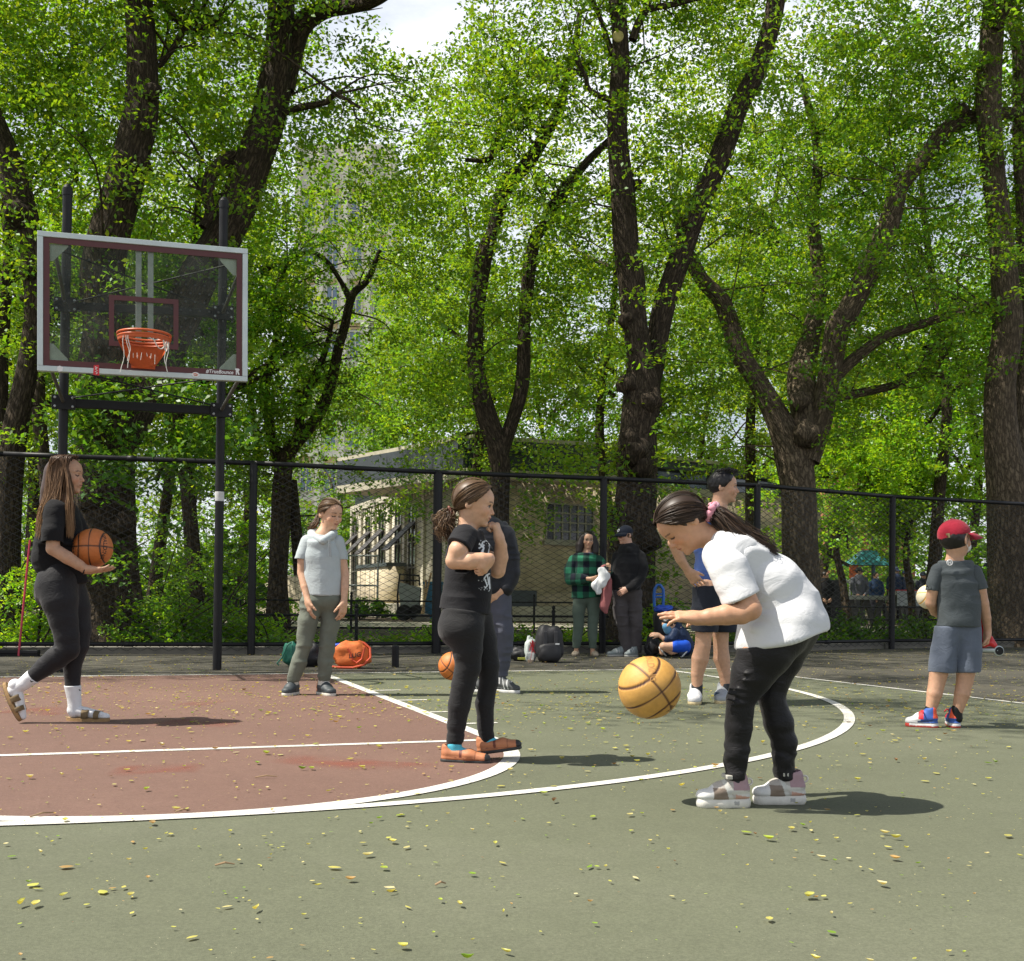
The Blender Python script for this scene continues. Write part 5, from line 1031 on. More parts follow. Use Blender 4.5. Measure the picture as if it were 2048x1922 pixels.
for a in (-.8, 0.05, .85):
    mb = MB(); mb.cyl(o + ax * a * hw - ay * hw * .6, o + ax * a * hw - ay * hw * .6 + VZ * zb, .07); mb.build('post', M_BPO, t)
mb = MB(); mb.obox(o - ay * hw * .65, ax, ay, VZ, (-46 * s, -.03, P(1700, 1157, 41)[2]), (-29 * s, .03, zb + .02), .01); mb.build('panel', mat("orange_panel", (.60, .13, .03), .5, .1, 3), t)
for (u0, u1, lb_) in ((1682, 1712, 'white picket railing under the orange panel'), (1815, 1845, 'white picket railing right of the far standing people')):
    a, b = GW(u0, 39.5), GW(u1, 39.5); tt = thing('picket_railing', lb_, 'railing', a, 'white picket railings in the playground'); L = np.linalg.norm(b - a); mb = MB(); zt_ = P(u0, 1160, 39.5)[2]; mb.obox(a, ax, ay, VZ, (0, 0, zt_ - .1), (L, .05, zt_)); mb.obox(a, ax, ay, VZ, (0, 0, .1), (L, .05, .18)); mb.build('rail', M_WHITE, tt); mb = MB(); [mb.obox(a, ax, ay, VZ, (k * .13, -.012, 0), (k * .13 + .06, -.001, zt_ + .04)) for k in range(int(L / .13) + 1)]; mb.build('pickets', M_WHITE, tt)
def table(label, u0, u1, w, vtop, m, cloth=None):
    a, b = GW(u0, w), GW(u1, w); t = thing('park_table', label, 'table', a); L = np.linalg.norm(b - a); zt = P((u0 + u1) / 2, vtop, w)[2]; mb = MB(); mb.obox(a, ax, ay, VZ, (0, -.35, zt - .12), (L, .4, zt), .01); mb.build('tabletop', m, t)
    for x in (.15, .5, .85):
        mb = MB(); mb.prism([(-.30, 0), (-.18, 0), (0, zt - .3), (.18, 0), (.30, 0), (.08, zt - .12), (-.08, zt - .12)], a + ax * L * x, ax, VZ, ay, -.06, .06); mb.build('leg', M_STRUT, t)
    if cloth:
        mb = MB(); mb.obox(a, ax, ay, VZ, (-.02, -.37, zt + .002), (L + .02, .42, zt + .03), .005); mb.build('cloth_top', cloth, t); mb = MB(); mb.obox(a, ax, ay, VZ, (-.03, -.385, zt - .40), (L + .03, -.372, zt + .0)); mb.build('cloth_drop', mat("grey_mesh_cloth", (.30, .32, .32), .8), t)
table('long grey table standing behind the fence under the teal roof', 1686, 1776, 32, 1191, mat("grey_concrete_top", (.36, .36, .33), .8, .15, 4)); table('long table with red top and grey skirt left of the boy in the red cap', 1786, 1852, 31, 1182, bpy.data.materials["grey_concrete_top"], mat("red_table_cover", (.55, .02, .03), .6))
o, ax, ay, s = frame_at(1655, 30); t = thing('equipment_cabinet', 'tall black cabinet behind the fence right of the bending girl', 'cabinet', o); mb = MB(); mb.obox(o, ax, ay, VZ, (-24 * s, -.3, .1), (27 * s, .3, P(1655, 1160, 30)[2]), .02); mb.build('body', M_BKF, t); mb = MB(); mb.obox(o, ax, ay, VZ, (0, -.315, .2), (1.0 * s, -.301, P(1655, 1165, 30)[2])); mb.build('door_seam', M_STRUT, t)
# ------------------------------------------------------------------ smooth bodies: distance fields turned into one continuous skin
class Sdf:
    def __init__(s): s.ops = []
    def _a(s, *o): s.ops.append(o); return s
    def cap(s, a, b, ra, rb, k=.02, flat=None, sub=False, kd=0):
        """tapering limb from a to b; flat = (axis, factor) squeezes the section along an axis"""
        return s._a('cap', np.array(a, float), np.array(b, float), float(ra), float(rb), k, flat, sub, kd)
    def chain(s, pts, rad, k=.02, flat=None, sub=False):
        for i in range(len(pts) - 1): s.cap(pts[i], pts[i + 1], rad[i], rad[i + 1], k if i == 0 else min(k, .006), flat, sub)
        return s
    def ell(s, c, axes, r, k=.02, sub=False): return s._a('ell', np.array(c, float), np.array(axes, float), np.array(r, float), k, sub)
    def sph(s, c, r, k=.02, sub=False): return s.ell(c, np.eye(3), (r, r, r), k, sub)
    def cut(s, o, n, k=.004): return s._a('cut', np.array(o, float), unit(n), k)          # removes the side n points to
    def cutin(s, o, n, c, r, k=.003): return s._a('cutin', np.array(o, float), unit(n), k, np.array(c, float), r)   # the same, only within r of c
    def bounds(s):
        lo, hi = [], []
        for o in s.ops:
            if o[0] == 'cap' and not o[7]: lo += [np.minimum(o[1], o[2]) - max(o[3], o[4])]; hi += [np.maximum(o[1], o[2]) + max(o[3], o[4])]
            if o[0] == 'ell' and not o[5]: lo += [o[1] - o[3].max()]; hi += [o[1] + o[3].max()]
        return np.min(lo, 0) - .012, np.max(hi, 0) + .012
    def field(s, lo, hi, h):
        n = np.ceil((hi - lo) / h).astype(int) + 1; ax = [(lo[i] + h * np.arange(n[i])).astype(np.float32) for i in range(3)]
        F = np.full(n, .5, np.float32)
        def sl(mn, mx):
            i0 = np.clip(((mn - lo) / h).astype(int), 0, n - 1); i1 = np.clip(np.ceil((mx - lo) / h).astype(int) + 1, 1, n)
            return tuple(slice(a, b) for a, b in zip(i0, i1)), (i1 > i0).all()
        def comb(sli, d, k, sub):
            f = F[sli]
            if sub:
                d = -d; hh = np.clip(.5 + .5 * (d - f) / k, 0, 1); F[sli] = f + (d - f) * hh + k * hh * (1 - hh)
            else:
                hh = np.clip(.5 + .5 * (f - d) / k, 0, 1); F[sli] = f + (d - f) * hh - k * hh * (1 - hh)
        for o in s.ops:
            if o[0] == 'cap':
                _, a, b, ra, rb, k, flat, sub, _k = o; m = max(ra, rb) + k + 3 * h
                sli, ok = sl(np.minimum(a, b) - m, np.maximum(a, b) + m)
                if not ok: continue
                X, Y, Z_ = ax[0][sli[0]][:, None, None] - a[0], ax[1][sli[1]][None, :, None] - a[1], ax[2][sli[2]][None, None, :] - a[2]
                ba = b - a; fs = 1.0
                if flat is not None:
                    nx, f = flat; nx = unit(nx); q = (X * nx[0] + Y * nx[1] + Z_ * nx[2]) * (1 / f - 1); X = X + q * nx[0]; Y = Y + q * nx[1]; Z_ = Z_ + q * nx[2]; ba = ba + nx * (ba @ nx) * (1 / f - 1); fs = min(1, f) * .5 + .5
                L2 = ba @ ba + 1e-12; t = np.clip((X * ba[0] + Y * ba[1] + Z_ * ba[2]) / L2, 0, 1)
                d = np.sqrt((X - t * ba[0]) ** 2 + (Y - t * ba[1]) ** 2 + (Z_ - t * ba[2]) ** 2) - (ra + (rb - ra) * t)
                comb(sli, (d * fs).astype(np.float32), k, sub)
            elif o[0] == 'ell':
                _, c, A, r, k, sub = o; m = r.max() + k + 3 * h; sli, ok = sl(c - m, c + m)
                if not ok: continue
                X, Y, Z_ = ax[0][sli[0]][:, None, None] - c[0], ax[1][sli[1]][None, :, None] - c[1], ax[2][sli[2]][None, None, :] - c[2]
                q = [(X * A[i][0] + Y * A[i][1] + Z_ * A[i][2]) / r[i] for i in range(3)]
                k0 = np.sqrt(q[0] ** 2 + q[1] ** 2 + q[2] ** 2) + 1e-6; k1 = np.sqrt((q[0] / r[0]) ** 2 + (q[1] / r[1]) ** 2 + (q[2] / r[2]) ** 2) + 1e-6
                comb(sli, (k0 * (k0 - 1) / k1).astype(np.float32), k, sub)
            elif o[0] in ('cut', 'cutin'):
                p, nn, k = o[1], o[2], o[3]
                if o[0] == 'cut': sli = (slice(None),) * 3
                else: sli, ok = sl(o[4] - o[5], o[4] + o[5])
                X, Y, Z_ = ax[0][sli[0]][:, None, None] - p[0], ax[1][sli[1]][None, :, None] - p[1], ax[2][sli[2]][None, None, :] - p[2]
                d = (X * nn[0] + Y * nn[1] + Z_ * nn[2]).astype(np.float32); f = F[sli]
                hh = np.clip(.5 + .5 * (d - f) / k, 0, 1); F[sli] = f + (d - f) * hh + k * hh * (1 - hh)
        return F, n
    def mesh(s, h, lo=None, hi=None):
        l0, h0 = s.bounds(); lo = l0 if lo is None else np.array(lo); hi = h0 if hi is None else np.array(hi)
        F, n = s.field(lo, hi, h); return nets(F, lo, h)
def nets(F, lo, h):
    """surface nets: vertices at the mean of edge crossings, quads across crossing edges"""
    S = F < 0; n = np.array(F.shape)
    c = S[:-1, :-1, :-1].astype(np.int8)
    tot = np.zeros(n - 1, np.int8)
    for dx in (0, 1):
        for dy in (0, 1):
            for dz in (0, 1): tot += S[dx:n[0] - 1 + dx, dy:n[1] - 1 + dy, dz:n[2] - 1 + dz]
    act = (tot > 0) & (tot < 8); ids = np.full(n - 1, -1, np.int64); I = np.argwhere(act); ids[act] = np.arange(len(I))
    acc = np.zeros((len(I), 3)); cnt = np.zeros(len(I)); corners = [(0, 0, 0), (1, 0, 0), (0, 1, 0), (1, 1, 0), (0, 0, 1), (1, 0, 1), (0, 1, 1), (1, 1, 1)]
    V = [F[I[:, 0] + a, I[:, 1] + b, I[:, 2] + d_] for a, b, d_ in corners]
    for i, j in ((0, 1), (2, 3), (4, 5), (6, 7), (0, 2), (1, 3), (4, 6), (5, 7), (0, 4), (1, 5), (2, 6), (3, 7)):
        a, b = V[i], V[j]; m = (a < 0) != (b < 0); t = np.where(m, a / np.where(m, a - b, 1), 0)
        pa, pb = np.array(corners[i], float), np.array(corners[j], float); acc += np.where(m[:, None], pa + (pb - pa) * t[:, None], 0); cnt += m
    v = np.asarray(lo) + h * (I + acc / np.maximum(cnt, 1)[:, None]); f = []
    for ax_ in range(3):
        u_, w_ = (ax_ + 1) % 3, (ax_ + 2) % 3
        s0 = [slice(0, k) for k in n]; s1 = [slice(0, k) for k in n]; s0[ax_] = slice(0, n[ax_] - 1); s1[ax_] = slice(1, n[ax_]); A_, B_ = S[tuple(s0)], S[tuple(s1)]
        E = np.argwhere(A_ != B_); inside = A_[tuple(E.T)]
        ok = (E[:, u_] > 0) & (E[:, w_] > 0) & (E[:, u_] < n[u_] - 1) & (E[:, w_] < n[w_] - 1); E, inside = E[ok], inside[ok]
        def idx(du, dw):
            q = E.copy(); q[:, u_] += du; q[:, w_] += dw; return ids[q[:, 0], q[:, 1], q[:, 2]]
        q = np.stack([idx(-1, -1), idx(0, -1), idx(0, 0), idx(-1, 0)], 1); q[~inside] = q[~inside][:, ::-1]; f.append(q)
    f = np.vstack(f); return v, f[(f >= 0).all(1)]
def relax(v, f, it=1, lam=.5):
    for _ in range(it):
        acc = np.zeros_like(v); cnt = np.zeros(len(v))
        for i in range(4):
            a, b = f[:, i], f[:, (i + 1) % 4]
            for k in range(3): acc[:, k] += np.bincount(a, v[b, k], len(v)) + np.bincount(b, v[a, k], len(v))
            cnt += np.bincount(a, minlength=len(v)) + np.bincount(b, minlength=len(v))
        v = v + lam * (acc / np.maximum(cnt, 1)[:, None] - v)
    return v
def vnormals(v, f):
    a, b = v[f[:, 2]] - v[f[:, 0]], v[f[:, 3]] - v[f[:, 1]]; fn = np.cross(a, b); n = np.zeros_like(v)
    for i in range(4):
        for k in range(3): n[:, k] += np.bincount(f[:, i], fn[:, k], len(v))
    return n / (np.linalg.norm(n, axis=1)[:, None] + 1e-12)
def skin(name, sdf, h, m, parent, col=None, folds=None, it=1, parts=None):
    """builds the object; folds: list of (amp, scale vector or (axes, scales), seed); col: colour or f(v, n) -> colours"""
    v, f = sdf.mesh(h); v = relax(v, f, it, .5)
    if folds:
        n = vnormals(v, f); d = 0
        for fd in folds:
            amp, sc, seed = fd[:3]; q = v @ np.array(fd[3]).T if len(fd) > 3 and fd[3] is not None else v
            nz = vnoise(q * np.array(sc), seed); w = fd[4](v) if len(fd) > 4 else 1.0
            d = d + amp * w * (nz if not (len(fd) > 5 and fd[5] == 'ridge') else (1 - 2 * np.abs(nz)))
        v = v + n * np.asarray(d)[:, None]
    c = None
    if col is not None:
        c = np.tile(np.array(col, float), (len(v), 1)) if not callable(col) else col(v, vnormals(v, f))
    return link(name, np_mesh(name, v, f, 4, c, True), m, parent)

# ------------------------------------------------------------------ heads, hands, shoes
class Head:
    """local axes: x to the person's right, y forward, z up; lengths in head heights"""
    def __init__(s, c, fwd, up, H, cran=1.0, chin=1.0, face=1.0):
        s.c = np.array(c, float); s.f = unit(fwd); s.r = unit(np.cross(s.f, up)); s.u = np.cross(s.r, s.f); s.H = H; s.A = np.array([s.r, s.f, s.u]); s.cr = cran; s.ch = chin; s.fa = face
    def L(s, x, y, z): return s.c + s.H * (x * s.r + y * s.f + z * s.u)
    def loc(s, v): return (v - s.c) @ s.A.T / s.H
    def add(s, S, soft=1.0, nose=1.0, ears=True):
        H, A, L, c = s.H, s.A, s.L, s.cr
        S.ell(L(0, -.07, .12), A, np.array([.335 * c, .40 * c, .37 * c]) * H, .03 * H)
        S.ell(L(0, .07, -.10), A, np.array([.275, .30, .37]) * H, .08 * H)
        S.ell(L(0, .12, -.33), A, np.array([.19, .20, .155]) * H, .07 * H)
        S.ell(L(0, -.02, -.20), A, np.array([.255, .25, .22]) * H, .08 * H)
        S.ell(L(0, .17, .17), A, np.array([.24, .20, .20]) * H, .09 * H)
        for x in (-1, 1):
            S.ell(L(x * .155, .235, -.115), A, np.array([.115, .105, .12]) * H * s.fa, .07 * H)
            S.ell(L(x * .13, .385, .0), A, np.array([.085, .06, .05]) * H, .05 * H, True)
            S.ell(L(x * .128, .272, .0), A, np.array([.075, .075, .062]) * H, .015 * H)
            S.cap(L(x * .06, .34, .085), L(x * .2, .285, .08), .035 * H, .03 * H, .05 * H)
            if ears:
                S.ell(L(x * (.318 * c + .012), -.10, -.02), np.array([unit(s.r * x + s.f * .35), unit(s.f - s.r * x * .35 - s.u * .15), s.u]), np.array([.042, .088, .14]) * H, .015 * H)
                S.ell(L(x * (.318 * c + .055), -.08, .0), A, np.array([.03, .045, .075]) * H, .02 * H, True)
        S.ell(L(0, .295 * s.ch, -.405), A, np.array([.085, .075, .07]) * H, .06 * H)
        S.cap(L(0, .345, .03), L(0, .425, -.12), .026 * H, .040 * H * nose, .035 * H); S.sph(L(0, .43, -.135), .043 * H * nose, .025 * H)
        for x in (-1, 1): S.sph(L(x * .042, .385, -.148), .034 * H * nose, .02 * H)
        S.ell(L(0, .325, -.245), A, np.array([.105, .07, .085]) * H, .05 * H)
        S.cap(L(-.07, .358, -.238), L(0, .385, -.232), .016 * H, .026 * H, .02 * H); S.cap(L(.07, .358, -.238), L(0, .385, -.232), .016 * H, .026 * H, .02 * H)
        S.cap(L(-.055, .355, -.285), L(.055, .355, -.285), .024 * H, .024 * H, .02 * H)
        S.cap(L(-.075, .385, -.262), L(.075, .385, -.262), .009 * H, .009 * H, .012 * H, None, True)
    def neck(s, S, base, r0, r1, k=.03): S.cap(s.L(0, -.10, -.28), base, r0, r1, k)
    def paint(s, v, col, skin_, brow=(.03, .018, .012), lip=(.42, .16, .12), lids=False, hairline=None, hair=None):
        q = s.loc(v); x, y, z = q.T; ax_ = np.abs(x); fr = y > .12; c = col
        if hairline is not None:
            m = hairline(q); c[m] = hair
        bl = np.exp(-((ax_ - .17) / .10) ** 2 - ((z + .13) / .09) ** 2) * (y > .1); c[:] = c * (1 + np.outer(bl, np.array([.10, -.06, -.08])))
        be = np.abs(z - .105 + .25 * (ax_ - .13) ** 2 * 4) < .017; m = fr & (ax_ > .05) & (ax_ < .215) & be; c[m] = c[m] * .3 + np.array(brow) * .7
        ex = (ax_ - .130) / .068
        if lids:
            m = fr & (np.abs(ex) < 1.1) & (np.abs(z + .020 - .012 * ex ** 2) < .017); c[m] = np.array(brow) * .7
        else:
            m = fr & (np.abs(ex) < 1) & (np.abs(z) < .040 * (1 - ex ** 2)); c[m] = (.55, .52, .48)
            m2 = m & (np.abs(ex) < .55); c[m2] = (.022, .012, .008)
            m = fr & (np.abs(ex) < 1.15) & (np.abs(z - .040 * (1 - ex ** 2).clip(0)) < .014); c[m] = np.array(brow) * .6
        m = fr & (ax_ < .095) & (np.abs(z + .258) < .042 * (1 - (x / .1) ** 2)) & (y > .30); c[m] = c[m] * .35 + np.array(lip) * .65
        m = fr & (ax_ < .085) & (np.abs(z + .262) < .007) & (y > .3); c[m] = np.array(lip) * .35
        return c
def hand(S, wrist, d, nrm, L, curl=(.3, .3, .3, .3), thumb=(.5, .25), spread=.10, side=1, k=.006, tk=.35, wr=None):
    """palm and five fingers; d = direction of the fingers, nrm = out of the palm side (fingers close towards it), side = +1 / -1 puts the thumb"""
    d = unit(d); nrm = unit(nrm - d * (nrm @ d)); s = np.cross(d, nrm) * side; w = np.array(wrist, float); PL = .50 * L; fr = .047 * L
    S.cap(w, w + d * PL * .3, wr or .135 * L, .16 * L, .02, (nrm, .72))
    for t in (-.14, 0, .14): S.cap(w + d * PL * .2 + s * t * .7 * L, w + d * PL * .93 + s * t * 1.15 * L, .095 * L, .075 * L, .02)
    for i, (off, ln) in enumerate(((.175, .42), (.06, .47), (-.055, .44), (-.165, .345))):
        b = w + d * PL * (.93 - abs(off - .04) * .25) + s * off * L; a = spread * (off / .17); dd = unit(d + s * a); cu = curl[i] if np.ndim(curl) else curl; ln *= L; ang = 0; p = b; rr = fr * (1.0 if i < 3 else .86)
        for j, fr_ in enumerate((.42, .32, .26)):
            ang += cu * (1.0 if j == 0 else 1.15); dirn = dd * math.cos(ang) + nrm * math.sin(ang); q = p + dirn * ln * fr_; S.cap(p, q, rr, rr * .93, k); p = q; rr *= .92
    b = w + d * PL * .30 + s * .15 * L; t0, t1 = thumb; dd = unit(d * math.cos(.9 - t1) + s * math.sin(.9 - t1) + nrm * t0 * .8); p1 = b + dd * .20 * L; d2 = unit(dd + d * .45 + nrm * tk - s * tk * .4); p2 = p1 + d2 * .15 * L; p3 = p2 + unit(d2 + nrm * .2 * tk) * .11 * L
    S.cap(b, p1, .085 * L, .062 * L, .015); S.cap(p1, p2, .055 * L, .050 * L, k); S.cap(p2, p3, .050 * L, .042 * L, k)
def shoe(parent, heel, toe, up, L, wd, ht, cols, h=.005, name='shoe', sole=.028, collar=None, lift=0, low=False, mats=None, toe_cap=None):
    """heel and toe are ground points under the shoe; collar = ankle point the upper climbs to"""
    heel, toe = np.array(heel, float), np.array(toe, float); d = unit(toe - heel); up = unit(up - d * (np.array(up) @ d)); s = np.cross(d, up); L = np.linalg.norm(toe - heel)
    S = Sdf(); q = lambda t, z, x=0: heel + d * L * t + up * z + s * x
    A = np.array([d, s, up])
    S.cap(q(.16, sole + ht * .36), q(.55, sole + ht * .30), wd * .43, wd * .47, .02, (up, .62 + .2)); S.cap(q(.55, sole + ht * .28), q(.84, sole + ht * .18), wd * .47, wd * .43, .02, (up, .55))
    if not low:
        S.cap(q(.15, sole + ht * .45), q(.17, sole + ht * .95), wd * .36, wd * .34, .02); S.cap(q(.22, sole + ht * .8), q(.55, sole + ht * .42), wd * .30, wd * .32, .03)
        cc = collar if collar is not None else q(.2, sole + ht * 1.2); S.cap(q(.20, sole + ht * .7), cc, wd * .26, wd * .24, .01, None, True)
    else:
        S.cap(q(.13, sole + ht * .4), q(.12, sole + ht * .75), wd * .36, wd * .34, .015); S.ell(q(.32, sole + ht * .95), A, (L * .26, wd * .33, ht * .50), .012, True)
    S.cap(q(.14, sole * 1.15), q(.5, sole * 1.1), wd * .435, wd * .435, .012, (up, .42)); S.cap(q(.5, sole * 1.1), q(.84, sole * 1.1), wd * .445, wd * .43, .012, (up, .42)); S.cut(q(.5, sole * .8), -up, .002)
    def colf(v, n):
        p = v - heel; t = p @ d / L; z = p @ up; c = np.tile(np.array(cols['upper'], float), (len(v), 1))
        for fn, cl in cols.get('areas', ()): m = fn(t, z / ht, p @ s / wd); c[m] = cl
        return c
    o = skin(name, S, h, M_SHOE, parent, colf)
    B = Sdf(); B.cap(q(.13, sole * .5), q(.5, sole * .5), wd * .44, wd * .43, .02, (up, 1)); B.cap(q(.5, sole * .5), q(.84, sole * .5), wd * .45, wd * .44, .02)
    B.cut(q(.5, sole), up, .004); B.cut(q(.5, .001 + lift), -up, .004)
    def cb(v, n):
        p = v - heel; t = p @ d / L; z = p @ up; c = np.tile(np.array(cols['sole'], float), (len(v), 1))
        for fn, cl in cols.get('sole_areas', ()): m = fn(t, z / sole, p @ s / wd); c[m] = cl
        return c
    skin('sole', B, h, M_SHOE, o, cb)
    return o, q
def strands(name, guides, n, rad, m, parent, r, thick=.0022, cols=((.05, .03, .02),), wob=.15, sides=3, lift=0.0, per=4, taper=.35):
    """hair: many thin strands, each following a blend of the guide curves; guides: list of (points, spread at each point)"""
    MBv, MBf, MBc, base = [], [], [], 0; th = np.arange(sides) * 2 * np.pi / sides
    for _ in range(n):
        g, sp = guides[r.integers(len(guides))]; p = np.asarray(g, float); o = r.normal(0, 1, 3); o *= r.random() ** .5 / (np.linalg.norm(o) + 1e-9); k = r.normal(0, 1, 3) * wob
        sp = np.broadcast_to(np.asarray(sp, float), (len(p),)); t = np.linspace(0, 1, len(p))[:, None]
        q = p + sp[:, None] * (o + k * t * np.sin(t * 5 + o[0] * 3)); q = crom(q, per); T = np.gradient(q, axis=0); T /= np.linalg.norm(T, axis=1)[:, None] + 1e-9
        N = np.cross(T, unit(o + [0.01, .02, .03])); N /= np.linalg.norm(N, axis=1)[:, None] + 1e-9; B = np.cross(T, N); w = thick * (1 - (1 - taper) * np.linspace(0, 1, len(q)) ** 2) * r.uniform(.7, 1.3)
        v = q[:, None, :] + w[:, None, None] * (np.cos(th)[None, :, None] * N[:, None, :] + np.sin(th)[None, :, None] * B[:, None, :])
        c = np.array(cols[r.integers(len(cols))]) if not callable(cols) else None; m_ = len(q); i = np.arange(m_ - 1)[:, None] * sides; j = np.arange(sides)[None, :]
        MBf.append(np.stack([i + j, i + (j + 1) % sides, i + sides + (j + 1) % sides, i + sides + j], -1).reshape(-1, 4) + base); MBv.append(v.reshape(-1, 3)); base += m_ * sides
        if c is not None: MBc.append(np.tile(c * r.uniform(.75, 1.25), (m_ * sides, 1)))
        else: MBc.append(np.repeat(cols(np.linspace(0, 1, m_), r), sides, 0))
    return link(name, np_mesh(name, np.vstack(MBv), np.vstack(MBf), 4, np.vstack(MBc), True), m, parent)
def skin_mat(name):
    m, nt, b, out = new_mat(name); at = nt.nodes.new('ShaderNodeAttribute'); at.attribute_name = 'Col'
    tc = nt.nodes.new('ShaderNodeTexCoord'); n = nt.nodes.new('ShaderNodeTexNoise'); n.inputs['Scale'].default_value = 45; n.inputs['Detail'].default_value = 5; lnk(nt, tc.outputs['Object'], n.inputs['Vector'])
    mr = nt.nodes.new('ShaderNodeMapRange'); mr.inputs[1].default_value = .3; mr.inputs[2].default_value = .7; mr.inputs[3].default_value = .90; mr.inputs[4].default_value = 1.08; lnk(nt, n.outputs[0], mr.inputs[0])
    s = nt.nodes.new('ShaderNodeVectorMath'); s.operation = 'SCALE'; lnk(nt, at.outputs['Color'], s.inputs[0]); lnk(nt, mr.outputs[0], s.inputs['Scale']); lnk(nt, s.outputs[0], b.inputs['Base Color'])
    b.inputs['Roughness'].default_value = .5; b.inputs['Subsurface Weight'].default_value = .12; b.inputs['Subsurface Radius'].default_value = (1, .35, .2); b.inputs['Subsurface Scale'].default_value = .008; b.inputs['Specular IOR Level'].default_value = .4
    bp = nt.nodes.new('ShaderNodeBump'); bp.inputs['Strength'].default_value = .12; bp.inputs['Distance'].default_value = .002; n2 = nt.nodes.new('ShaderNodeTexNoise'); n2.inputs['Scale'].default_value = 380; lnk(nt, tc.outputs['Object'], n2.inputs['Vector']); lnk(nt, n2.outputs[0], bp.inputs['Height']); lnk(nt, bp.outputs[0], b.inputs['Normal'])
    return m
M_SKIN = skin_mat("skin")
def hair_mat(name):
    m, nt, b, out = new_mat(name); at = nt.nodes.new('ShaderNodeAttribute'); at.attribute_name = 'Col'; lnk(nt, at.outputs['Color'], b.inputs['Base Color']); b.inputs['Roughness'].default_value = .45; b.inputs['Specular IOR Level'].default_value = .35
    return m
M_HAIR = hair_mat("hair")
M_SHOE = mat("shoe_material", (1, 1, 1), .6, .14, 20, .25, 140, attr='Col', bdist=.002)
def cloth(name, col, rough=.85, bump=.35, sc=420, var=.08, sheen=.06, attr=None, wr=.32):
    m = mat(name, col, rough, var, 6, bump, sc, attr=attr, spec=.25, sheen=sheen, bdist=.0015); nt = m.node_tree     # small creases over the weave
    b = [n for n in nt.nodes if n.type == 'BSDF_PRINCIPLED'][0]; bp0 = [n for n in nt.nodes if n.type == 'BUMP'][0]; tc = [n for n in nt.nodes if n.type == 'TEX_COORD'][0]
    mp = nt.nodes.new('ShaderNodeMapping'); mp.inputs['Scale'].default_value = (1, 1, 1.5); mp.inputs['Rotation'].default_value = (.3, .5, .2); lnk(nt, tc.outputs['Object'], mp.inputs[0])
    n1 = nt.nodes.new('ShaderNodeTexNoise'); n1.inputs['Scale'].default_value = 11; n1.inputs['Detail'].default_value = 3; n1.inputs['Distortion'].default_value = 1.2; lnk(nt, mp.outputs[0], n1.inputs['Vector'])
    sb = nt.nodes.new('ShaderNodeMath'); sb.operation = 'SUBTRACT'; sb.inputs[1].default_value = .5; lnk(nt, n1.outputs[0], sb.inputs[0]); ab = nt.nodes.new('ShaderNodeMath'); ab.operation = 'ABSOLUTE'; lnk(nt, sb.outputs[0], ab.inputs[0])
    pw = nt.nodes.new('ShaderNodeMath'); pw.operation = 'POWER'; pw.inputs[1].default_value = .6; lnk(nt, ab.outputs[0], pw.inputs[0])
    bp = nt.nodes.new('ShaderNodeBump'); bp.inputs['Strength'].default_value = wr; bp.inputs['Distance'].default_value = .012; lnk(nt, pw.outputs[0], bp.inputs['Height']); lnk(nt, bp0.outputs[0], bp.inputs['Normal']); lnk(nt, bp.outputs[0], b.inputs['Normal'])
    return m
M_CLOTH = cloth("printed_cloth", (1, 1, 1), attr='Col')
M_LEGG = cloth("black_leggings", (.008, .0075, .0085), .55, .3, 500, .15, .06)
def scap(H, S, th=.035, k=.02, cut=None, scale=1.0):
    """hair cap: the skull a little larger; cut(q) chosen by planes"""
    c = H.cr * scale; S.ell(H.L(0, -.08, .125), H.A, np.array([.335 * c + th, .40 * c + th, .365 * c + th]) * H.H, .02 * H.H)
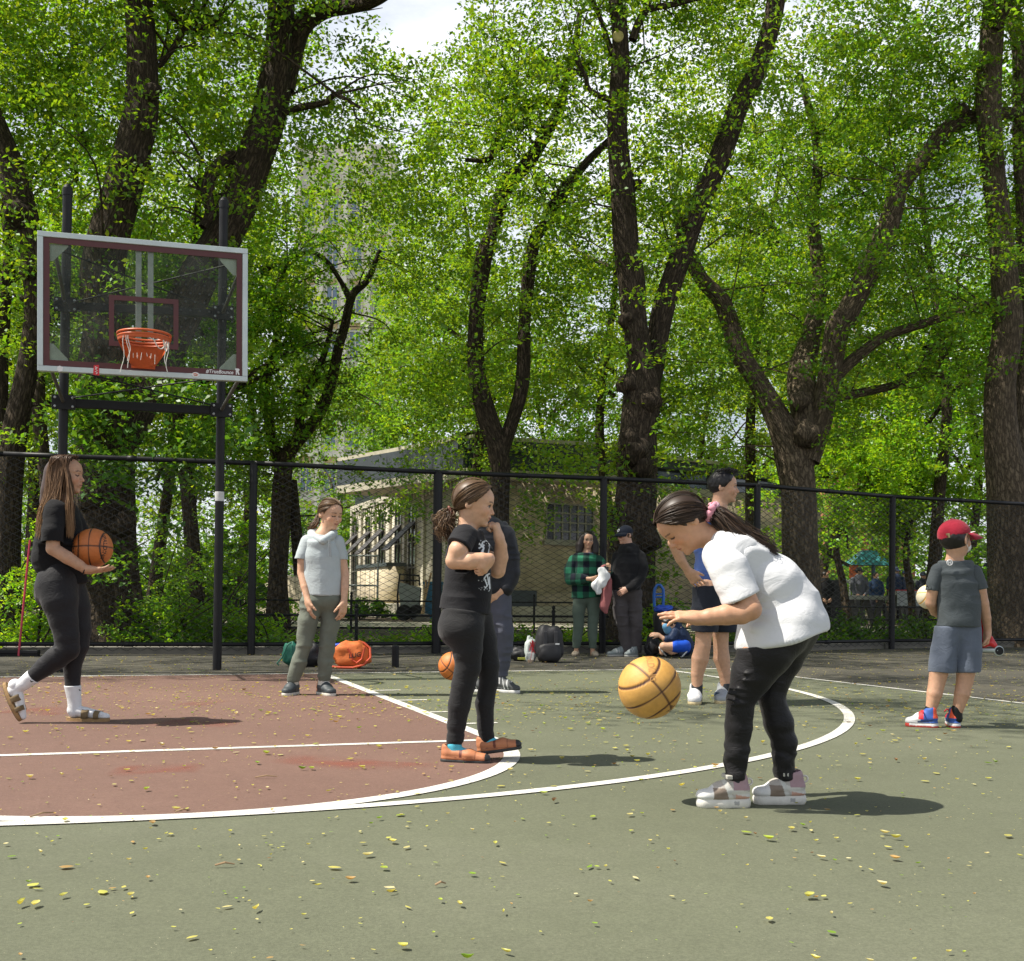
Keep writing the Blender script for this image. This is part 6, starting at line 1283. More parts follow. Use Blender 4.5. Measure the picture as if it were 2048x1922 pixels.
def hairdo(t, H, tie, tail, cols, seed, n=420, line=.26, thick=.0024, cap_col=None, spread=(.012, .03, .02), ntail=260, tie_col=(.05, .03, .03), th=.03, low=-.32, twob=.3):
    """hair combed back from the forehead to a tie, and a tail from there; tail = list of points with spreads"""
    r = np.random.default_rng(seed); c = H.cr; rx, ry, rz = (.335 * c + th + .016), (.40 * c + th + .016), (.365 * c + th + .016); cc = np.array([0, -.08, .125]); C0 = cap_col or cols[0]
    S = Sdf(); scap(H, S, th * .72)
    # hairline: forehead plane, and behind the ears down to the nape
    S.cut(H.L(0, line, .24), H.f * 1.0 - H.u * .62, .02 * H.H); S.cut(H.L(0, .0, -.06), H.f * .62 - H.u * 1.0, .02 * H.H); S.cut(H.L(0, -.2, low), -H.u, .02 * H.H)
    for x in (-1, 1): S.ell(H.L(x * .36 * c, -.07, -.06), H.A, np.array([.12, .125, .16]) * H.H, .015 * H.H, True)
    cap = skin('hair', S, H.H * .022, M_HAIR, t, C0)
    tl = H.loc(np.array(tie)[None])[0]; tu = (tl - cc) / [rx, ry, rz]; tu /= np.linalg.norm(tu); gs = []
    for i in range(160):
        side = -1 if i % 2 else 1; a = r.random()
        if a < .62: s_ = r.uniform(0, 1); p = np.array([side * .30 * s_, line - .02 - .10 * s_ ** 2, .36 - .22 * s_ ** 1.6])         # forehead to temple
        else: s_ = r.uniform(0, 1); p = np.array([side * .33, -.24 - .14 * s_, -.02 - .24 * s_])
        u0 = (p - cc) / [rx, ry, rz]; u0 /= np.linalg.norm(u0); an = math.acos(np.clip(u0 @ tu, -1, 1)); pts = []
        for f in np.linspace(0, .97, 9):
            u = (math.sin((1 - f) * an) * u0 + math.sin(f * an) * tu) / max(math.sin(an), 1e-3); q = cc + u / np.linalg.norm(u) * [rx, ry, rz] * (1 + .012 * math.sin(9 * f + i)); pts.append(H.L(*q))
        gs.append((pts, .006))
    strands('hair_strands', gs, n, .01, M_HAIR, cap, r, thick, cols, .3, 3)
    if tail is not None:
        g = np.array([q[0] for q in tail]); sp = np.array([q[1] for q in tail]); T = Sdf(); T.chain(list(g), [max(.006, .72 * x) for x in sp], .02); tl_ = skin('ponytail', T, .006, M_HAIR, t, C0)
        strands('ponytail_strands', [(g, sp)], ntail, .01, M_HAIR, tl_, r, thick, cols, twob, 3)
    return cap
def torus(mb, c, ax, R_, r_, col=None, n=24, m=10, wob=0.0, seed=0):
    ax = unit(ax); a = unit(np.cross(ax, [.3, .8, .2])); b = np.cross(ax, a); pts = []; rs = []
    for i in range(n + 1):
        q = 2 * np.pi * (i % n) / n; pts.append(np.asarray(c) + (a * math.cos(q) + b * math.sin(q)) * R_ + ax * wob * math.sin(5 * q + seed)); rs.append(r_ * (1 + (.35 * math.sin(7 * q + seed) if wob else 0)))
    mb.tube(pts, rs, m, False, col, True)
def zone(x0, y0, sx, sy=None):
    sy = sy or sx
    return lambda x, y: (x0 + x * sx, y0 + y * sy)
def ball(name, label, c, rad, rot, col, line, seed, group=None, letter=None):
    t = None; n1, n2 = 144, 96; th = np.linspace(0, np.pi, n2 + 1); ph = np.linspace(0, 2 * np.pi, n1 + 1)[:-1]; TH, PH = np.meshgrid(th, ph, indexing='ij'); u = np.stack([np.sin(TH) * np.cos(PH), np.sin(TH) * np.sin(PH), np.cos(TH)], -1).reshape(-1, 3)
    x, y, z = u.T; f_ = np.minimum(np.minimum(np.abs(x), np.abs(z)), np.abs(np.abs(x) - (.53 + .16 * z ** 2)) * .85); g = np.clip(1 - f_ / .042, 0, 1); g = np.clip(g * 2.2, 0, 1)
    r = 1 - .022 * g; q = (u * r[:, None] * rad) @ np.array(rot).T + c
    cc = np.array(col) * (1 + .10 * vnoise(u * 3.5, seed) + .08 * vnoise(u * 11, seed + 1))[:, None]; cc = cc * (1 - g)[:, None] + np.array(line) * g[:, None]
    f = np.array([(i * n1 + j, (i + 1) * n1 + j, (i + 1) * n1 + (j + 1) % n1, i * n1 + (j + 1) % n1) for i in range(n2) for j in range(n1)])
    o = link(name, np_mesh(name, q - c, f, 4, cc, True), M_BALL, None, c); tag(o, label, 'ball', group); ROOTS[o.name] = tuple(c)
    for (txt, size, d0, upv, cl) in (letter or ()):
        vt, ft = text_mesh(txt, size, True); d0 = unit(d0); upv = unit(np.array(upv) - d0 * (np.array(upv) @ d0)); rt = np.cross(upv, d0); k = vt / rad
        dirs = d0[None] + k[:, :1] * rt + k[:, 1:2] * upv; dirs /= np.linalg.norm(dirs, axis=1)[:, None]; mb = MB(); mb.add(c + dirs * rad * 1.006, ft); mb.build('lettering', cl, o)
    return o
M_BALL = mat("basketball_leather", (1, 1, 1), .55, .10, 10, .6, 330, attr='Col', bdist=.002)
def rotm(fx, up):
    a = unit(fx); b = unit(np.cross(up, a)); return np.stack([a, b, np.cross(a, b)], 1)
# ------------------------------------------------------------------ people on the court
SK1, SK2, SK3 = (.50, .275, .165), (.56, .335, .215), (.46, .265, .165)
HB = ((.030, .018, .011), (.045, .027, .016), (.022, .013, .009), (.07, .042, .024))
HBR = ((.085, .048, .024), (.14, .082, .042), (.05, .028, .015), (.20, .125, .066))
def ppl(label, u, w): return thing('person', label, 'person', GW(u, w))
class Fig:
    """points of a figure given in a zoom of the photograph; w0 is its depth"""
    def __init__(s, w0, zn): s.w = w0; s.z = zn; s.k = w0 / FPX
    def __call__(s, x, y, dw=0.0, z=None): u, v = (z or s.z)(x, y); return P(u, v, s.w + dw)
    def D(s, x, y, d=0.0): return unit(RGT * x - UPV * y + FWD * d)      # direction: right, DOWN, away
def ch(S, F, pts, k=.02, z=None, flat=None, add=0.0):
    """chain of (x, y, dw, radius in metres[, flatten])"""
    for a, b in zip(pts[:-1], pts[1:]):
        f = (a[4] + b[4]) / 2 if len(a) > 4 else None
        S.cap(F(a[0], a[1], a[2], z), F(b[0], b[1], b[2], z), a[3] + add, b[3] + add, k if a is pts[0] else min(k, .010), (flat if flat is not None else FWD, f) if f else None)
    return S
# ================= girl in the white T-shirt, bending to dribble
zA, zB = zone(1290, 940, .21436), zone(1290, 1280, .2012); F = Fig(4.72, zA)
t = ppl('girl bending forward to dribble in a white T-shirt, black leggings and long dark ponytail', 1500, 4.72)
Hd = Head(F(352, 522), F.D(-.69, .72, -.14), F.D(-.72, -.69), .215, 1.2)
tor = [(705, 690, 0, .060, 2.3), (800, 760, 0, .090, 1.75), (940, 890, 0, .108, 1.35), (1130, 1100, 0, .143, 1.08), (1270, 1320, 0, .157, 1.0), (1292, 1480, -.01, .178, 1.08), (1285, 1640, -.02, .188, 1.15)]
nearleg = [(1290, -110, -.05, .120), (1195, 110, -.075, .112), (1075, 330, -.07, .088), (950, 600, -.065, .057), (930, 860, -.055, .056), (908, 1180, -.05, .045), (902, 1390, -.05, .040)]
farleg = [(1450, -110, .06, .112), (1370, 190, .07, .080), (1290, 400, .06, .063), (1258, 585, .05, .0545), (1328, 820, .045, .061), (1378, 1010, .04, .048), (1390, 1200, .04, .0445), (1393, 1390, .04, .041)]
S = Sdf(); Hd.add(S); Hd.neck(S, F(690, 660), .046, .056); ch(S, F, [(q[0], q[1], q[2], q[3] * .72, q[4] * .9) for q in tor[:5][:-1]], .03)
arm = [(790, 850, -.135, .052), (880, 1080, -.185, .047), (985, 1300, -.225, .043), (900, 1340, -.22, .042), (760, 1350, -.215, .041), (600, 1372, -.21, .033), (500, 1383, -.205, .027)]
S.chain([F(*q[:3]) for q in arm], [q[3] for q in arm], .018)
hand(S, F(505, 1383, -.205), F.D(-1, -.10, .05), F.D(0, 1, .40), .170, (.10, .05, .08, .30), (.5, .1), .08, -1, wr=.026)
farm = [(800, 860, .14, .05), (960, 1090, .20, .045), (1000, 1310, .25, .041), (860, 1330, .24, .036), (650, 1365, .20, .027)]
S.chain([F(*q[:3]) for q in farm], [q[3] for q in farm], .018); hand(S, F(655, 1365, .20), F.D(-1, .05, -.1), F.D(0, 1, -.2), .155, .3, (.5, .2), .06, 1, wr=.026)
S.chain([F(*q[:3], zB) for q in nearleg], [q[3] - .012 for q in nearleg], .02); S.chain([F(*q[:3], zB) for q in farleg], [q[3] - .012 for q in farleg], .02)
body = skin('body', S, .0034, M_SKIN, t, lambda v, n: Hd.paint(v, np.tile(SK1, (len(v), 1)), SK1, lids=True))
# shirt
S = Sdf(); ch(S, F, tor, .035); S.cut(F(606, 600), F.D(-.93, -.30), .006); S.cut(F(1285, 1562), F.D(.235, .97), .004)
for pl in ([(1055, 1215), (1190, 1125), (1330, 1140)], [(1060, 1295), (1220, 1245), (1365, 1235)], [(1075, 1345), (1180, 1370), (1280, 1400)], [(1030, 1480), (1130, 1500), (1290, 1470)]):
    S.chain([F(q[0], q[1], -.142 if i != 1 else -.150) for i, q in enumerate(pl)], [.006, .013, .005], .022)
S.ell(F(1240, 1600), np.array([RGT, FWD, UPV]), (.10, .09, .035), .02, True)
ridge_ax = np.array([F.D(.8, -.45), F.D(.55, .8), FWD])
wt = lambda lo, hi: (lambda v: np.clip(((v - CAM) @ UPV - lo) / (hi - lo), 0, 1))
shirt = skin('t_shirt', S, .0045, cloth("white_cotton", (.60, .61, .62), .85, .3, 520, .03, wr=.2), t, None, [(.010, (2.2, 9, 5), 3, np.array([F.D(.85, -.3), F.D(.3, .85), FWD]), None if False else (lambda v: 1.0), 'ridge'), (.007, (4, 10, 6), 5, ridge_ax), (.0035, (11, 22, 14), 8, ridge_ax)], 2)
sl = [(715, 800, -.10, .075), (790, 930, -.150, .077), (890, 1190, -.185, .076), (930, 1290, -.20, .077)]
S = Sdf(); S.chain([F(*q[:3]) for q in sl], [q[3] for q in sl], .02); S.cut(F(890, 1192, -.185), F.D(.385, .92), .003); S.cap(F(860, 1120, -.178), F(935, 1300, -.20), .058, .066, .004, None, True)
skin('sleeve', S, .0038, bpy.data.materials["white_cotton"], shirt, None, [(.006, (5, 13, 6), 6, np.array([F.D(.6, .75), F.D(.75, -.6), FWD])), (.003, (13, 26, 12), 9, ridge_ax)], 2)
sl = [(760, 800, .10, .072), (850, 950, .16, .074), (950, 1130, .2, .072), (970, 1200, .21, .072)]
S = Sdf(); S.chain([F(*q[:3]) for q in sl], [q[3] for q in sl], .02); S.cut(F(955, 1150, .2), F.D(.25, .96), .003); skin('sleeve', S, .006, bpy.data.materials["white_cotton"], shirt, None, [(.004, (8, 14, 8), 7)], 2)
# leggings
S = Sdf(); ch(S, F, nearleg, .022, zB); ch(S, F, farleg, .022, zB); S.cap(F(1330, -130, -.04, zB), F(1390, -130, .05, zB), .13, .125, .04)
S.cut(F(1285, 1545), F.D(-.235, -.97), .006)
for q, rr in ((nearleg[-1], .08), (farleg[-1], .08)): S.cutin(F(q[0], q[1] - 12, q[2], zB), F.D(0, 1), F(*q[:3], zB), rr)
for (x0, y0, x1, y1, lg, rr) in ((840, 480, 1010, 490, -.125, .004), (830, 535, 1000, 560, -.122, .0045), (820, 585, 960, 630, -.122, .0045), (850, 650, 1000, 632, -.12, .0045), (870, 335, 1050, 330, -.15, .003), (860, 398, 1035, 405, -.145, .003), (840, 510, 930, 520, -.12, .004)): S.cap(F(x0, y0, lg, zB), F(x1, y1, lg, zB), rr, rr, .012)
ank = lambda v: np.clip(1 - ((v - CAM) @ UPV - (F(900, 1050, 0, zB) - CAM) @ UPV) / .06, 0, 1)
skin('leggings', S, .0042, M_LEGG, t, None, [(.0016, (9, 9, 40), 4, None), (.007, (10, 10, 22), 14, None, ank, 'ridge'), (.004, (16, 16, 38), 15, None, ank)], 2)
# socks and shoes
for k, (xa, dw, heel, toe) in enumerate(((905, -.05, 1030, 512), (1395, .04, 1582, 1072))):
    wv = F.w + dw; hp, tp = GW(zB(heel, 0)[0], wv), GW(zB(toe, 0)[0], wv - .02)
    S = Sdf(); S.cap(F(xa, 1330, dw, zB), F(xa + 20, 1500, dw, zB), .037, .036, .01); skin('sock', S, .005, mat("dark_sock", (.03, .035, .04), .9) if k == 0 else bpy.data.materials["dark_sock"], t)
    ar = [(lambda t_, z, x: t_ > .70, (.62, .62, .60)), (lambda t_, z, x: (t_ > .40) & (t_ <= .72) & (z < 1.0), (.20, .155, .12)), (lambda t_, z, x: (t_ < .30) & (z < .72), (.47, .27, .20)), (lambda t_, z, x: (np.abs(z - .72 - .5 * (t_ - .1)) < .13) & (t_ < .42), (.55, .54, .49)), (lambda t_, z, x: (t_ < .34) & (z > .88), (.34, .22, .24)), (lambda t_, z, x: (np.abs(t_ - .40 - .14 * (z - .6)) < .045), (.50, .50, .46))]
    so, q = shoe(t, hp, tp, (0, 0, 1), .22, .082, .085, dict(upper=(.40, .37, .33), areas=ar, sole=(.60, .585, .53), sole_areas=[(lambda t_, z, x: (np.abs(t_ - .28) < .05) & (np.abs(z - .55) < .2), (.3, .3, .29))]), .0034, sole=.042, collar=q if False else None)
    mb = MB(); mb.box((-.012, -.045, -.008), (.012, .045, .008), Matrix.LocRotScale(None, None, None), .003); vv = mb.v[0]; d = unit(tp - hp); s_ = np.cross(d, VZ); p0 = q(.42, .128); mb.v[0] = p0 + vv[:, :1] * d + vv[:, 1:2] * s_ * .9 + vv[:, 2:] * VZ; mb.build('strap', mat("grey_velcro", (.42, .41, .36), .9) if k == 0 else bpy.data.materials["grey_velcro"], so)
    mb = MB(); torus(mb, q(-.005, .105), s_, .013, .004); mb.build('pull_loop', M_NET, so, True)
# hair
cap = hairdo(t, Hd, F(600, 392), [(F(590, 388), .024), (F(650, 395, -.01), .034), (F(740, 470, -.03), .048), (F(860, 590, -.05), .055), (F(1000, 690, -.06), .052), (F(1110, 740, -.065), .042), (F(1195, 775, -.06), .022)], HB, 41, 900, .23, .0017, ntail=520, twob=.45)
for (q, cl, o_) in (((598, 330), (.60, .26, .32), -.012), ((612, 385), (.30, .52, .47), .010), ((620, 420), (.62, .38, .44), .0)):
    mb = MB(); torus(mb, F(q[0] + 8, 385, o_), F.D(.75, .35), .030, .013, None, 30, 10, .005, q[0]); mb.build('hair_tie', mat("scrunchie_%s" % ('pink' if cl[0] > .6 and cl[1] < .3 else 'mint' if cl[1] > .5 else 'rose'), cl, .9, .2, 30, .5, 90), cap, True)
# ================= balls
b = P(1299, 1375, 4.72); bax = rotm(F.D(.9, -.45, .15), F.D(.40, .86, -.45))
ball('basketball', 'worn yellow tan basketball bouncing in front of the girl in white', b, 62.5 * 4.72 / FPX, rotm(F.D(.60, .78, .2), F.D(-.85, .55, -.2)), (.56, .30, .070), (.065, .022, .012), 5, None,
     [('SPALDING', .040, F.D(-.05, -.72, -.55), F.D(.98, .08, .1), mat("embossed_tan", (.36, .18, .05), .6)), ('Z', .05, F.D(.62, .66, -.5), F.D(.2, -.9, 0), mat("dark_brown_print", (.07, .025, .012), .6))])
# ================= middle girl in black
zC, zD = zone(850, 940, .3005), zone(850, 1200, .3288); F = Fig(5.88, zC); kC = .3005 * F.k; kD = .3288 * F.k
t = ppl('girl in profile with bunched brown hair, black printed T-shirt, leggings and orange brown shoes', 930, 5.88)
Hd = Head(F(337, 228), F.D(.97, .20, -.10), F.D(.22, -.975), .225, 1.12)
tor = [(285, 425, 0, .055, 2.1), (283, 470, 0, .088, 1.6), (284, 560, 0, .112, 1.2), (286, 690, 0, .115, 1.05), (286, 800, 0, .122, 1.0), (266, 900, 0, .126, 1.08), (258, 985, 0, .134, 1.12)]
nl = [(232, 100, -.05, .095), (238, 180, -.07, .103), (258, 300, -.07, .077), (262, 400, -.065, .066), (232, 520, -.06, .060), (208, 640, -.055, .056), (192, 760, -.05, .048), (176, 900, -.05, .041)]
fl = [(300, 110, .06, .095), (350, 250, .07, .075), (384, 400, .06, .058), (388, 500, .055, .048), (362, 630, .05, .049), (368, 760, .05, .042), (380, 870, .05, .037)]
S = Sdf(); Hd.add(S, nose=.85); Hd.neck(S, F(272, 420), .048, .055); ch(S, F, [(q[0], q[1], q[2], q[3] * .72, q[4] * .9) for q in tor[:-1]], .03)
S.chain([F(*q) for q in ((262, 460, -.12), (222, 535, -.19), (192, 605, -.185), (300, 606, -.20), (380, 598, -.19), (428, 594, -.18))], [.050, .048, .041, .043, .036, .025], .014)
S.chain([F(*q) for q in ((300, 470, .13), (420, 590, .12), (482, 668, .10), (504, 580, .08), (505, 505, .05), (498, 468, .03))], [.047, .043, .041, .039, .031, .025], .014)
hand(S, F(430, 592, -.18), F.D(-.42, .75, -.25), F.D(-.7, -.2, .5), .135, (.55, .6, .65, .7), (.5, .3), .08, 1, wr=.026)
hand(S, F(498, 472, .03), F.D(-.25, -1, -.1), F.D(-.9, .1, .25), .178, (1.0, 1.15, 1.15, 1.1), (.8, .1), .05, -1, tk=.8, wr=.026)
S.chain([F(*q[:3], zD) for q in nl], [q[3] - .012 for q in nl], .02); S.chain([F(*q[:3], zD) for q in fl], [q[3] - .012 for q in fl], .02)
skin('body', S, .0036, M_SKIN, t, lambda v, n: Hd.paint(v, np.tile(SK2, (len(v), 1)), SK2, lids=False))
S = Sdf(); ch(S, F, tor, .03); S.cut(F(275, 425), F.D(-.22, -.97), .006); S.cut(F(270, 938), F.D(-.12, .99), .003)
S.cap(F(262, 450, -.10), F(222, 520, -.18), .066, .064, .02); S.cap(F(222, 520, -.18), F(212, 545, -.19), .06, .058, .01); S.cutin(F(228, 508, -.17), F.D(-.5, .75, -.4), F(205, 560, -.20), .085)
S.cap(F(296, 455, .11), F(390, 560, .14), .062, .056, .02)
strk = [[(375, 500), (385, 480), (405, 470), (425, 478), (430, 505), (425, 540), (418, 570)], [(362, 490), (390, 520), (375, 550)], [(385, 550), (392, 520), (384, 490)], [(360, 520), (395, 500)], [(430, 690), (410, 700), (395, 720), (405, 745), (415, 770), (400, 785)], [(415, 700), (425, 760)], [(428, 715), (432, 790)]]
dots = np.random.default_rng(4).uniform((352, 440), (438, 812), (90, 2)); dots = dots[(np.abs(dots[:, 1] - 620) > 110)]
def tee_print(v, n):
    uv = proj(v); q = np.stack([(uv[:, 0] - 850) / .3005, (uv[:, 1] - 940) / .3005], 1); c = np.tile((.009, .009, .011), (len(v), 1)); near = (n @ FWD < .1) & (q[:, 0] > 340); m = np.zeros(len(v), bool)
    for st in strk:
        for a, b_ in zip(st[:-1], st[1:]):
            a, b_ = np.array(a, float), np.array(b_, float); d = b_ - a; tt = np.clip(((q - a) @ d) / (d @ d), 0, 1); m |= np.linalg.norm(q - a - tt[:, None] * d, axis=1) < 4.2
    for d in dots: m |= np.linalg.norm(q - d, axis=1) < 2.6
    c[m & near] = (.62, .66, .68); return c
skin('t_shirt', S, .0033, M_CLOTH, t, tee_print, [(.0045, (4, 4, 11), 2, None), (.005, (3.5, 3.5, 16), 4, None, lambda v: np.clip(((F(280, 640) - CAM) @ UPV - (v - CAM) @ UPV) / .08, 0, 1), 'ridge'), (.002, (14, 14, 24), 3)], 2)
S = Sdf(); ch(S, F, nl, .022, zD); ch(S, F, fl, .022, zD); S.cap(F(240, 60, -.03, zD), F(262, 60, .04, zD), .108, .100, .03); S.ell(F(178, 165, -.02, zD), np.array([RGT, FWD, UPV]), (.085, .13, .10), .03)
for q in (nl[-1], fl[-1]): S.cutin(F(q[0], q[1] - 4, q[2], zD), F.D(0, 1), F(*q[:3], zD), .07)
S.cut(F(250, 56, 0, zD), F.D(.12, -.99), .006)
ank = lambda v: np.clip(1 - ((v - CAM) @ UPV - (F(200, 800, 0, zD) - CAM) @ UPV) / .05, 0, 1)
skin('leggings', S, .0045, cloth("charcoal_leggings", (.013, .013, .014), .8, .4, 500, .12, .10), t, None, [(.002, (8, 8, 26), 4), (.005, (10, 10, 45), 14, None, ank)], 2)
S_ = dict(upper=(.44, .17, .075), areas=[(lambda t_, z, x: t_ > .9, (.02, .02, .02)), (lambda t_, z, x: (np.abs(t_ - .42) < .03) & (z > .35), (.14, .035, .02)), (lambda t_, z, x: (np.abs(z - .42 + .3 * (t_ - .3)) < .03) & (t_ > .2) & (t_ < .8), (.26, .09, .04)), (lambda t_, z, x: (t_ > .70) & (t_ < .72), (.25, .09, .04))], sole=(.022, .024, .024))
M_BSOCK = mat("blue_striped_sock", (.08, .45, .58), .9, .25, 30, .3, 90)
hp, tp = GW(zD(98, 0)[0], F.w - .05), GW(zD(400, 0)[0], F.w - .10); shoe(t, hp, tp, (0, 0, 1), .25, .085, .072, S_, .0036, sole=.020, low=True)
for (xa, y0, x1, y1, x2, y2, dw) in ((178, 885, 185, 925, 290, 955, -.055), (380, 850, 392, 880, 490, 885, .05)):
    S = Sdf(); S.chain([F(xa, y0, dw, zD), F(x1, y1, dw, zD), F(x2, y2, dw - .02, zD)], [.038, .037, .026], .015); skin('sock', S, .005, M_BSOCK, t)
f2w = F.w + .05; hp2, tp2 = P(*zD(326, 942), f2w), P(*zD(590, 905), f2w - .03); hp2[2] = max(hp2[2], .012); tp2[2] = max(tp2[2], .045)
shoe(t, hp2, tp2, (0, 0, 1), .25, .085, .072, S_, .0036, sole=.020, low=True)
cap = hairdo(t, Hd, F(178, 272), [(F(185, 272), .02), (F(160, 295), .035), (F(140, 330), .045), (F(130, 370), .045), (F(150, 405), .035), (F(175, 425), .018)], HBR, 42, 900, .18, .0018, ntail=420, twob=1.0)
mb = MB(); torus(mb, F(172, 274), F.D(-.85, .4), .024, .007); mb.build('hair_tie', mat("brown_hair_tie", (.20, .06, .04), .5), cap, True)
# ================= woman with the ball
zE, zW = zone(0, 890, .282), zone(0, 1160, .282); F = Fig(7.36, zE)
t = ppl('woman with long brown hair, black T-shirt, white socks and sandals walking with a basketball', 190, 7.36)
Hd = Head(F(477, 215), F.D(.99, .02, -.06), F.D(.02, -1), .243, 1.05, chin=.95)
S = Sdf(); Hd.add(S, nose=.9, ears=True); Hd.neck(S, F(452, 405), .050, .058)
tor = [(440, 420, 0, .062, 2.2), (430, 470, 0, .100, 1.65), (420, 580, 0, .128, 1.25), (418, 700, 0, .150, 1.05), (415, 800, 0, .158, 1.0), (440, 880, 0, .120, 1.1)]
ch(S, F, [(q[0], q[1], q[2], q[3] * .72, q[4] * .9) for q in tor[:-1]], .03)
S.chain([F(*q) for q in ((398, 490, -.16), (378, 600, -.21), (375, 735, -.21), (480, 800, -.20), (560, 850, -.18), (612, 884, -.16))], [.038, .042, .041, .040, .033, .026], .015)
hand(S, F(610, 884, -.16), F.D(.98, .02, .25), F.D(.12, -.95, .25), .185, (.12, .12, .15, .2), (.35, .5), .10, -1, wr=.026)
S.chain([F(*q) for q in ((470, 470, .17), (560, 640, .18), (620, 760, .17), (680, 800, .14))], [.05, .044, .038, .03], .015); hand(S, F(690, 800, .13), F.D(.8, -.5, -.3), F.D(-.6, .1, -.8), .175, .25, (.4, .3), .12, 1, wr=.026)
nl = [(405, 40, -.055, .125), (425, 150, -.075, .112), (450, 280, -.08, .090), (472, 400, -.08, .078), (478, 490, -.08, .074), (400, 555, -.085, .072), (325, 610, -.09, .062), (240, 680, -.10, .048), (170, 740, -.11, .038), (95, 785, -.11, .040)]
fl = [(480, 60, .06, .115), (535, 200, .075, .095), (560, 350, .07, .078), (555, 470, .06, .066), (512, 600, .05, .058), (515, 740, .05, .047), (530, 850, .05, .037), (535, 930, .05, .040)]
S.chain([F(*q[:3], zW) for q in nl], [q[3] - .012 for q in nl], .02); S.chain([F(*q[:3], zW) for q in fl], [q[3] - .012 for q in fl], .02)
skin('body', S, .0042, M_SKIN, t, lambda v, n: Hd.paint(v, np.tile((.44, .255, .16), (len(v), 1)), SK3, lids=True))
S = Sdf(); ch(S, F, tor, .035); S.cut(F(450, 420), F.D(.1, -1), .006); S.cap(F(398, 470, -.15), F(372, 620, -.21), .080, .070, .03); S.cap(F(372, 620, -.21), F(368, 740, -.215), .070, .070, .01); S.cutin(F(370, 695, -.21), F.D(0, 1, -.1), F(368, 760, -.25), .13)
S.cap(F(368, 640, -.21), F(366, 730, -.215), .055, .059, .004, None, True); S.cap(F(465, 470, .14), F(545, 620, .19), .078, .076, .03)
S.chain([F(380, 850, -.03), F(470, 905, 0), F(520, 985, .02)], [.10, .10, .09], .03); S.cut(F(500, 1000), F.D(.25, 1), .006)
skin('t_shirt', S, .0048, cloth("black_cotton", (.008, .008, .009), .9, .3, 480, .15, .03), t, None, [(.008, (3, 3, 8), 3), (.006, (9, 9, 14), 4), (.003, (20, 20, 26), 5)], 2)
S = Sdf(); ch(S, F, nl[:-2], .022, zW); ch(S, F, fl[:-1], .022, zW); S.cap(F(415, -20, -.03, zW), F(455, -20, .04, zW), .125, .115, .03); S.cap(F(345, 70, -.03, zW), F(345, 100, .03, zW), .085, .09, .04)
S.cutin(F(228, 690, -.10, zW), F.D(-.76, .62), F(170, 740, -.11, zW), .14); S.cutin(F(518, 752, .05, zW), F.D(0, 1), F(520, 800, .05, zW), .09)
S.cap(F(395, 490, -.145, zW), F(455, 520, -.14, zW), .010, .008, .012); S.cap(F(400, 515, -.145, zW), F(445, 550, -.14, zW), .010, .008, .012)
skin('leggings', S, .005, cloth("dark_leggings", (.012, .012, .014), .7, .35, 500, .12, .08), t, None, [(.0025, (8, 8, 16), 4)], 2)
M_SOCK = mat("white_ribbed_sock", (.66, .67, .68), .9, .05, 20, .5, 160); M_SAND = mat("olive_suede", (.15, .105, .05), .85, .15, 20, .3, 90); M_CORK = mat("cork_sole", (.30, .19, .085), .9, .2, 60, .5, 200)
# sandalled feet: near foot pushed off behind, far foot flat
def sandal(heel, toe, up, wd, hh, ankle):
    d = unit(toe - heel); up = unit(up - d * (up @ d)); s = np.cross(d, up); L = np.linalg.norm(toe - heel); q = lambda a, z, x=0: heel + d * L * a + up * z + s * x
    S = Sdf(); S.chain([ankle, q(.16, hh * .62), q(.45, hh * .5), q(.75, hh * .34), q(.93, hh * .28)], [.037, .040, .034, .030, .022], .02); S.cut(q(.5, .022), -up, .003); so = skin('sock', S, .0045, M_SOCK, t)
    mb = MB(); n = 26; out = []
    for i in range(n):
        a = 2 * np.pi * i / n; x = .5 + .5 * math.cos(a); y = math.sin(a) * wd * (.42 + .10 * x); out.append(((x * 1.02 - .01) * L, y))
    mb.prism([(p[0], p[1]) for p in out], heel, d, s, up, 0, .022); o = mb.build('sandal', M_CORK, t)
    for a0, a1 in ((.40, .56), (.68, .80)):
        mb = MB(); rows = []
        for a in np.linspace(a0, a1, 4):
            rows.append([q(a, .02 + (hh * (.78 - .45 * a)) * math.sin(np.pi * b_) ** .6, math.cos(np.pi * b_) * wd * .52) for b_ in np.linspace(0, 1, 13)])
        v = np.array(rows).reshape(-1, 3); mb.add(v, [(i * 13 + j, i * 13 + j + 1, (i + 1) * 13 + j + 1, (i + 1) * 13 + j) for i in range(3) for j in range(12)]); st = mb.build('strap', M_SAND, o, True); md = st.modifiers.new('thick', 'SOLIDIFY'); md.thickness = .005; md.offset = 1
    mb = MB(); mb.prism([(p[0], p[1]) for p in out], heel, d, s, up, -.004, -.0005); mb.build('outsole', M_SAND, o)
    return so
hp, tp = GW(zW(472, 0)[0], F.w + .05), GW(zW(776, 0)[0], F.w + .03); sandal(hp + VZ * .004, tp + VZ * .004, VZ, .095, .11, F(530, 850, .05, zW))
hp, tp = F(22, 735, -.11, zW), F(140, 1000, -.12, zW); so = sandal(hp, tp, F.D(.9, -.42), .095, .105, F(110, 775, -.11, zW))
S = Sdf(); S.chain([F(245, 676, -.10, zW), F(170, 735, -.11, zW), F(95, 785, -.11, zW)], [.052, .042, .042], .01); S.cutin(F(236, 684, -.10, zW), F.D(.76, -.62), F(260, 660, -.10, zW), .12); skin('sock', S, .0045, M_SOCK, t, None, [(.0015, (30, 30, 30), 3)])
mb = MB(); mb.tube([F(215, 712, -.148, zW), F(222, 722, -.148, zW), F(240, 718, -.146, zW)], [.0025, .004, .001], 6); mb.build('mark', M_BLK, so)
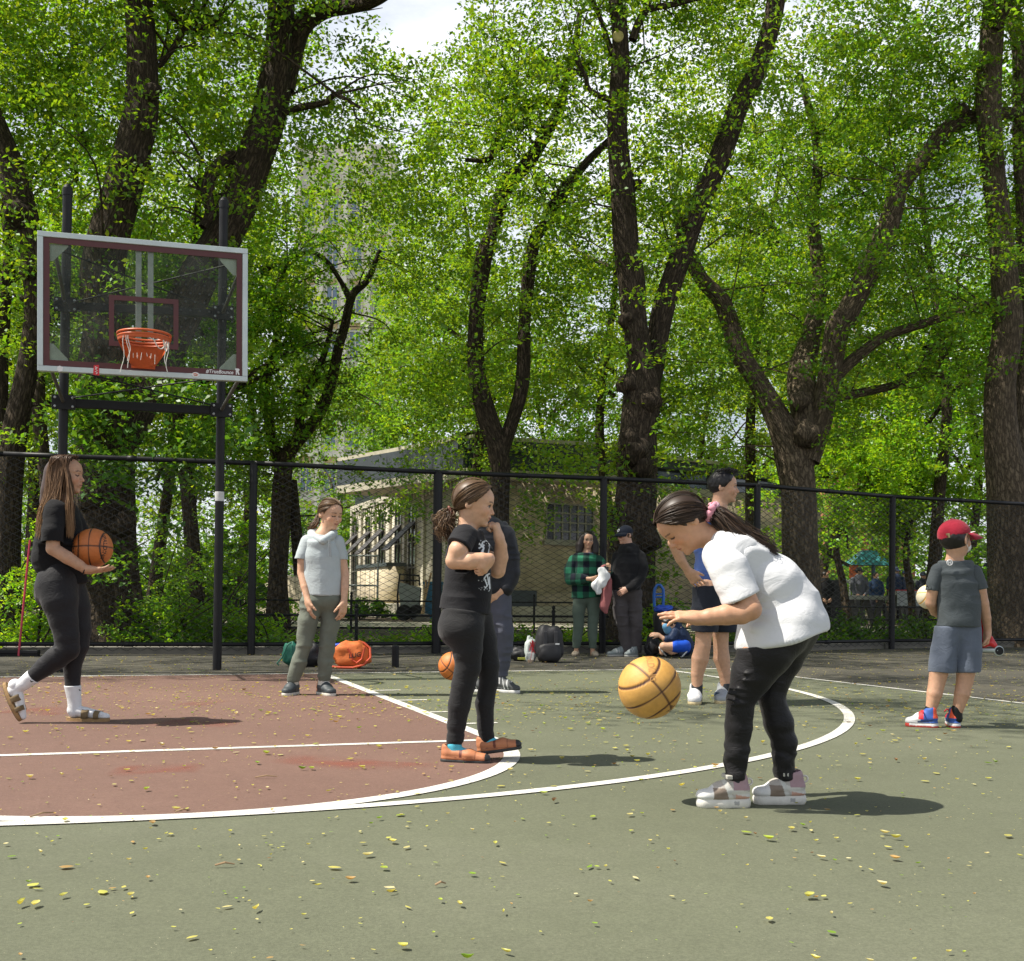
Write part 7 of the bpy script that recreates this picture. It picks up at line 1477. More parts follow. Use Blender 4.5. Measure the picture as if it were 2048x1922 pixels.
S = Sdf(); S.chain([F(515, 742, .05, zW), F(528, 850, .05, zW), F(530, 930, .05, zW)], [.054, .043, .044], .01); S.cutin(F(516, 748, .05, zW), F.D(0, -1), F(516, 720, .05, zW), .1); s2 = skin('sock', S, .0045, M_SOCK, t, None, [(.0015, (30, 30, 30), 3)])
mb = MB(); mb.tube([F(560, 775, .005, zW), F(566, 784, .005, zW), F(574, 780, .01, zW)], [.0025, .004, .001], 6); mb.build('mark', M_BLK, s2)
mb = MB(); torus(mb, F(612, 886, -.16), F.D(.85, .5), .031, .004); mb.build('wrist_band', M_BLK, t, True)
# long hair
r = np.random.default_rng(43); S = Sdf(); S.ell(Hd.L(0, -.09, .115), Hd.A, np.array([.375, .455, .42]) * Hd.H, .02); S.cut(Hd.L(0, .34, .24), Hd.f - Hd.u * .6, .02); S.cut(Hd.L(0, .13, .02), Hd.f * 1.0 - Hd.u * .25, .02)
S.chain([Hd.L(0, -.25, .0), F(390, 330, 0), F(370, 400, .0)], [.085, .085, .075], .03, (FWD, 1.2))
wh = lambda tt, r_: np.array((.060, .030, .017)) * (1 - tt[:, None] ** 1.3) + np.array((.30, .175, .085)) * tt[:, None] ** 1.3
cap = skin('hair', S, .006, M_HAIR, t, (.045, .023, .014))
gs = []
for i in range(260):
    side = -1 if i % 3 else 1; a = r.uniform(.0, 1); st = Hd.L(side * .08 * r.random(), .27 - .62 * a, .50 + .03 * a - .16 * max(0, a - .5)); dwn = side * -1
    back = r.uniform(0, 1); x1 = 470 - 110 * back + r.normal(0, 8); dd = (-.10 if side < 0 else .10)
    lo_x = r.choice([260 + 60 * r.random(), 300 + 80 * r.random(), 480 + 40 * r.random()], p=[.45, .33, .22]); lo_y = 520 + 150 * r.random() if lo_x < 420 else 600 + 60 * r.random()
    dd = -abs(dd) * r.uniform(.4, 1.1) if r.random() < .7 else dd
    if lo_x > 420: x1 = 468 + r.normal(0, 6)
    hf = Hd.L(side * -.36 if dd < 0 else .36, (.14 if lo_x > 420 else .02) - .36 * back * (lo_x < 420), .08)
    hf = Hd.c + RGT * 0 + (Hd.L(0, (.12 if lo_x > 420 else .06) - .42 * back * (lo_x < 420), .10) - Hd.c) + FWD * (dd * .95)
    gs.append(([st, (st + hf) / 2 + UPV * .035 + FWD * dd * .35, hf, F((x1 + lo_x) / 2 + 14, 350 + r.normal(0, 10), dd * 1.35), F(lo_x * .75 + x1 * .25, 455, dd * 1.6), F(lo_x, lo_y, dd * 1.6)], [.006, .008, .010, .014, .018, .014]))
strands('hair_strands', gs, 1700, .01, M_HAIR, cap, r, .0020, wh, .5, 3)
bp = F(658, 731, -.035); ball('basketball', 'orange basketball held at the waist by the walking woman', bp, 139 * .282 * 7.33 / FPX, rotm(F.D(1, 0, .12), F.D(.03, -1, .1)), (.46, .135, .030), (.016, .010, .008), 6, None, [('NBA', .050, F.D(-.80, -.10, -.62), F.D(-.97, .15, .5), mat("black_print", (.012, .01, .01), .6)), ('SPALDING', .042, F.D(.88, -.05, -.62), F.D(.97, .1, .5), bpy.data.materials["black_print"])])
def legs_sdf(F, legs, k=.02, z=None, ends=True, add=0.0):
    S = Sdf()
    for q in legs: ch(S, F, q, k, z, None, add)
    return S
def cutends(S, F, legs, up=0, z=None, rr=.1, sink=6):
    for q in legs: S.cutin(F(q[-1][0], q[-1][1] - sink, q[-1][2], z), F.D(0, 1), F(*q[-1][:3], z), rr)
# ================= girl in grey hooded top
zG = zone(540, 980, .404); F = Fig(9.48, zG); kG = .404 * F.k
t = ppl('girl in pale grey short-sleeved hooded top and grey green trousers looking down sideways', 620, 9.48)
Hd = Head(F(303, 122), F.D(.66, .20, -.72), F.D(-.05, -1, .1), .245, 1.05)
S = Sdf(); Hd.add(S); Hd.neck(S, F(262, 225, 0), .050, .060)
tor = [(258, 228, 0, .075, 1.0), (255, 260, 0, .13, .75), (255, 330, 0, .155, .70), (258, 430, 0, .158, .70), (258, 540, 0, .165, .70)]
ch(S, F, [(q[0], q[1], q[2], q[3] * .72, q[4] * .9) for q in tor[:-1]], .03)
for a, hnd in (([(178, 268, 0, .036), (162, 345, -.01, .043), (158, 410, -.01, .038), (172, 480, -.06, .033), (187, 545, -.10, .025)], 1), ([(336, 268, .02, .036), (356, 350, .03, .043), (370, 420, .02, .038), (370, 490, -.03, .033), (366, 552, -.06, .025)], -1)):
    S.chain([F(*q[:3]) for q in a], [q[3] for q in a], .015); e = a[-1]; hand(S, F(*e[:3]), F.D(.12 if hnd > 0 else -.1, 1, -.08), F.D(.75 * hnd, 0, .5), .185, .28, (.3, .15), .06, 1 if hnd > 0 else -1, wr=.024)
lg = [[(205, 560, -.02, .088), (190, 650, -.03, .078), (172, 760, -.04, .067), (145, 850, -.04, .062), (118, 930, -.03, .052), (112, 955, -.03, .045)], [(300, 560, .02, .088), (298, 650, .02, .078), (283, 760, .0, .066), (272, 850, .0, .062), (268, 930, .0, .05), (268, 952, .0, .044)]]
for q in lg: S.chain([F(*p[:3]) for p in q], [p[3] - .02 for p in q], .02)
skin('body', S, .005, M_SKIN, t, lambda v, n: Hd.paint(v, np.tile(SK2, (len(v), 1)), SK2, lids=True))
S = Sdf(); ch(S, F, tor, .03); S.cut(F(262, 222), F.D(0, -1), .01); S.cut(F(258, 521), F.D(0, 1), .004)
M_GREYT = cloth("pale_grey_jersey", (.40, .45, .46), .9, .4, 300, .08)
sh = skin('hooded_top', S, .006, M_GREYT, t, None, [(.007, (5, 5, 3), 3), (.006, (10, 10, 6), 4, None, lambda v: 1.0, 'ridge')], 2)
for a in ([(190, 262, 0, .070), (166, 320, -.01, .064), (158, 345, -.01, .064)], [(330, 262, .02, .068), (350, 320, .03, .056), (355, 348, .03, .056)]):
    S = Sdf(); S.chain([F(*q[:3]) for q in a], [q[3] for q in a], .02); e = a[-1]; S.cut(F(e[0], e[1] - 3, e[2]), F.D(-.05, 1), .003); S.cap(F(e[0], e[1] - 8, e[2]), F(e[0], e[1] + 20, e[2]), .048, .05, .004, None, True); skin('sleeve', S, .005, M_GREYT, sh, None, [(.004, (9, 9, 12), 5)], 2)
S = Sdf(); S.chain([F(205, 215, .05), F(222, 235, -.05), F(262, 252, -.11), F(305, 225, -.06), F(315, 215, .04), F(262, 205, .10), F(205, 215, .05)], [.032] * 7, .02); skin('hood', S, .006, M_GREYT, sh, None, [(.004, (14, 14, 14), 5)], 2)
for x in (292, 299):
    mb = MB(); mb.tube([F(x - 2, 245, -.13), F(x, 280, -.135), F(x + 3, 330, -.135)], .004, 6); mb.build('drawstring', mat("grey_cord", (.25, .27, .28), .9) if x == 292 else bpy.data.materials["grey_cord"], sh)
S = legs_sdf(F, lg); S.cap(F(220, 545, 0), F(290, 545, 0), .10, .10, .03); S.cut(F(258, 514), F.D(0, -1), .006); cutends(S, F, lg); M_OLV = cloth("grey_green_linen", (.135, .150, .120), .92, .5, 260, .15); skin('trousers', S, .006, M_OLV, t, None, [(.007, (6, 6, 10), 3), (.007, (8, 8, 16), 6, None, lambda v: 1.0, 'ridge')], 2)
for k, (h_, t_, ww) in enumerate((((128, 985), (75, 1010), 0), ((245, 985), (312, 1000), 0))):
    wv = F.w + (-.02 if k == 0 else .0); hp = GW(zG(h_[0], 0)[0], wv + .05); tp = GW(zG(t_[0], 0)[0], wv - .14)
    so, q = shoe(t, hp, tp, (0, 0, 1), .27, .10, .10, dict(upper=(.035, .045, .05), areas=[(lambda a, z, x: (a < .45) & (a > .18) & (z > .85), (.60, .58, .50)), (lambda a, z, x: (a < .16) & (z > .3), (.60, .17, .03) if k else (.05, .05, .05))], sole=(.55, .53, .46)), .005, sole=.03); mb = MB()
    for a in (.30, .38, .46): mb.tube([q(a, .125 - .13 * (a - .3), -.035), q(a + .02, .135 - .13 * (a - .3), 0), q(a, .125 - .13 * (a - .3), .035)], .006, 6)
    mb.build('laces', M_NET, so)
S = Sdf(); S.chain([F(112, 945, -.03), F(112, 985, -.03)], [.036, .036], .01); skin('sock', S, .006, M_NET, t); S = Sdf(); S.chain([F(268, 945, 0), F(268, 985, 0)], [.036, .036], .01); skin('sock', S, .006, M_NET, t)
hairdo(t, Hd, Hd.L(.10, -.56, -.12), [(Hd.L(.12, -.58, -.14), .02), (F(225, 165, .06), .03), (F(205, 185, .06), .03), (F(195, 205, .06), .018)], HBR, 44, 420, .20, .0022, ntail=160)
# ================= person in black jacket behind the middle girl
zJ = zone(960, 1000, .376); F = Fig(9.93, zJ); t = ppl('person in black quilted jacket and grey joggers mostly hidden behind the girl with bunched hair', 1003, 9.93)
Hd = Head(F(2, 20, .02), F.D(-.2, .1, -1), F.D(0, -1), .24, 1.0); S = Sdf(); Hd.add(S); Hd.neck(S, F(20, 130), .055, .06)
S.chain([F(30, 200, 0), F(40, 330, 0), F(50, 480, 0)], [.13, .14, .14], .03); lg = [[(100, 480, -.02, .105), (112, 600, -.03, .092), (122, 700, -.03, .085), (125, 800, -.02, .075), (118, 880, -.01, .068), (112, 940, -.01, .05)], [(-10, 480, .02, .105), (-20, 650, .03, .09), (-30, 800, .03, .075), (-34, 940, .02, .05)]]
for q in lg: S.chain([F(*p[:3]) for p in q], [p[3] - .03 for p in q], .02)
S.chain([F(-60, 220, 0), F(-80, 400, -.05), F(-60, 560, -.15)], [.05, .042, .03], .02); hand(S, F(-58, 570, -.16), F.D(.2, .9, -.2), F.D(1, 0, 0), .18, .25, (.4, .2), .06, 1, wr=.026)
S.chain([F(150, 220, 0), F(165, 380, -.02), F(120, 480, -.1)], [.05, .045, .035], .02); hand(S, F(118, 484, -.1), F.D(-.4, .9, 0), F.D(-.5, 0, .8), .17, .5, (.3, .2), .06, -1, wr=.026)
skin('body', S, .007, M_SKIN, t, lambda v, n: Hd.paint(v, np.tile(SK2, (len(v), 1)), SK2))
S = Sdf(); S.cap(F(35, 190, 0), F(40, 300, 0), .175, .185, .03, (FWD, .75)); S.cap(F(40, 300, 0), F(45, 470, 0), .185, .185, .03, (FWD, .75)); S.cut(F(40, 500), F.D(0, 1), .006)
S.chain([F(135, 190, 0), F(158, 300, -.01), F(165, 400, -.03), (F(140, 470, -.08))], [.085, .083, .075, .062], .03); S.chain([F(-62, 190, 0), F(-82, 330, -.02), F(-78, 470, -.09)], [.085, .08, .065], .03); S.chain([F(20, 140, .03), F(70, 160, -.02), F(118, 150, .02)], [.06, .065, .06], .03)
skin('jacket', S, .006, cloth("black_quilted_nylon", (.012, .013, .017), .5, .3, 200, .2, .05), t, None, [(.008, (1.5, 1.5, 22), 3, None, lambda v: 1.0, 'ridge'), (.004, (12, 12, 14), 4)], 2)
S = legs_sdf(F, lg); S.cap(F(20, 470, 0), F(70, 470, 0), .13, .12, .03); S.cut(F(40, 490), F.D(0, -1), .006); cutends(S, F, lg, 0, None, .1, 4); skin('joggers', S, .006, cloth("slate_jersey", (.075, .080, .105), .92, .4, 300, .1), t, None, [(.008, (6, 6, 9), 3), (.007, (8, 8, 16), 6, None, lambda v: 1.0, 'ridge')], 2)
for (xh, xt, dw) in ((92, 205, -.01), (-60, 30, .02)):
    so, q = shoe(t, GW(zJ(xh, 0)[0], F.w + dw), GW(zJ(xt, 0)[0], F.w + dw - .10), (0, 0, 1), .28, .10, .10, dict(upper=(.05, .055, .055), areas=[(lambda a, z, x: (np.abs(np.sin(a * 18 + z * 3)) < .35) & (a > .3) & (a < .7) & (z > .35), (.45, .47, .46)), (lambda a, z, x: (a < .22) & (z > .8), (.5, .5, .5))], sole=(.62, .62, .60)), .005, sole=.034)
for q in lg: S = Sdf(); S.chain([F(q[-1][0], q[-1][1] - 10, q[-1][2]), F(q[-1][0] - 2, q[-1][1] + 45, q[-1][2])], [.04, .038], .01); skin('sock', S, .007, M_NET, t)
hS = Sdf(); scap(Hd, hS, .04); hS.cut(Hd.L(0, .22, .2), Hd.f - Hd.u * .5, .02); hS.cut(Hd.L(0, 0, -.1), Hd.f * .4 - Hd.u, .02); skin('hair', hS, .007, M_HAIR, t, (.02, .013, .009))
bp = P(905, 1332, 9.55); ball('basketball', 'orange basketball bouncing low behind the legs of the girl with the bun', bp, 28.6 * 9.55 / FPX, rotm(F.D(.8, .5, .3), F.D(-.5, .8, .3)), (.56, .165, .03), (.02, .012, .01), 8)
# ================= woman in plaid, man in black hoodie (in the shade by the fence)
zK = zone(1040, 1020, .3009); F = Fig(16.05, zK); kK = .3009 * F.k
t = ppl('woman in green and black plaid overshirt and glasses holding white and pink cloths', 1170, 16.05)
Hd = Head(F(452, 200), F.D(.05, .06, -1), F.D(.03, -1), .245, 1.0); S = Sdf(); Hd.add(S); Hd.neck(S, F(445, 285), .05, .06); tor = [(440, 290, 0, .07, 1.0), (438, 320, 0, .15, .62), (438, 420, 0, .165, .70), (440, 520, 0, .18, .70), (440, 600, 0, .185, .70)]
ch(S, F, [(q[0], q[1], q[2], q[3] * .72, q[4] * .9) for q in tor[:-1]], .03)
aL = [(358, 330, 0, .036), (332, 400, -.02, .045), (335, 460, -.06, .042), (410, 458, -.22, .036), (470, 458, -.26, .028)]; aR = [(520, 330, 0, .036), (560, 390, -.03, .045), (562, 425, -.08, .04), (585, 415, -.20, .032), (592, 410, -.24, .028)]
S.chain([F(*q[:3]) for q in aL], [q[3] for q in aL], .015); S.chain([F(*q[:3]) for q in aR], [q[3] for q in aR], .015)
hand(S, F(474, 458, -.26), F.D(.9, .15, .1), F.D(.1, -.4, .9), .18, .4, (.4, .3), .07, 1, wr=.026); hand(S, F(592, 408, -.24), F.D(.1, -.7, -.5), F.D(-.9, 0, .2), .18, .7, (.5, .3), .07, -1, wr=.026)
lg = [[(400, 590, 0, .10), (392, 680, -.01, .085), (388, 770, -.02, .07), (380, 850, 0, .062), (374, 920, .01, .05)], [(485, 590, 0, .10), (488, 680, -.01, .085), (485, 770, -.01, .07), (482, 850, .0, .06), (482, 922, .01, .05)]]
for q in lg: S.chain([F(*p[:3]) for p in q] + [F(q[-1][0], 962, .01)], [p[3] - .02 for p in q] + [.032], .02)
skin('body', S, .0075, M_SKIN, t, lambda v, n: Hd.paint(v, np.tile((.48, .29, .185), (len(v), 1)), SK2))
S = Sdf(); ch(S, F, tor, .03); S.cut(F(440, 285), F.D(0, -1), .01); S.cut(F(440, 568), F.D(0, 1), .005); skin('blue_top', S, .008, cloth("royal_blue_jersey", (.006, .06, .42), .85, .3, 200, .1, .05), t, None, [(.006, (6, 6, 8), 3)], 2)
S = Sdf(); ch(S, F, [(q[0], q[1], q[2], q[3] + .022, q[4]) for q in tor], .03); S.cut(F(440, 582), F.D(.05, 1), .005); S.cut(F(440, 288), F.D(0, -1), .012); S.cap(F(480, 300, -.2), F(488, 600, -.26), .075, .105, .01, None, True)
for a in (aL, aR): S.chain([F(*q[:3]) for q in a[:-1]] + [F(a[-1][0] - (a[-1][0] - a[-2][0]) * .55, a[-1][1], a[-1][2] * .8)], [q[3] + .032 for q in a[:-1]] + [.055], .02)
def plaid(v, n):
    p = v @ np.stack([RGT, FWD, UPV]).T * 1.0; x = (p[:, 0] - p[:, 1] * .3) / .085; y = p[:, 2] / .085; a = (np.floor(x) % 2 == 0).astype(int) + (np.floor(y) % 2 == 0); c = np.array([(.004, .006, .014), (.012, .055, .036), (.022, .16, .085)])[a]; return c
sh = skin('plaid_overshirt', S, .0075, M_CLOTH, t, plaid, [(.010, (5, 5, 5), 3), (.006, (11, 11, 11), 4, None, lambda v: 1.0, 'ridge')], 2)
S = legs_sdf(F, lg); S.cap(F(415, 580, 0), F(470, 580, 0), .12, .12, .03); S.cut(F(440, 560), F.D(0, -1), .006); cutends(S, F, lg, 0, None, .1, 3); skin('trousers', S, .008, cloth("sage_green_twill", (.085, .115, .090), .9, .4, 200, .12), t, None, [(.007, (6, 6, 9), 3), (.006, (9, 9, 14), 6)], 2)
for k, (xh, xt) in enumerate(((378, 358), (485, 508))):
    shoe(t, GW(zK(xh, 0)[0], F.w + .08), GW(zK(xt, 0)[0], F.w - .17), (0, 0, 1), .25, .095, .06, dict(upper=(.42, .35, .25), sole=(.30, .25, .18)), .007, sole=.014, low=True)
S = Sdf(); S.ell(Hd.L(0, -.10, .10), Hd.A, np.array([.40, .46, .43]) * Hd.H, .02); S.cut(Hd.L(0, .31, .27), Hd.f - Hd.u * .35, .02); S.cap(Hd.L(0, .3, -.1), Hd.L(0, .5, -.5), .062, .062, .02, None, True); S.chain([Hd.L(.30, -.05, .1), F(400, 235, .0), F(392, 275, -.02)], [.055, .065, .05], .02); S.chain([Hd.L(-.30, -.05, .1), F(498, 235, 0), F(500, 280, -.02)], [.055, .06, .05], .02); S.cap(Hd.L(0, .34, .06), Hd.L(0, .42, -.45), .056, .052, .015, None, True)
skin('hair', S, .007, M_HAIR, t, (.016, .011, .009), [(.004, (25, 25, 5), 3)])
mb = MB(); [torus(mb, Hd.L(x, .40, -.01), Hd.f, .024, .0022, None, 20, 6) for x in (-.13, .13)]; mb.tube([Hd.L(-.04, .42, 0), Hd.L(.04, .42, 0)], .002, 5); mb.build('glasses', mat("thin_metal_rim", (.25, .22, .16), .3, metal=.7), t)
def drape(name, label, pts, m, seed, cat='cloth', folds=.012):
    S = Sdf(); S.chain([F(*q[:3]) for q in pts], [q[3] for q in pts], .02, (FWD, .55)); o = skin(name, S, .007, m, None, None, [(folds, (12, 12, 4), seed), (folds * .6, (22, 22, 9), seed + 1, None, lambda v: 1.0, 'ridge')], 2); return tag(o, label, cat)
drape('sweater', 'white sweater draped over the arm of the woman in plaid', [(545, 405, -.30, .06), (560, 440, -.32, .085), (540, 480, -.33, .085), (500, 500, -.33, .06), (520, 540, -.33, .05)], M_WHF, 4); drape('sweater', 'dusty pink cloth hanging from the hand of the woman in plaid', [(560, 390, -.22, .05), (578, 470, -.24, .07), (575, 560, -.24, .07), (560, 640, -.24, .06), (572, 680, -.24, .03)], mat("dusty_pink_cloth", (.30, .10, .10), .9, .15, 10, .4, 60), 7)
mb = MB(); o = F(586, 388, -.29); mb.obox(o, RGT, FWD, UPV, (-.06, -.006, -.035), (.05, .006, .035), .004); tag(mb.build('phone', mat("dark_phone", (.02, .03, .035), .2), None), 'dark phone held by the woman in plaid', 'phone')
# man
F = Fig(15.95, zK); t = ppl('man in a black hoodie, dark cap and glasses with a hand in his trouser pocket', 1250, 15.95)
Hd = Head(F(697, 168), F.D(-.92, .10, -.45), F.D(.02, -1), .25, 1.0, face=1.1); S = Sdf(); Hd.add(S, nose=1.1); Hd.neck(S, F(722, 255), .065, .07); tor = [(722, 265, 0, .09, 1.0), (722, 295, 0, .16, .72), (715, 380, -.02, .195, .80), (708, 470, -.03, .21, .85), (708, 540, -.02, .20, .85)]
ch(S, F, [(q[0], q[1], q[2], q[3] * .72, q[4] * .9) for q in tor[:-1]], .03); aR = [(800, 305, -.02, .042), (812, 390, -.08, .052), (800, 455, -.12, .05), (750, 505, -.20, .04), (712, 525, -.21, .03)]; aL = [(645, 310, .05, .042), (632, 420, .08, .05), (650, 520, .02, .04)]
S.chain([F(*q[:3]) for q in aR], [q[3] for q in aR], .015); S.chain([F(*q[:3]) for q in aL], [q[3] for q in aL], .015); hand(S, F(714, 524, -.21), F.D(-.75, .45, .1), F.D(.1, .2, 1), .19, .3, (.3, .2), .06, -1, wr=.03)
lg = [[(660, 545, 0, .115), (668, 650, -.02, .10), (680, 745, -.02, .092), (700, 850, 0, .082), (712, 935, .0, .075), (690, 958, .0, .068)], [(755, 545, 0, .115), (762, 650, -.01, .10), (768, 745, -.02, .092), (770, 850, -.01, .085), (768, 935, -.01, .078), (764, 952, -.01, .07)]]
for q in lg: S.chain([F(*p[:3]) for p in q], [p[3] - .03 for p in q], .02)
skin('body', S, .0075, M_SKIN, t, lambda v, n: Hd.paint(v, np.tile((.52, .30, .21), (len(v), 1)), SK2))
S = Sdf(); ch(S, F, tor, .03); S.cut(F(710, 532), F.D(0, 1), .006)
for a in (aR, aL): S.chain([F(*q[:3]) for q in a[:-1]] + [F(a[-1][0] + (a[-2][0] - a[-1][0]) * .2, a[-1][1] - 4, a[-1][2])], [q[3] + .028 for q in a[:-1]] + [a[-1][3] + .018], .02)
S.chain([F(685, 250, -.02), F(720, 268, -.10), F(770, 255, -.02), F(735, 235, .08), F(685, 250, -.02)], [.04] * 5, .02); skin('hoodie', S, .0075, cloth("black_fleece", (.010, .010, .011), .95, .3, 200, .15, .1), t, None, [(.010, (5, 5, 7), 3), (.006, (10, 10, 12), 5, None, lambda v: 1.0, 'ridge')], 2)
S = legs_sdf(F, lg); S.cap(F(680, 545, 0), F(740, 545, 0), .14, .13, .03); S.cut(F(710, 524), F.D(0, -1), .006); cutends(S, F, lg, 0, None, .12, 2); skin('trousers', S, .008, cloth("grey_brown_twill", (.062, .055, .056), .9, .5, 200, .15), t, None, [(.009, (5, 5, 9), 3), (.009, (8, 8, 15), 6, None, lambda v: 1.0, 'ridge')], 2)
for (xh, xt, dw) in ((705, 578, -.02), (772, 705, -.08)): shoe(t, GW(zK(xh, 0)[0], F.w + dw + .02), GW(zK(xt, 0)[0], F.w + dw - .08), (0, 0, 1), .3, .11, .10, dict(upper=(.17, .20, .20), areas=[(lambda a, z, x: (np.abs(np.sin(a * 22)) < .25) & (a > .3) & (a < .6) & (z > .5), (.45, .45, .43))], sole=(.36, .36, .33)), .007, sole=.03)
def cap_hat(t, Hd, m, brim_dir, mark=None, th=.05, brim=.30, low=.10, tilt=.0):
    S = Sdf(); S.ell(Hd.L(0, -.06, .15), Hd.A, np.array([.36 * Hd.cr + th * .6, .42 * Hd.cr + th * .6, .38 * Hd.cr + th * .7]) * Hd.H, .01); S.cut(Hd.L(0, -.0, low), -Hd.u - Hd.f * tilt, .01); o = skin('cap', S, .0045 if Hd.H < .24 else .006, m, t)
    d = unit(brim_dir); s = unit(np.cross(d, Hd.u)); u = np.cross(s, d); c = Hd.L(0, -.06, low + .05 + tilt * .25); R_ = (.42 * Hd.cr + th * .5) * Hd.H; v = []; n = 17
    for i in range(n):
        a = (i / (n - 1) - .5) * math.pi * .86
        for k, (rr, dz) in enumerate(((.92, .0), (1 + brim * .5 / .45, -.012), (1 + brim / .45, -.035))):
            x = math.sin(a) * R_ * .88; y = math.cos(a) * R_ * (.92) + (rr - .92) * R_ * max(math.cos(a), 0) ** .55; v.append(c + s * x + d * y + u * (dz * (Hd.H / .22) - .10 * (math.sin(a) ** 2) * R_ * .9 * (rr - .3)))
    mb = MB(); mb.add(v, [(i * 3 + j, i * 3 + j + 1, (i + 1) * 3 + j + 1, (i + 1) * 3 + j) for i in range(n - 1) for j in range(2)]); b_ = mb.build('brim', m, o, True); md = b_.modifiers.new('thick', 'SOLIDIFY'); md.thickness = .006
    mb = MB(); mb.lathe(Hd.L(0, -.06, .15 + .38 * Hd.cr + th * .68), [(.012, -.004), (.011, .003), (.004, .006)], 10, Hd.r, Hd.f, Hd.u); mb.build('button', m, o); return o, c, d, s, u, R_
M_NAVY = cloth("navy_cap_cotton", (.012, .016, .028), .85, .3, 200, .1)
o, c, d, s_, u_, R_ = cap_hat(t, Hd, M_NAVY, Hd.f); mb = MB(); torus(mb, Hd.L(0, .40, .30), unit(Hd.f + Hd.u * .6), .020, .006, None, 16, 6); mb.build('mark', M_WHITE, o)
S = Sdf(); S.ell(Hd.L(0, -.12, .02), Hd.A, np.array([.355, .38, .30]) * Hd.H, .01); S.cut(Hd.L(0, .05, 0), Hd.f, .01); S.cut(Hd.L(0, 0, -.18), -Hd.u, .01); skin('hair', S, .008, M_HAIR, t, (.04, .024, .014))
mb = MB(); [torus(mb, Hd.L(x, .40, -.01), Hd.f, .026, .003, None, 18, 6) for x in (-.13, .13)]; mb.tube([Hd.L(.25, .36, .0), Hd.L(.34, -.05, .02)], .003, 5); mb.build('glasses', M_BLK, t)
# ================= boy crouching over a bag
F = Fig(15.75, zK); t = ppl('boy in navy and royal blue crouching over a round black bag beside the hand truck', 1350, 15.75)
Hd = Head(F(992, 765, -.05), F.D(-.8, .55, -.2), F.D(-.5, -.85), .225, 1.1); S = Sdf(); Hd.add(S); Hd.neck(S, F(1030, 790), .045, .055); S.chain([F(1040, 800), F(1065, 850), F(1085, 900)], [.10, .125, .12], .03)
S.chain([F(1030, 815, -.12), F(1000, 865, -.16), F(955, 855, -.18), F(925, 832, -.16)], [.045, .038, .032, .025], .015); hand(S, F(922, 830, -.16), F.D(-1, -.1, 0), F.D(0, .5, .9), .15, .3, (.4, .2), .06, 1, wr=.024)
nl = [(1085, 900, -.1, .085), (1020, 905, -.18, .075), (955, 905, -.18, .058), (1010, 940, -.15, .048), (1075, 930, -.12, .038)]; S.chain([F(*q[:3]) for q in nl], [q[3] for q in nl], .015); S.chain([F(1070, 890, .1), F(990, 880, .05), F(945, 920, .0), F(945, 950, 0)], [.08, .06, .045, .035], .015)
skin('body', S, .007, M_SKIN, t, lambda v, n: Hd.paint(v, np.tile(SK2, (len(v), 1)), SK2, lids=True)); S = Sdf(); S.chain([F(1030, 795), F(1055, 840), F(1090, 905)], [.115, .145, .14], .03); S.chain([F(1030, 815, -.12), F(1005, 862, -.16), F(975, 860, -.17)], [.07, .06, .052], .02); S.chain([F(1000, 785, .0), F(1020, 800, .0)], [.08, .09], .03); skin('jacket', S, .007, cloth("navy_nylon", (.008, .020, .055), .6, .3, 200, .15, .05), t, None, [(.010, (8, 8, 8), 3), (.006, (14, 14, 14), 4, None, lambda v: 1.0, 'ridge')], 2)
S = Sdf(); S.chain([F(1090, 905, -.1), F(1030, 905, -.18)], [.10, .085], .02); S.chain([F(1075, 895, .1), F(1010, 885, .06)], [.10, .08], .02); skin('shorts', S, .007, cloth("royal_blue_nylon", (.008, .075, .50), .6, .3, 200, .1, .05), t, None, [(.008, (10, 10, 10), 3)], 2)
S = Sdf(); S.cap(F(972, 775, -.09), F(985, 800, -.08), .055, .06, .02); o = skin('face_covering', S, .006, cloth("pale_blue_cloth", (.10, .25, .40), .8, .2, 200), t)
S = Sdf(); scap(Hd, S, .04); S.cut(Hd.L(0, .2, .2), Hd.f - Hd.u * .5, .02); S.cut(Hd.L(0, 0, -.08), Hd.f * .4 - Hd.u, .02); skin('hair', S, .007, M_HAIR, t, (.012, .009, .008), [(.006, (30, 30, 30), 3)])
for a, b_ in (((1078, 975, -.14), (1125, 918, -.12)), ((962, 965, -.02), (925, 920, -.02))):
    hp, tp = F(*a), F(*b_); hp[2] = max(hp[2], .01); tp[2] = max(tp[2], .02); shoe(t, hp, tp, (-.3, 0, 1), .2, .09, .09, dict(upper=(.012, .022, .05), areas=[(lambda q, z, x: (np.abs(q - .5) < .05) & (z > .4), (.5, .5, .5))], sole=(.50, .52, .52)), .006, sole=.024)
# ================= man in blue T-shirt and dark shorts
F = Fig(9.2, zA); kA = .21436 * F.k; t = ppl('young man in a blue T-shirt, dark shorts and white shoes looking right, hand on hip', 1410, 9.2)
Hd = Head(F(738, 160), F.D(.97, .03, -.14), F.D(.03, -1), .255, 1.0); S = Sdf(); Hd.add(S, nose=1.05); Hd.neck(S, F(690, 350), .058, .066)
tor = [(670, 370, 0, .08, 1.7), (640, 440, 0, .14, 1.35), (620, 600, 0, .15, 1.1), (615, 800, 0, .13, 1.15), (620, 1000, 0, .135, 1.15), (630, 1150, 0, .14, 1.15)]
ch(S, F, [(q[0], q[1], q[2], q[3] * .72, q[4] * .9) for q in tor[:-1]], .03); aN = [(565, 460, -.18, .042), (400, 600, -.27, .050), (265, 680, -.28, .043), (330, 830, -.24, .040), (400, 940, -.20, .030)]; S.chain([F(*q[:3]) for q in aN], [q[3] for q in aN], .02)
hand(S, F(405, 945, -.20), F.D(.62, .75, .15), F.D(.3, -.2, .9), .20, (.15, .15, .2, .25), (.4, .3), .12, 1, wr=.029)
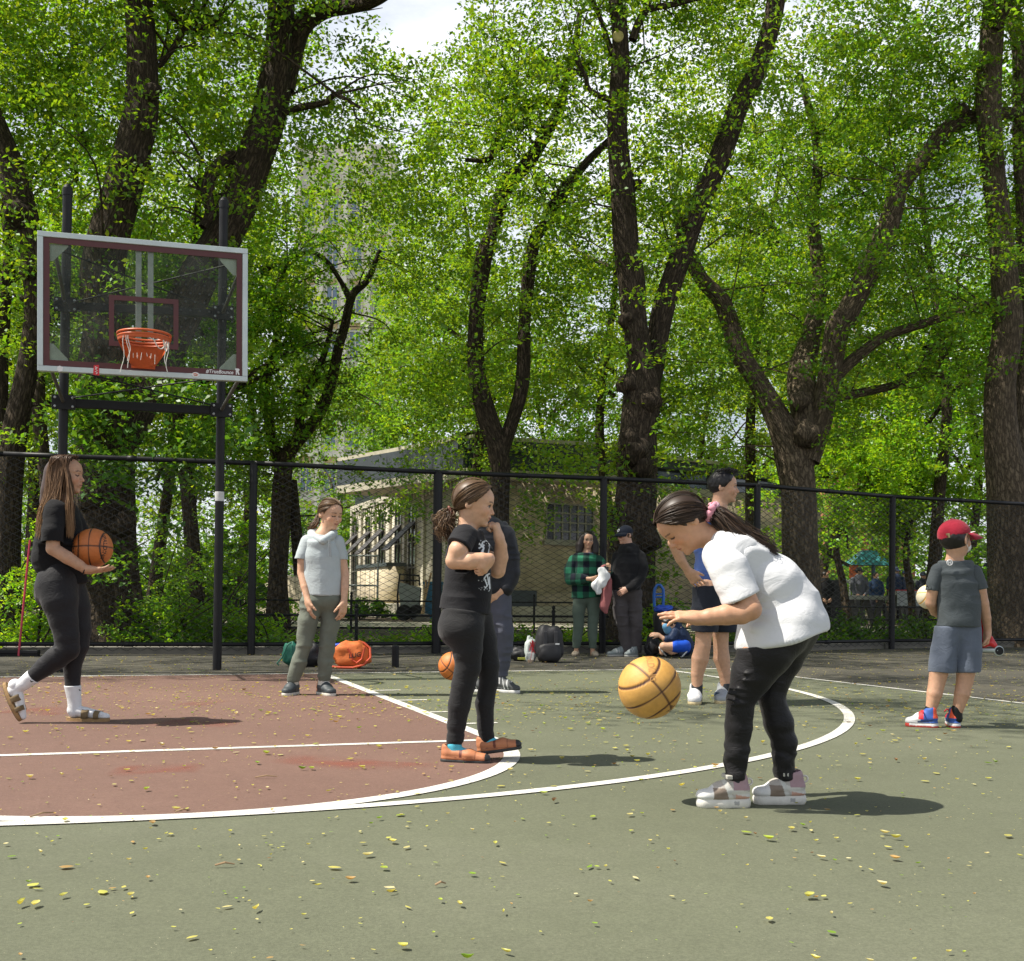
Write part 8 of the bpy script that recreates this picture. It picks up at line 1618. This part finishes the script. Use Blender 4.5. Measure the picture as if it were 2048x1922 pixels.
S.chain([F(720, 450, .19), F(800, 620, .24), F(760, 820, .26), F(690, 960, .22)], [.055, .045, .038, .03], .02); hand(S, F(690, 960, .22), F.D(-.5, .8, 0), F.D(0, 0, -1), .19, .3, (.3, .2), .08, -1, wr=.028)
lg = [[(600, 1130, -.09, .11), (565, 1350, -.10, .088), (548, 1530, -.10, .066), (540, 1640, -.10, .062), (515, 1760, -.09, .068), (488, 1900, -.08, .050), (482, 2090, -.07, .036)], [(690, 1130, .09, .11), (705, 1350, .09, .088), (705, 1530, .08, .066), (708, 1650, .08, .06), (715, 1760, .08, .066), (742, 1900, .07, .048), (764, 2090, .06, .036)]]
for q in lg: S.chain([F(*p[:3]) for p in q], [p[3] for p in q], .02)
skin('body', S, .005, M_SKIN, t, lambda v, n: Hd.paint(v, np.tile((.50, .29, .185), (len(v), 1)), SK2))
S = Sdf(); ch(S, F, tor, .03); S.cut(F(670, 385), F.D(.05, -1), .01); S.cut(F(620, 1098), F.D(-.05, 1), .004); S.chain([F(570, 445, -.17), F(455, 550, -.25)], [.082, .08], .03); S.chain([F(710, 445, .17), F(780, 590, .23)], [.082, .08], .03); skin('t_shirt', S, .006, cloth("navy_blue_jersey", (.028, .062, .20), .85, .3, 300, .1, .08), t, None, [(.010, (4, 4, 7), 3), (.007, (9, 9, 12), 5, None, lambda v: 1.0, 'ridge')], 2)
sl = [[(600, 1120, -.08, .13), (575, 1300, -.10, .115), (560, 1420, -.10, .108), (552, 1530, -.10, .105)], [(680, 1120, .08, .13), (715, 1300, .09, .115), (735, 1420, .09, .108), (750, 1520, .08, .108)]]
S = legs_sdf(F, sl, .025); S.cap(F(620, 1100, -.03), F(650, 1100, .03), .13, .13, .02); S.cut(F(600, 1085), F.D(0, -1), .006); S.cut(F(600, 1506), F.D(-.02, 1), .004); S.cap(F(558, 1440, -.10), F(550, 1540, -.10), .088, .094, .004, None, True); S.cap(F(740, 1440, .08), F(752, 1540, .08), .088, .094, .004, None, True)
skin('shorts', S, .006, cloth("dark_navy_shorts", (.014, .017, .026), .8, .35, 300, .15, .05), t, None, [(.008, (5, 5, 4), 3), (.006, (10, 10, 6), 6, None, lambda v: 1.0, 'ridge')], 2)
for k, (xh, xt, dw, up_) in enumerate(((498, 478, -.07, (.58, .58, .58)), (776, 752, .06, (.03, .05, .09)))):
    wv = F.w + dw; hp = GW(zB(xh if k == 0 else xh, 0)[0], wv + .10); tp = GW(zB(xt + (10 if k == 0 else -5), 0)[0], wv - .18); so, q = shoe(t, hp, tp, (0, 0, 1), .3, .115, .11, dict(upper=up_ if k == 0 else (.30, .32, .34), areas=[(lambda a, z, x: (x > .1) & (a < .8) & (z < .8), (.02, .04, .09))] if k else [(lambda a, z, x: (np.abs(np.sin(a * 20)) < .3) & (a > .32) & (a < .55) & (z > .75), (.06, .06, .07))], sole=(.55, .45, .25)), .005, sole=.03)
    S = Sdf(); S.cap(F(zA(0, 0)[0] * 0 + (485 if k == 0 else 766), 1985, dw), F(485 if k == 0 else 768, 2160, dw), .046, .042, .01); S.cutin(F(485 if k == 0 else 766, 1990, dw), F.D(0, -1), F(485 if k == 0 else 766, 1970, dw), .09); skin('sock', S, .006, bpy.data.materials["dark_sock"], t)
r = np.random.default_rng(45); S = Sdf(); scap(Hd, S, .045); S.cut(Hd.L(0, .27, .25), Hd.f - Hd.u * .75, .02); S.cut(Hd.L(0, .02, -.02), Hd.f * .75 - Hd.u * .9, .02); S.cut(Hd.L(0, 0, -.25), -Hd.u, .01)
hc_ = skin('hair', S, .0055, M_HAIR, t, (.010, .009, .009), [(.003, (60, 60, 60), 3)]); gs = []
for i in range(90):
    a = r.uniform(-.28, .28); y = r.uniform(-.32, .30); st = Hd.L(a, y, .47 + .05 * (1 - (a / .3) ** 2) - .30 * max(0, -y - .1) ** 2 * 4 - .12 * max(0, y) ** 2 * 6); gs.append(([st, st + Hd.H * (Hd.u * .05 + Hd.f * .06 + Hd.r * a * .1), st + Hd.H * (Hd.u * .075 + Hd.f * .15)], .004))
strands('hair_strands', gs, 420, .01, M_HAIR, hc_, r, .003, ((.012, .011, .011), (.02, .018, .017), (.035, .033, .03)), .3, 3)
# ================= boy in red cap seen from behind
zM = zone(1800, 1020, .432); F = Fig(7.63, zM); kM = .432 * F.k; t = ppl('boy seen from behind in dark red cap, grey T-shirt, shorts and blue red shoes', 1880, 7.63)
Hd = Head(F(262, 138), F.D(.80, -.02, .55), F.D(-.06, -1), .235, 1.08); S = Sdf(); Hd.add(S); Hd.neck(S, F(252, 235), .046, .055)
tor = [(252, 245, 0, .07, .9), (255, 280, 0, .125, .72), (268, 350, 0, .138, .74), (275, 450, 0, .138, .78), (274, 560, 0, .143, .82)]; ch(S, F, [(q[0], q[1], q[2], q[3] * .72, q[4] * .9) for q in tor[:-1]], .03)
aL = [(175, 285, 0, .038), (152, 370, .0, .036), (142, 430, .02, .034), (160, 470, .10, .030), (185, 490, .18, .023)]; aR = [(345, 292, -.02, .038), (372, 370, -.03, .038), (386, 430, -.02, .034), (400, 500, .0, .030), (406, 562, .02, .023)]
for a in (aL, aR): S.chain([F(*q[:3]) for q in a], [q[3] for q in a], .014)
hand(S, F(187, 491, .18), F.D(.6, -.2, .6), F.D(.5, -.3, -.7), .14, .4, (.4, .2), .08, 1, wr=.022); hand(S, F(406, 565, .02), F.D(-.12, 1, .1), F.D(-.9, 0, .1), .155, .75, (.5, .2), .05, -1, wr=.022)
lg = [[(215, 560, 0, .085), (190, 700, .01, .070), (172, 790, .01, .054), (160, 850, 0, .050), (140, 935, 0, .032)], [(320, 560, 0, .085), (310, 700, .0, .070), (300, 790, 0, .054), (288, 850, -.01, .050), (262, 945, -.01, .032)]]
for q in lg: S.chain([F(*p[:3]) for p in q], [p[3] * (.8 if i < 1 else 1) for i, p in enumerate(q)], .016)
skin('body', S, .0042, M_SKIN, t, lambda v, n: Hd.paint(v, np.tile((.50, .29, .185), (len(v), 1)), SK2))
S = Sdf(); ch(S, F, tor, .03); S.cut(F(252, 236), F.D(0, -1), .008); S.cut(F(275, 538), F.D(0, 1), .003); M_GT = cloth("charcoal_grey_jersey", (.062, .074, .080), .85, .3, 300, .08, .1); sh = skin('t_shirt', S, .0048, M_GT, t, None, [(.008, (5, 5, 4), 3), (.006, (7, 7, 14), 5, None, lambda v: 1.0, 'ridge'), (.003, (18, 18, 18), 6)], 2)
for a, e in (([(176, 280, 0, .050), (156, 340, 0, .044), (148, 378, 0, .043)], F.D(-.15, 1)), ([(342, 288, -.02, .054), (362, 340, -.03, .050), (372, 370, -.03, .050)], F.D(.2, 1))):
    S = Sdf(); S.chain([F(*q[:3]) for q in a], [q[3] for q in a], .02); S.cut(F(a[-1][0], a[-1][1] - 4, a[-1][2]), e, .003); S.cap(F(a[-1][0], a[-1][1] - 15, a[-1][2]), F(a[-1][0], a[-1][1] + 20, a[-1][2]), .036, .038, .004, None, True); skin('sleeve', S, .0045, M_GT, sh, None, [(.004, (10, 10, 14), 5)], 2)
ly = -.138 * .72; mb = MB(); c = F(230, 243, ly - .006); torus(mb, c, FWD, .018, .0035, None, 20, 6); mb.tube([c - RGT * .007 - UPV * .012, c - RGT * .007 + UPV * .012], .003, 5); mb.tube([c + RGT * .007 - UPV * .012, c + RGT * .007 + UPV * .012], .003, 5); mb.tube([c - RGT * .007, c + RGT * .007], .003, 5); mb.build('mark', M_WHITE, sh)
sl = [[(222, 550, 0, .086), (205, 650, .01, .086), (193, 758, .01, .084)], [(312, 550, 0, .086), (315, 650, 0, .085), (314, 758, 0, .082)]]; S = legs_sdf(F, sl, .02); S.cap(F(225, 550, 0), F(312, 550, 0), .084, .084, .02, (FWD, .95)); S.cut(F(250, 750), F.D(0, 1), .003); S.cut(F(250, 536), F.D(0, -1), .004)
S.cap(F(193, 720, .01), F(190, 780, .01), .072, .074, .004, None, True); S.cap(F(315, 720, 0), F(313, 780, 0), .070, .072, .004, None, True)
skin('shorts', S, .0048, cloth("blue_grey_shorts", (.105, .125, .165), .85, .4, 300, .08, .1), t, None, [(.007, (6, 6, 5), 3), (.005, (9, 9, 9), 6, np.array([F.D(.7, .7), F.D(-.7, .7), FWD]), lambda v: 1.0, 'ridge')], 2)
cB = dict(upper=(.60, .60, .60), areas=[(lambda a, z, x: (a < .52) & (z > .38), (.03, .09, .34)), (lambda a, z, x: (np.abs(z - .42 - .25 * (.6 - a)) < .07) & (a > .12) & (a < .62), (.02, .04, .12)), (lambda a, z, x: (a < .10) & (z > .7), (.70, .09, .03)), (lambda a, z, x: (a > .42) & (a < .60) & (z > .62), (.55, .02, .03))], sole=(.62, .61, .60), sole_areas=[(lambda a, z, x: (z < .45) | (a > .9), (.50, .045, .03))])
for (hx, tx, dw, tw_) in ((168, 30, 0, .04), (256, 232, -.01, .21)):
    hp, tp = GW(zM(hx, 0)[0], F.w + dw - .03), GW(zM(tx, 0)[0], F.w + dw + tw_); so, q = shoe(t, hp, tp, (0, 0, 1), .22, .088, .092, cB, .004, sole=.03); mb = MB(); mb.tube([q(.45, .105, -.03), q(.5, .11, 0), q(.45, .10, .03)], .006, 6); mb.tube([q(.48, .11, .0), q(.46, .115, -.04), q(.44, .10, -.055)], .005, 6); mb.build('laces', mat("red_laces", (.5, .02, .025), .7) if hx == 168 else bpy.data.materials["red_laces"], so)
for x, dw in ((140, 0), (262, -.01)): S = Sdf(); S.cap(F(x, 922, dw), F(x + 2, 965, dw), .035, .036, .01); skin('sock', S, .005, M_BLK, t)
M_RCAP = cloth("dark_red_cotton", (.30, .012, .030), .85, .4, 300, .1, .1); Hc = Head(Hd.c, F.D(.92, -.08, .38), F.D(-.30, -.95), Hd.H, 1.08); o, c, d, s_, u_, R_ = cap_hat(t, Hc, M_RCAP, Hc.f, None, .05, .42, .12, -.12)
mb = MB(); torus(mb, Hc.L(.06, -.50, .14), unit(-Hc.f + Hc.r * .2), .026, .006, None, 16, 6); mb.obox(Hc.L(.06, -.515, .10), s_, -d, Hc.u, (-.035, -.004, -.008), (.035, .006, .008)); mb.build('strap', M_RCAP, o); mb = MB(); mb.obox(Hc.L(.2, -.46, .12), s_, -d, Hc.u, (-.012, -.002, -.016), (.012, .012, .016), .002); mb.build('buckle', mat("brass_buckle", (.35, .28, .14), .4, metal=.8), o)
mb = MB(); mb.tube([c + d * R_ * 1.4 + s_ * x * .03 + u_ * (.006 + .004 * abs(x)) for x in (-1, -.3, .3, 1)], [.003, .006, .006, .002], 6); mb.build('mark', M_WHITE, o)
S = Sdf(); S.ell(Hd.L(0, -.12, .04), Hd.A, np.array([.375, .415, .36]) * Hd.H, .01); S.cut(Hd.L(0, .10, .0), Hd.f, .01); S.cut(Hd.L(0, 0, -.20), Hd.f * .35 - Hd.u, .015); S.cut(Hd.L(0, 0, .22), Hd.u, .01); skin('hair', S, .005, M_HAIR, t, (.012, .010, .009), [(.002, (70, 70, 70), 3)])
S = Sdf(); S.ell(Hd.L(0, .27, -.20), Hd.A, np.array([.25, .17, .20]) * Hd.H, .02); S.cut(Hd.L(0, .17, 0), -Hd.f, .004); S.cut(Hd.L(0, 0, -.03), Hd.u, .006); mk = skin('face_mask', S, .004, M_WHF, t, None, [(.002, (6, 6, 40), 3)]); mb = MB()
for z0, z1 in ((-.08, .06), (-.30, -.12)): mb.tube([Hd.L(.245, .20, z0), Hd.L(.31, .05, (z0 + z1) / 2), Hd.L(.345, -.09, z1)], .0022, 6)
mb.build('ear_loop', M_WHITE, mk)
bp = F(136, 402, .17); ball('play_ball', 'yellow and white ball held under the left arm of the boy in the cap', bp, .085, rotm(F.D(1, .3, 0), F.D(0, -1, .2)), (.62, .55, .40), (.70, .36, .01), 9)
# red folding scooter in his right hand
a = F(392, 470, .12); sc = thing('kick_scooter', 'small red folding scooter with a silver bar held in the right hand of the boy', 'scooter', F(410, 620, .05)); M_RSC = mat("red_gloss_plastic", (.55, .012, .018), .3)
S = Sdf(); S.chain([F(372, 440, .10), F(385, 540, .09), F(388, 620, .08)], [.016, .02, .024], .01); S.chain([F(385, 622, .08), F(415, 615, .07), F(440, 632, .06)], [.024, .022, .012], .01); S.chain([F(392, 560, .09), F(420, 590, .07), F(444, 625, .06)], [.014, .012, .010], .01); skin('body', S, .005, M_RSC, sc)
mb = MB(); mb.tube([F(372, 648, .08), F(452, 650, .05)], .014, 10); mb.build('deck_bar', M_ALU, sc); mb = MB(); mb.lathe(F(457, 652, .05), [(.008, -.012), (.028, -.012), (.028, .012), (.008, .012)], 18, RGT, UPV, FWD); mb.build('wheel', M_BLK, sc); mb = MB(); torus(mb, F(457, 652, .05), FWD, .027, .008, None, 18, 8); mb.build('fender', M_ALU, sc, True)
# ================= far people
def far_person(label, u, w, vt, body, trous, hair=(.015, .011, .009), face=(0, -1), hat=None, width=1.0, sit=False, seed=0, group=None, skinc=(.46, .27, .18), lean=0.0, arms=0.5):
    g = GW(u, w); H_ = P(u, vt, w)[2]; t = thing('person', label, 'person', g, group); q = lambda x, y, z: g + unit(RGT * [1, 1, 0]) * x * H_ + unit(FWD * [1, 1, 0]) * y * H_ + VZ * z * H_ + unit(RGT * [1, 1, 0]) * lean * z * H_
    fd = unit(RGT * face[0] + FWD * face[1]); Hd = Head(q(0, 0, .925), fd, VZ, .135 * H_, 1.0); S = Sdf(); Hd.add(S); Hd.neck(S, q(0, 0, .83), .032 * H_, .036 * H_, .02); h = max(.009, .0055 * H_)
    tor = [q(0, 0, .80), q(0, 0, .70), q(0, 0, .58), q(0, 0, .50)]; tr = [.085 * H_ * width, .10 * H_ * width, .095 * H_ * width, .095 * H_ * width]; S.chain(tor, [x - .01 for x in tr], .03, (FWD, .7))
    ar = [[q(s * .105 * width, 0, .79), q(s * .13 * width, -.02, .64), q(s * (.13 - .06 * arms), -.10 * arms, .54 + .02 * arms), q(s * (.12 - .09 * arms), -.14 * arms, .50 + .06 * arms)] for s in (-1, 1)]
    lgs = [[q(s * .05, 0, .50), q(s * .055, -.01, .28), q(s * .058, .01, .05)] for s in (-1, 1)]
    for a in ar: S.chain(a, [.032 * H_, .027 * H_, .022 * H_, .016 * H_], .015); hand(S, a[-1], a[-1] - a[-2], FWD, .10 * H_, .3, (.3, .2), .06, 1, wr=.016 * H_, k=.01)
    for l in lgs: S.chain(l, [.05 * H_, .036 * H_, .024 * H_], .02)
    skin('body', S, h, M_SKIN, t, lambda v, n: Hd.paint(v, np.tile(skinc, (len(v), 1)), skinc)); S = Sdf(); S.chain(tor, [x + .012 for x in tr], .03, (FWD, .75))
    for a in ar: S.chain(a[:3] + [a[2] + (a[3] - a[2]) * .7], [.042 * H_, .037 * H_, .03 * H_, .026 * H_], .02)
    S.cut(q(0, 0, .47), -VZ, .01); skin('jacket', S, h, cloth('jacket_cloth_%d' % seed, body, .85, .3, 100, .15, .05), t, None, [(.012, (5, 5, 6), seed)], 2)
    S = Sdf(); [S.chain(l, [.066 * H_, .048 * H_, .04 * H_], .025) for l in lgs]; S.cut(q(0, 0, .05), -VZ, .01); skin('trousers', S, h, cloth('trouser_cloth_%d' % seed, trous, .9, .3, 100), t, None, [(.010, (6, 6, 8), seed)], 2)
    for s in (-1, 1): shoe(t, q(s * .058, .03, 0) * [1, 1, 0], q(s * .075, -.11, 0) * [1, 1, 0], (0, 0, 1), .28, .10, .09, dict(upper=(.03, .03, .032), sole=(.2, .2, .19)), .012, sole=.03)
    if hat: cap_hat(t, Hd, cloth('hat_cloth_%d' % seed, hat, .85), Hd.f)
    S = Sdf(); scap(Hd, S, .04); S.cut(Hd.L(0, .2, .2), Hd.f - Hd.u * .5, .02); S.cut(Hd.L(0, 0, -.1), Hd.f * .4 - Hd.u, .02); skin('hair', S, h, M_HAIR, t, hair); return t, Hd
GP = 'people standing at the far tables'
far_person('far man in a grey jacket and cap standing at the long grey table', 1718, 34.2, 1134, (.07, .075, .09), (.06, .06, .06), face=(.9, -.2), hat=(.05, .05, .05), seed=1, group=GP)
t_, h_ = far_person('far person in navy with a pale face mask standing at the long grey table', 1751, 34.8, 1144, (.012, .03, .07), (.03, .03, .04), face=(.5, -.8), seed=2, group=GP)
S = Sdf(); S.ell(h_.L(0, .25, -.2), h_.A, np.array([.25, .17, .2]) * h_.H, .02); skin('face_mask', S, .01, M_WHF, t_)
far_person('far man in dark blue and cap behind the right end of the grey table', 1791, 35.5, 1133, (.015, .025, .055), (.02, .02, .025), face=(.8, -.4), hat=(.02, .03, .06), seed=3, group=GP)
far_person('far man in dark brown with a navy cap behind the red-topped table', 1811, 36, 1140, (.035, .03, .022), (.03, .03, .03), face=(.7, -.6), hat=(.02, .04, .11), seed=4, group=GP)
far_person('far person in black behind the arm of the boy in the cap', 1846, 36.5, 1143, (.012, .016, .028), (.02, .02, .02), face=(.4, -.9), hat=(.02, .03, .05), seed=5, group=GP)
far_person('far dark figure standing in front of the black cabinet', 1650, 29.2, 1142, (.012, .012, .014), (.012, .012, .014), face=(.8, -.5), seed=6, group=GP)
far_person('person in a white shirt and dark hat half hidden by the boy in the cap', 1974, 26.5, 1125, (.42, .45, .48), (.05, .06, .09), face=(-.3, -1), hat=(.02, .03, .04), seed=7, arms=.9)
# man with red cap sitting far left
w = 27.5; g = GW(396, w); t = thing('person', 'man with a red cap and dark grey T-shirt sitting far behind the hoop', 'person', g); X, Y = unit(RGT * [1, 1, 0]), unit(FWD * [1, 1, 0]); hz_ = P(390, 1176, w)[2]; q = lambda x, y, z: g + X * x + Y * y + VZ * (z - 1.30 + hz_ + .02)
Hd = Head(q(-.10, 0, 1.17), unit(-X * .55 - Y * .5 - VZ * .3), VZ, .24); S = Sdf(); Hd.add(S); Hd.neck(S, q(0, 0, 1.0), .055, .06); S.chain([q(.02, 0, .95), q(.05, 0, .7), q(.06, 0, .45)], [.15, .16, .16], .03, (FWD, .75))
for s in (-1, 1): S.chain([q(.03 + s * .17, 0, .93), q(.05 + s * .21, -.05, .68), q(-.02 + s * .10, -.28, .62)], [.05, .042, .03], .02); hand(S, q(-.02 + s * .10, -.28, .62), -X * .6 * s - Y * .4, -VZ + Y * .2, .18, .5, (.3, .2), .06, s, wr=.028, k=.01); S.chain([q(.05 + s * .1, 0, .45), q(s * .14, -.42, .48), q(s * .14, -.42, .05)], [.085, .06, .04], .02)
skin('body', S, .011, M_SKIN, t, lambda v, n: Hd.paint(v, np.tile(SK2, (len(v), 1)), SK2)); S = Sdf(); S.chain([q(.02, 0, .96), q(.05, 0, .7), q(.06, 0, .42)], [.165, .18, .18], .03, (FWD, .8))
for s in (-1, 1): S.chain([q(.03 + s * .17, 0, .93), q(.05 + s * .20, -.03, .75)], [.075, .07], .02)
skin('t_shirt', S, .01, cloth("dark_grey_jersey", (.05, .06, .075), .9), t, None, [(.01, (6, 6, 6), 3)], 2); S = Sdf(); [S.chain([q(.05 + s * .1, 0, .45), q(s * .14, -.42, .48), q(s * .14, -.42, .06)], [.11, .08, .06], .02) for s in (-1, 1)]; skin('trousers', S, .012, M_BKF, t)
o, *_ = cap_hat(t, Hd, mat("bright_red_cap", (.55, .015, .02), .8), Hd.f)
bo = g + X * .06 + Y * .1; b_ = thing('park_bench', 'dark park bench under the sitting man with the red cap', 'bench', bo); zs = max(.3, .42 - 1.30 + hz_); mb = MB(); mb.obox(bo, X, Y, VZ, (-.8, -.25, zs - .06), (.8, .22, zs), .01); mb.build('seat', M_STRUT, b_); mb = MB(); mb.obox(bo, X, Y, VZ, (-.8, .22, zs + .1), (.8, .27, zs + .45), .01); mb.build('backrest', M_STRUT, b_)
for x in (-.7, .7): mb = MB(); mb.obox(bo, X, Y, VZ, (x - .04, -.2, -.05), (x + .04, .27, zs - .06)); mb.build('leg', M_BLK, b_)
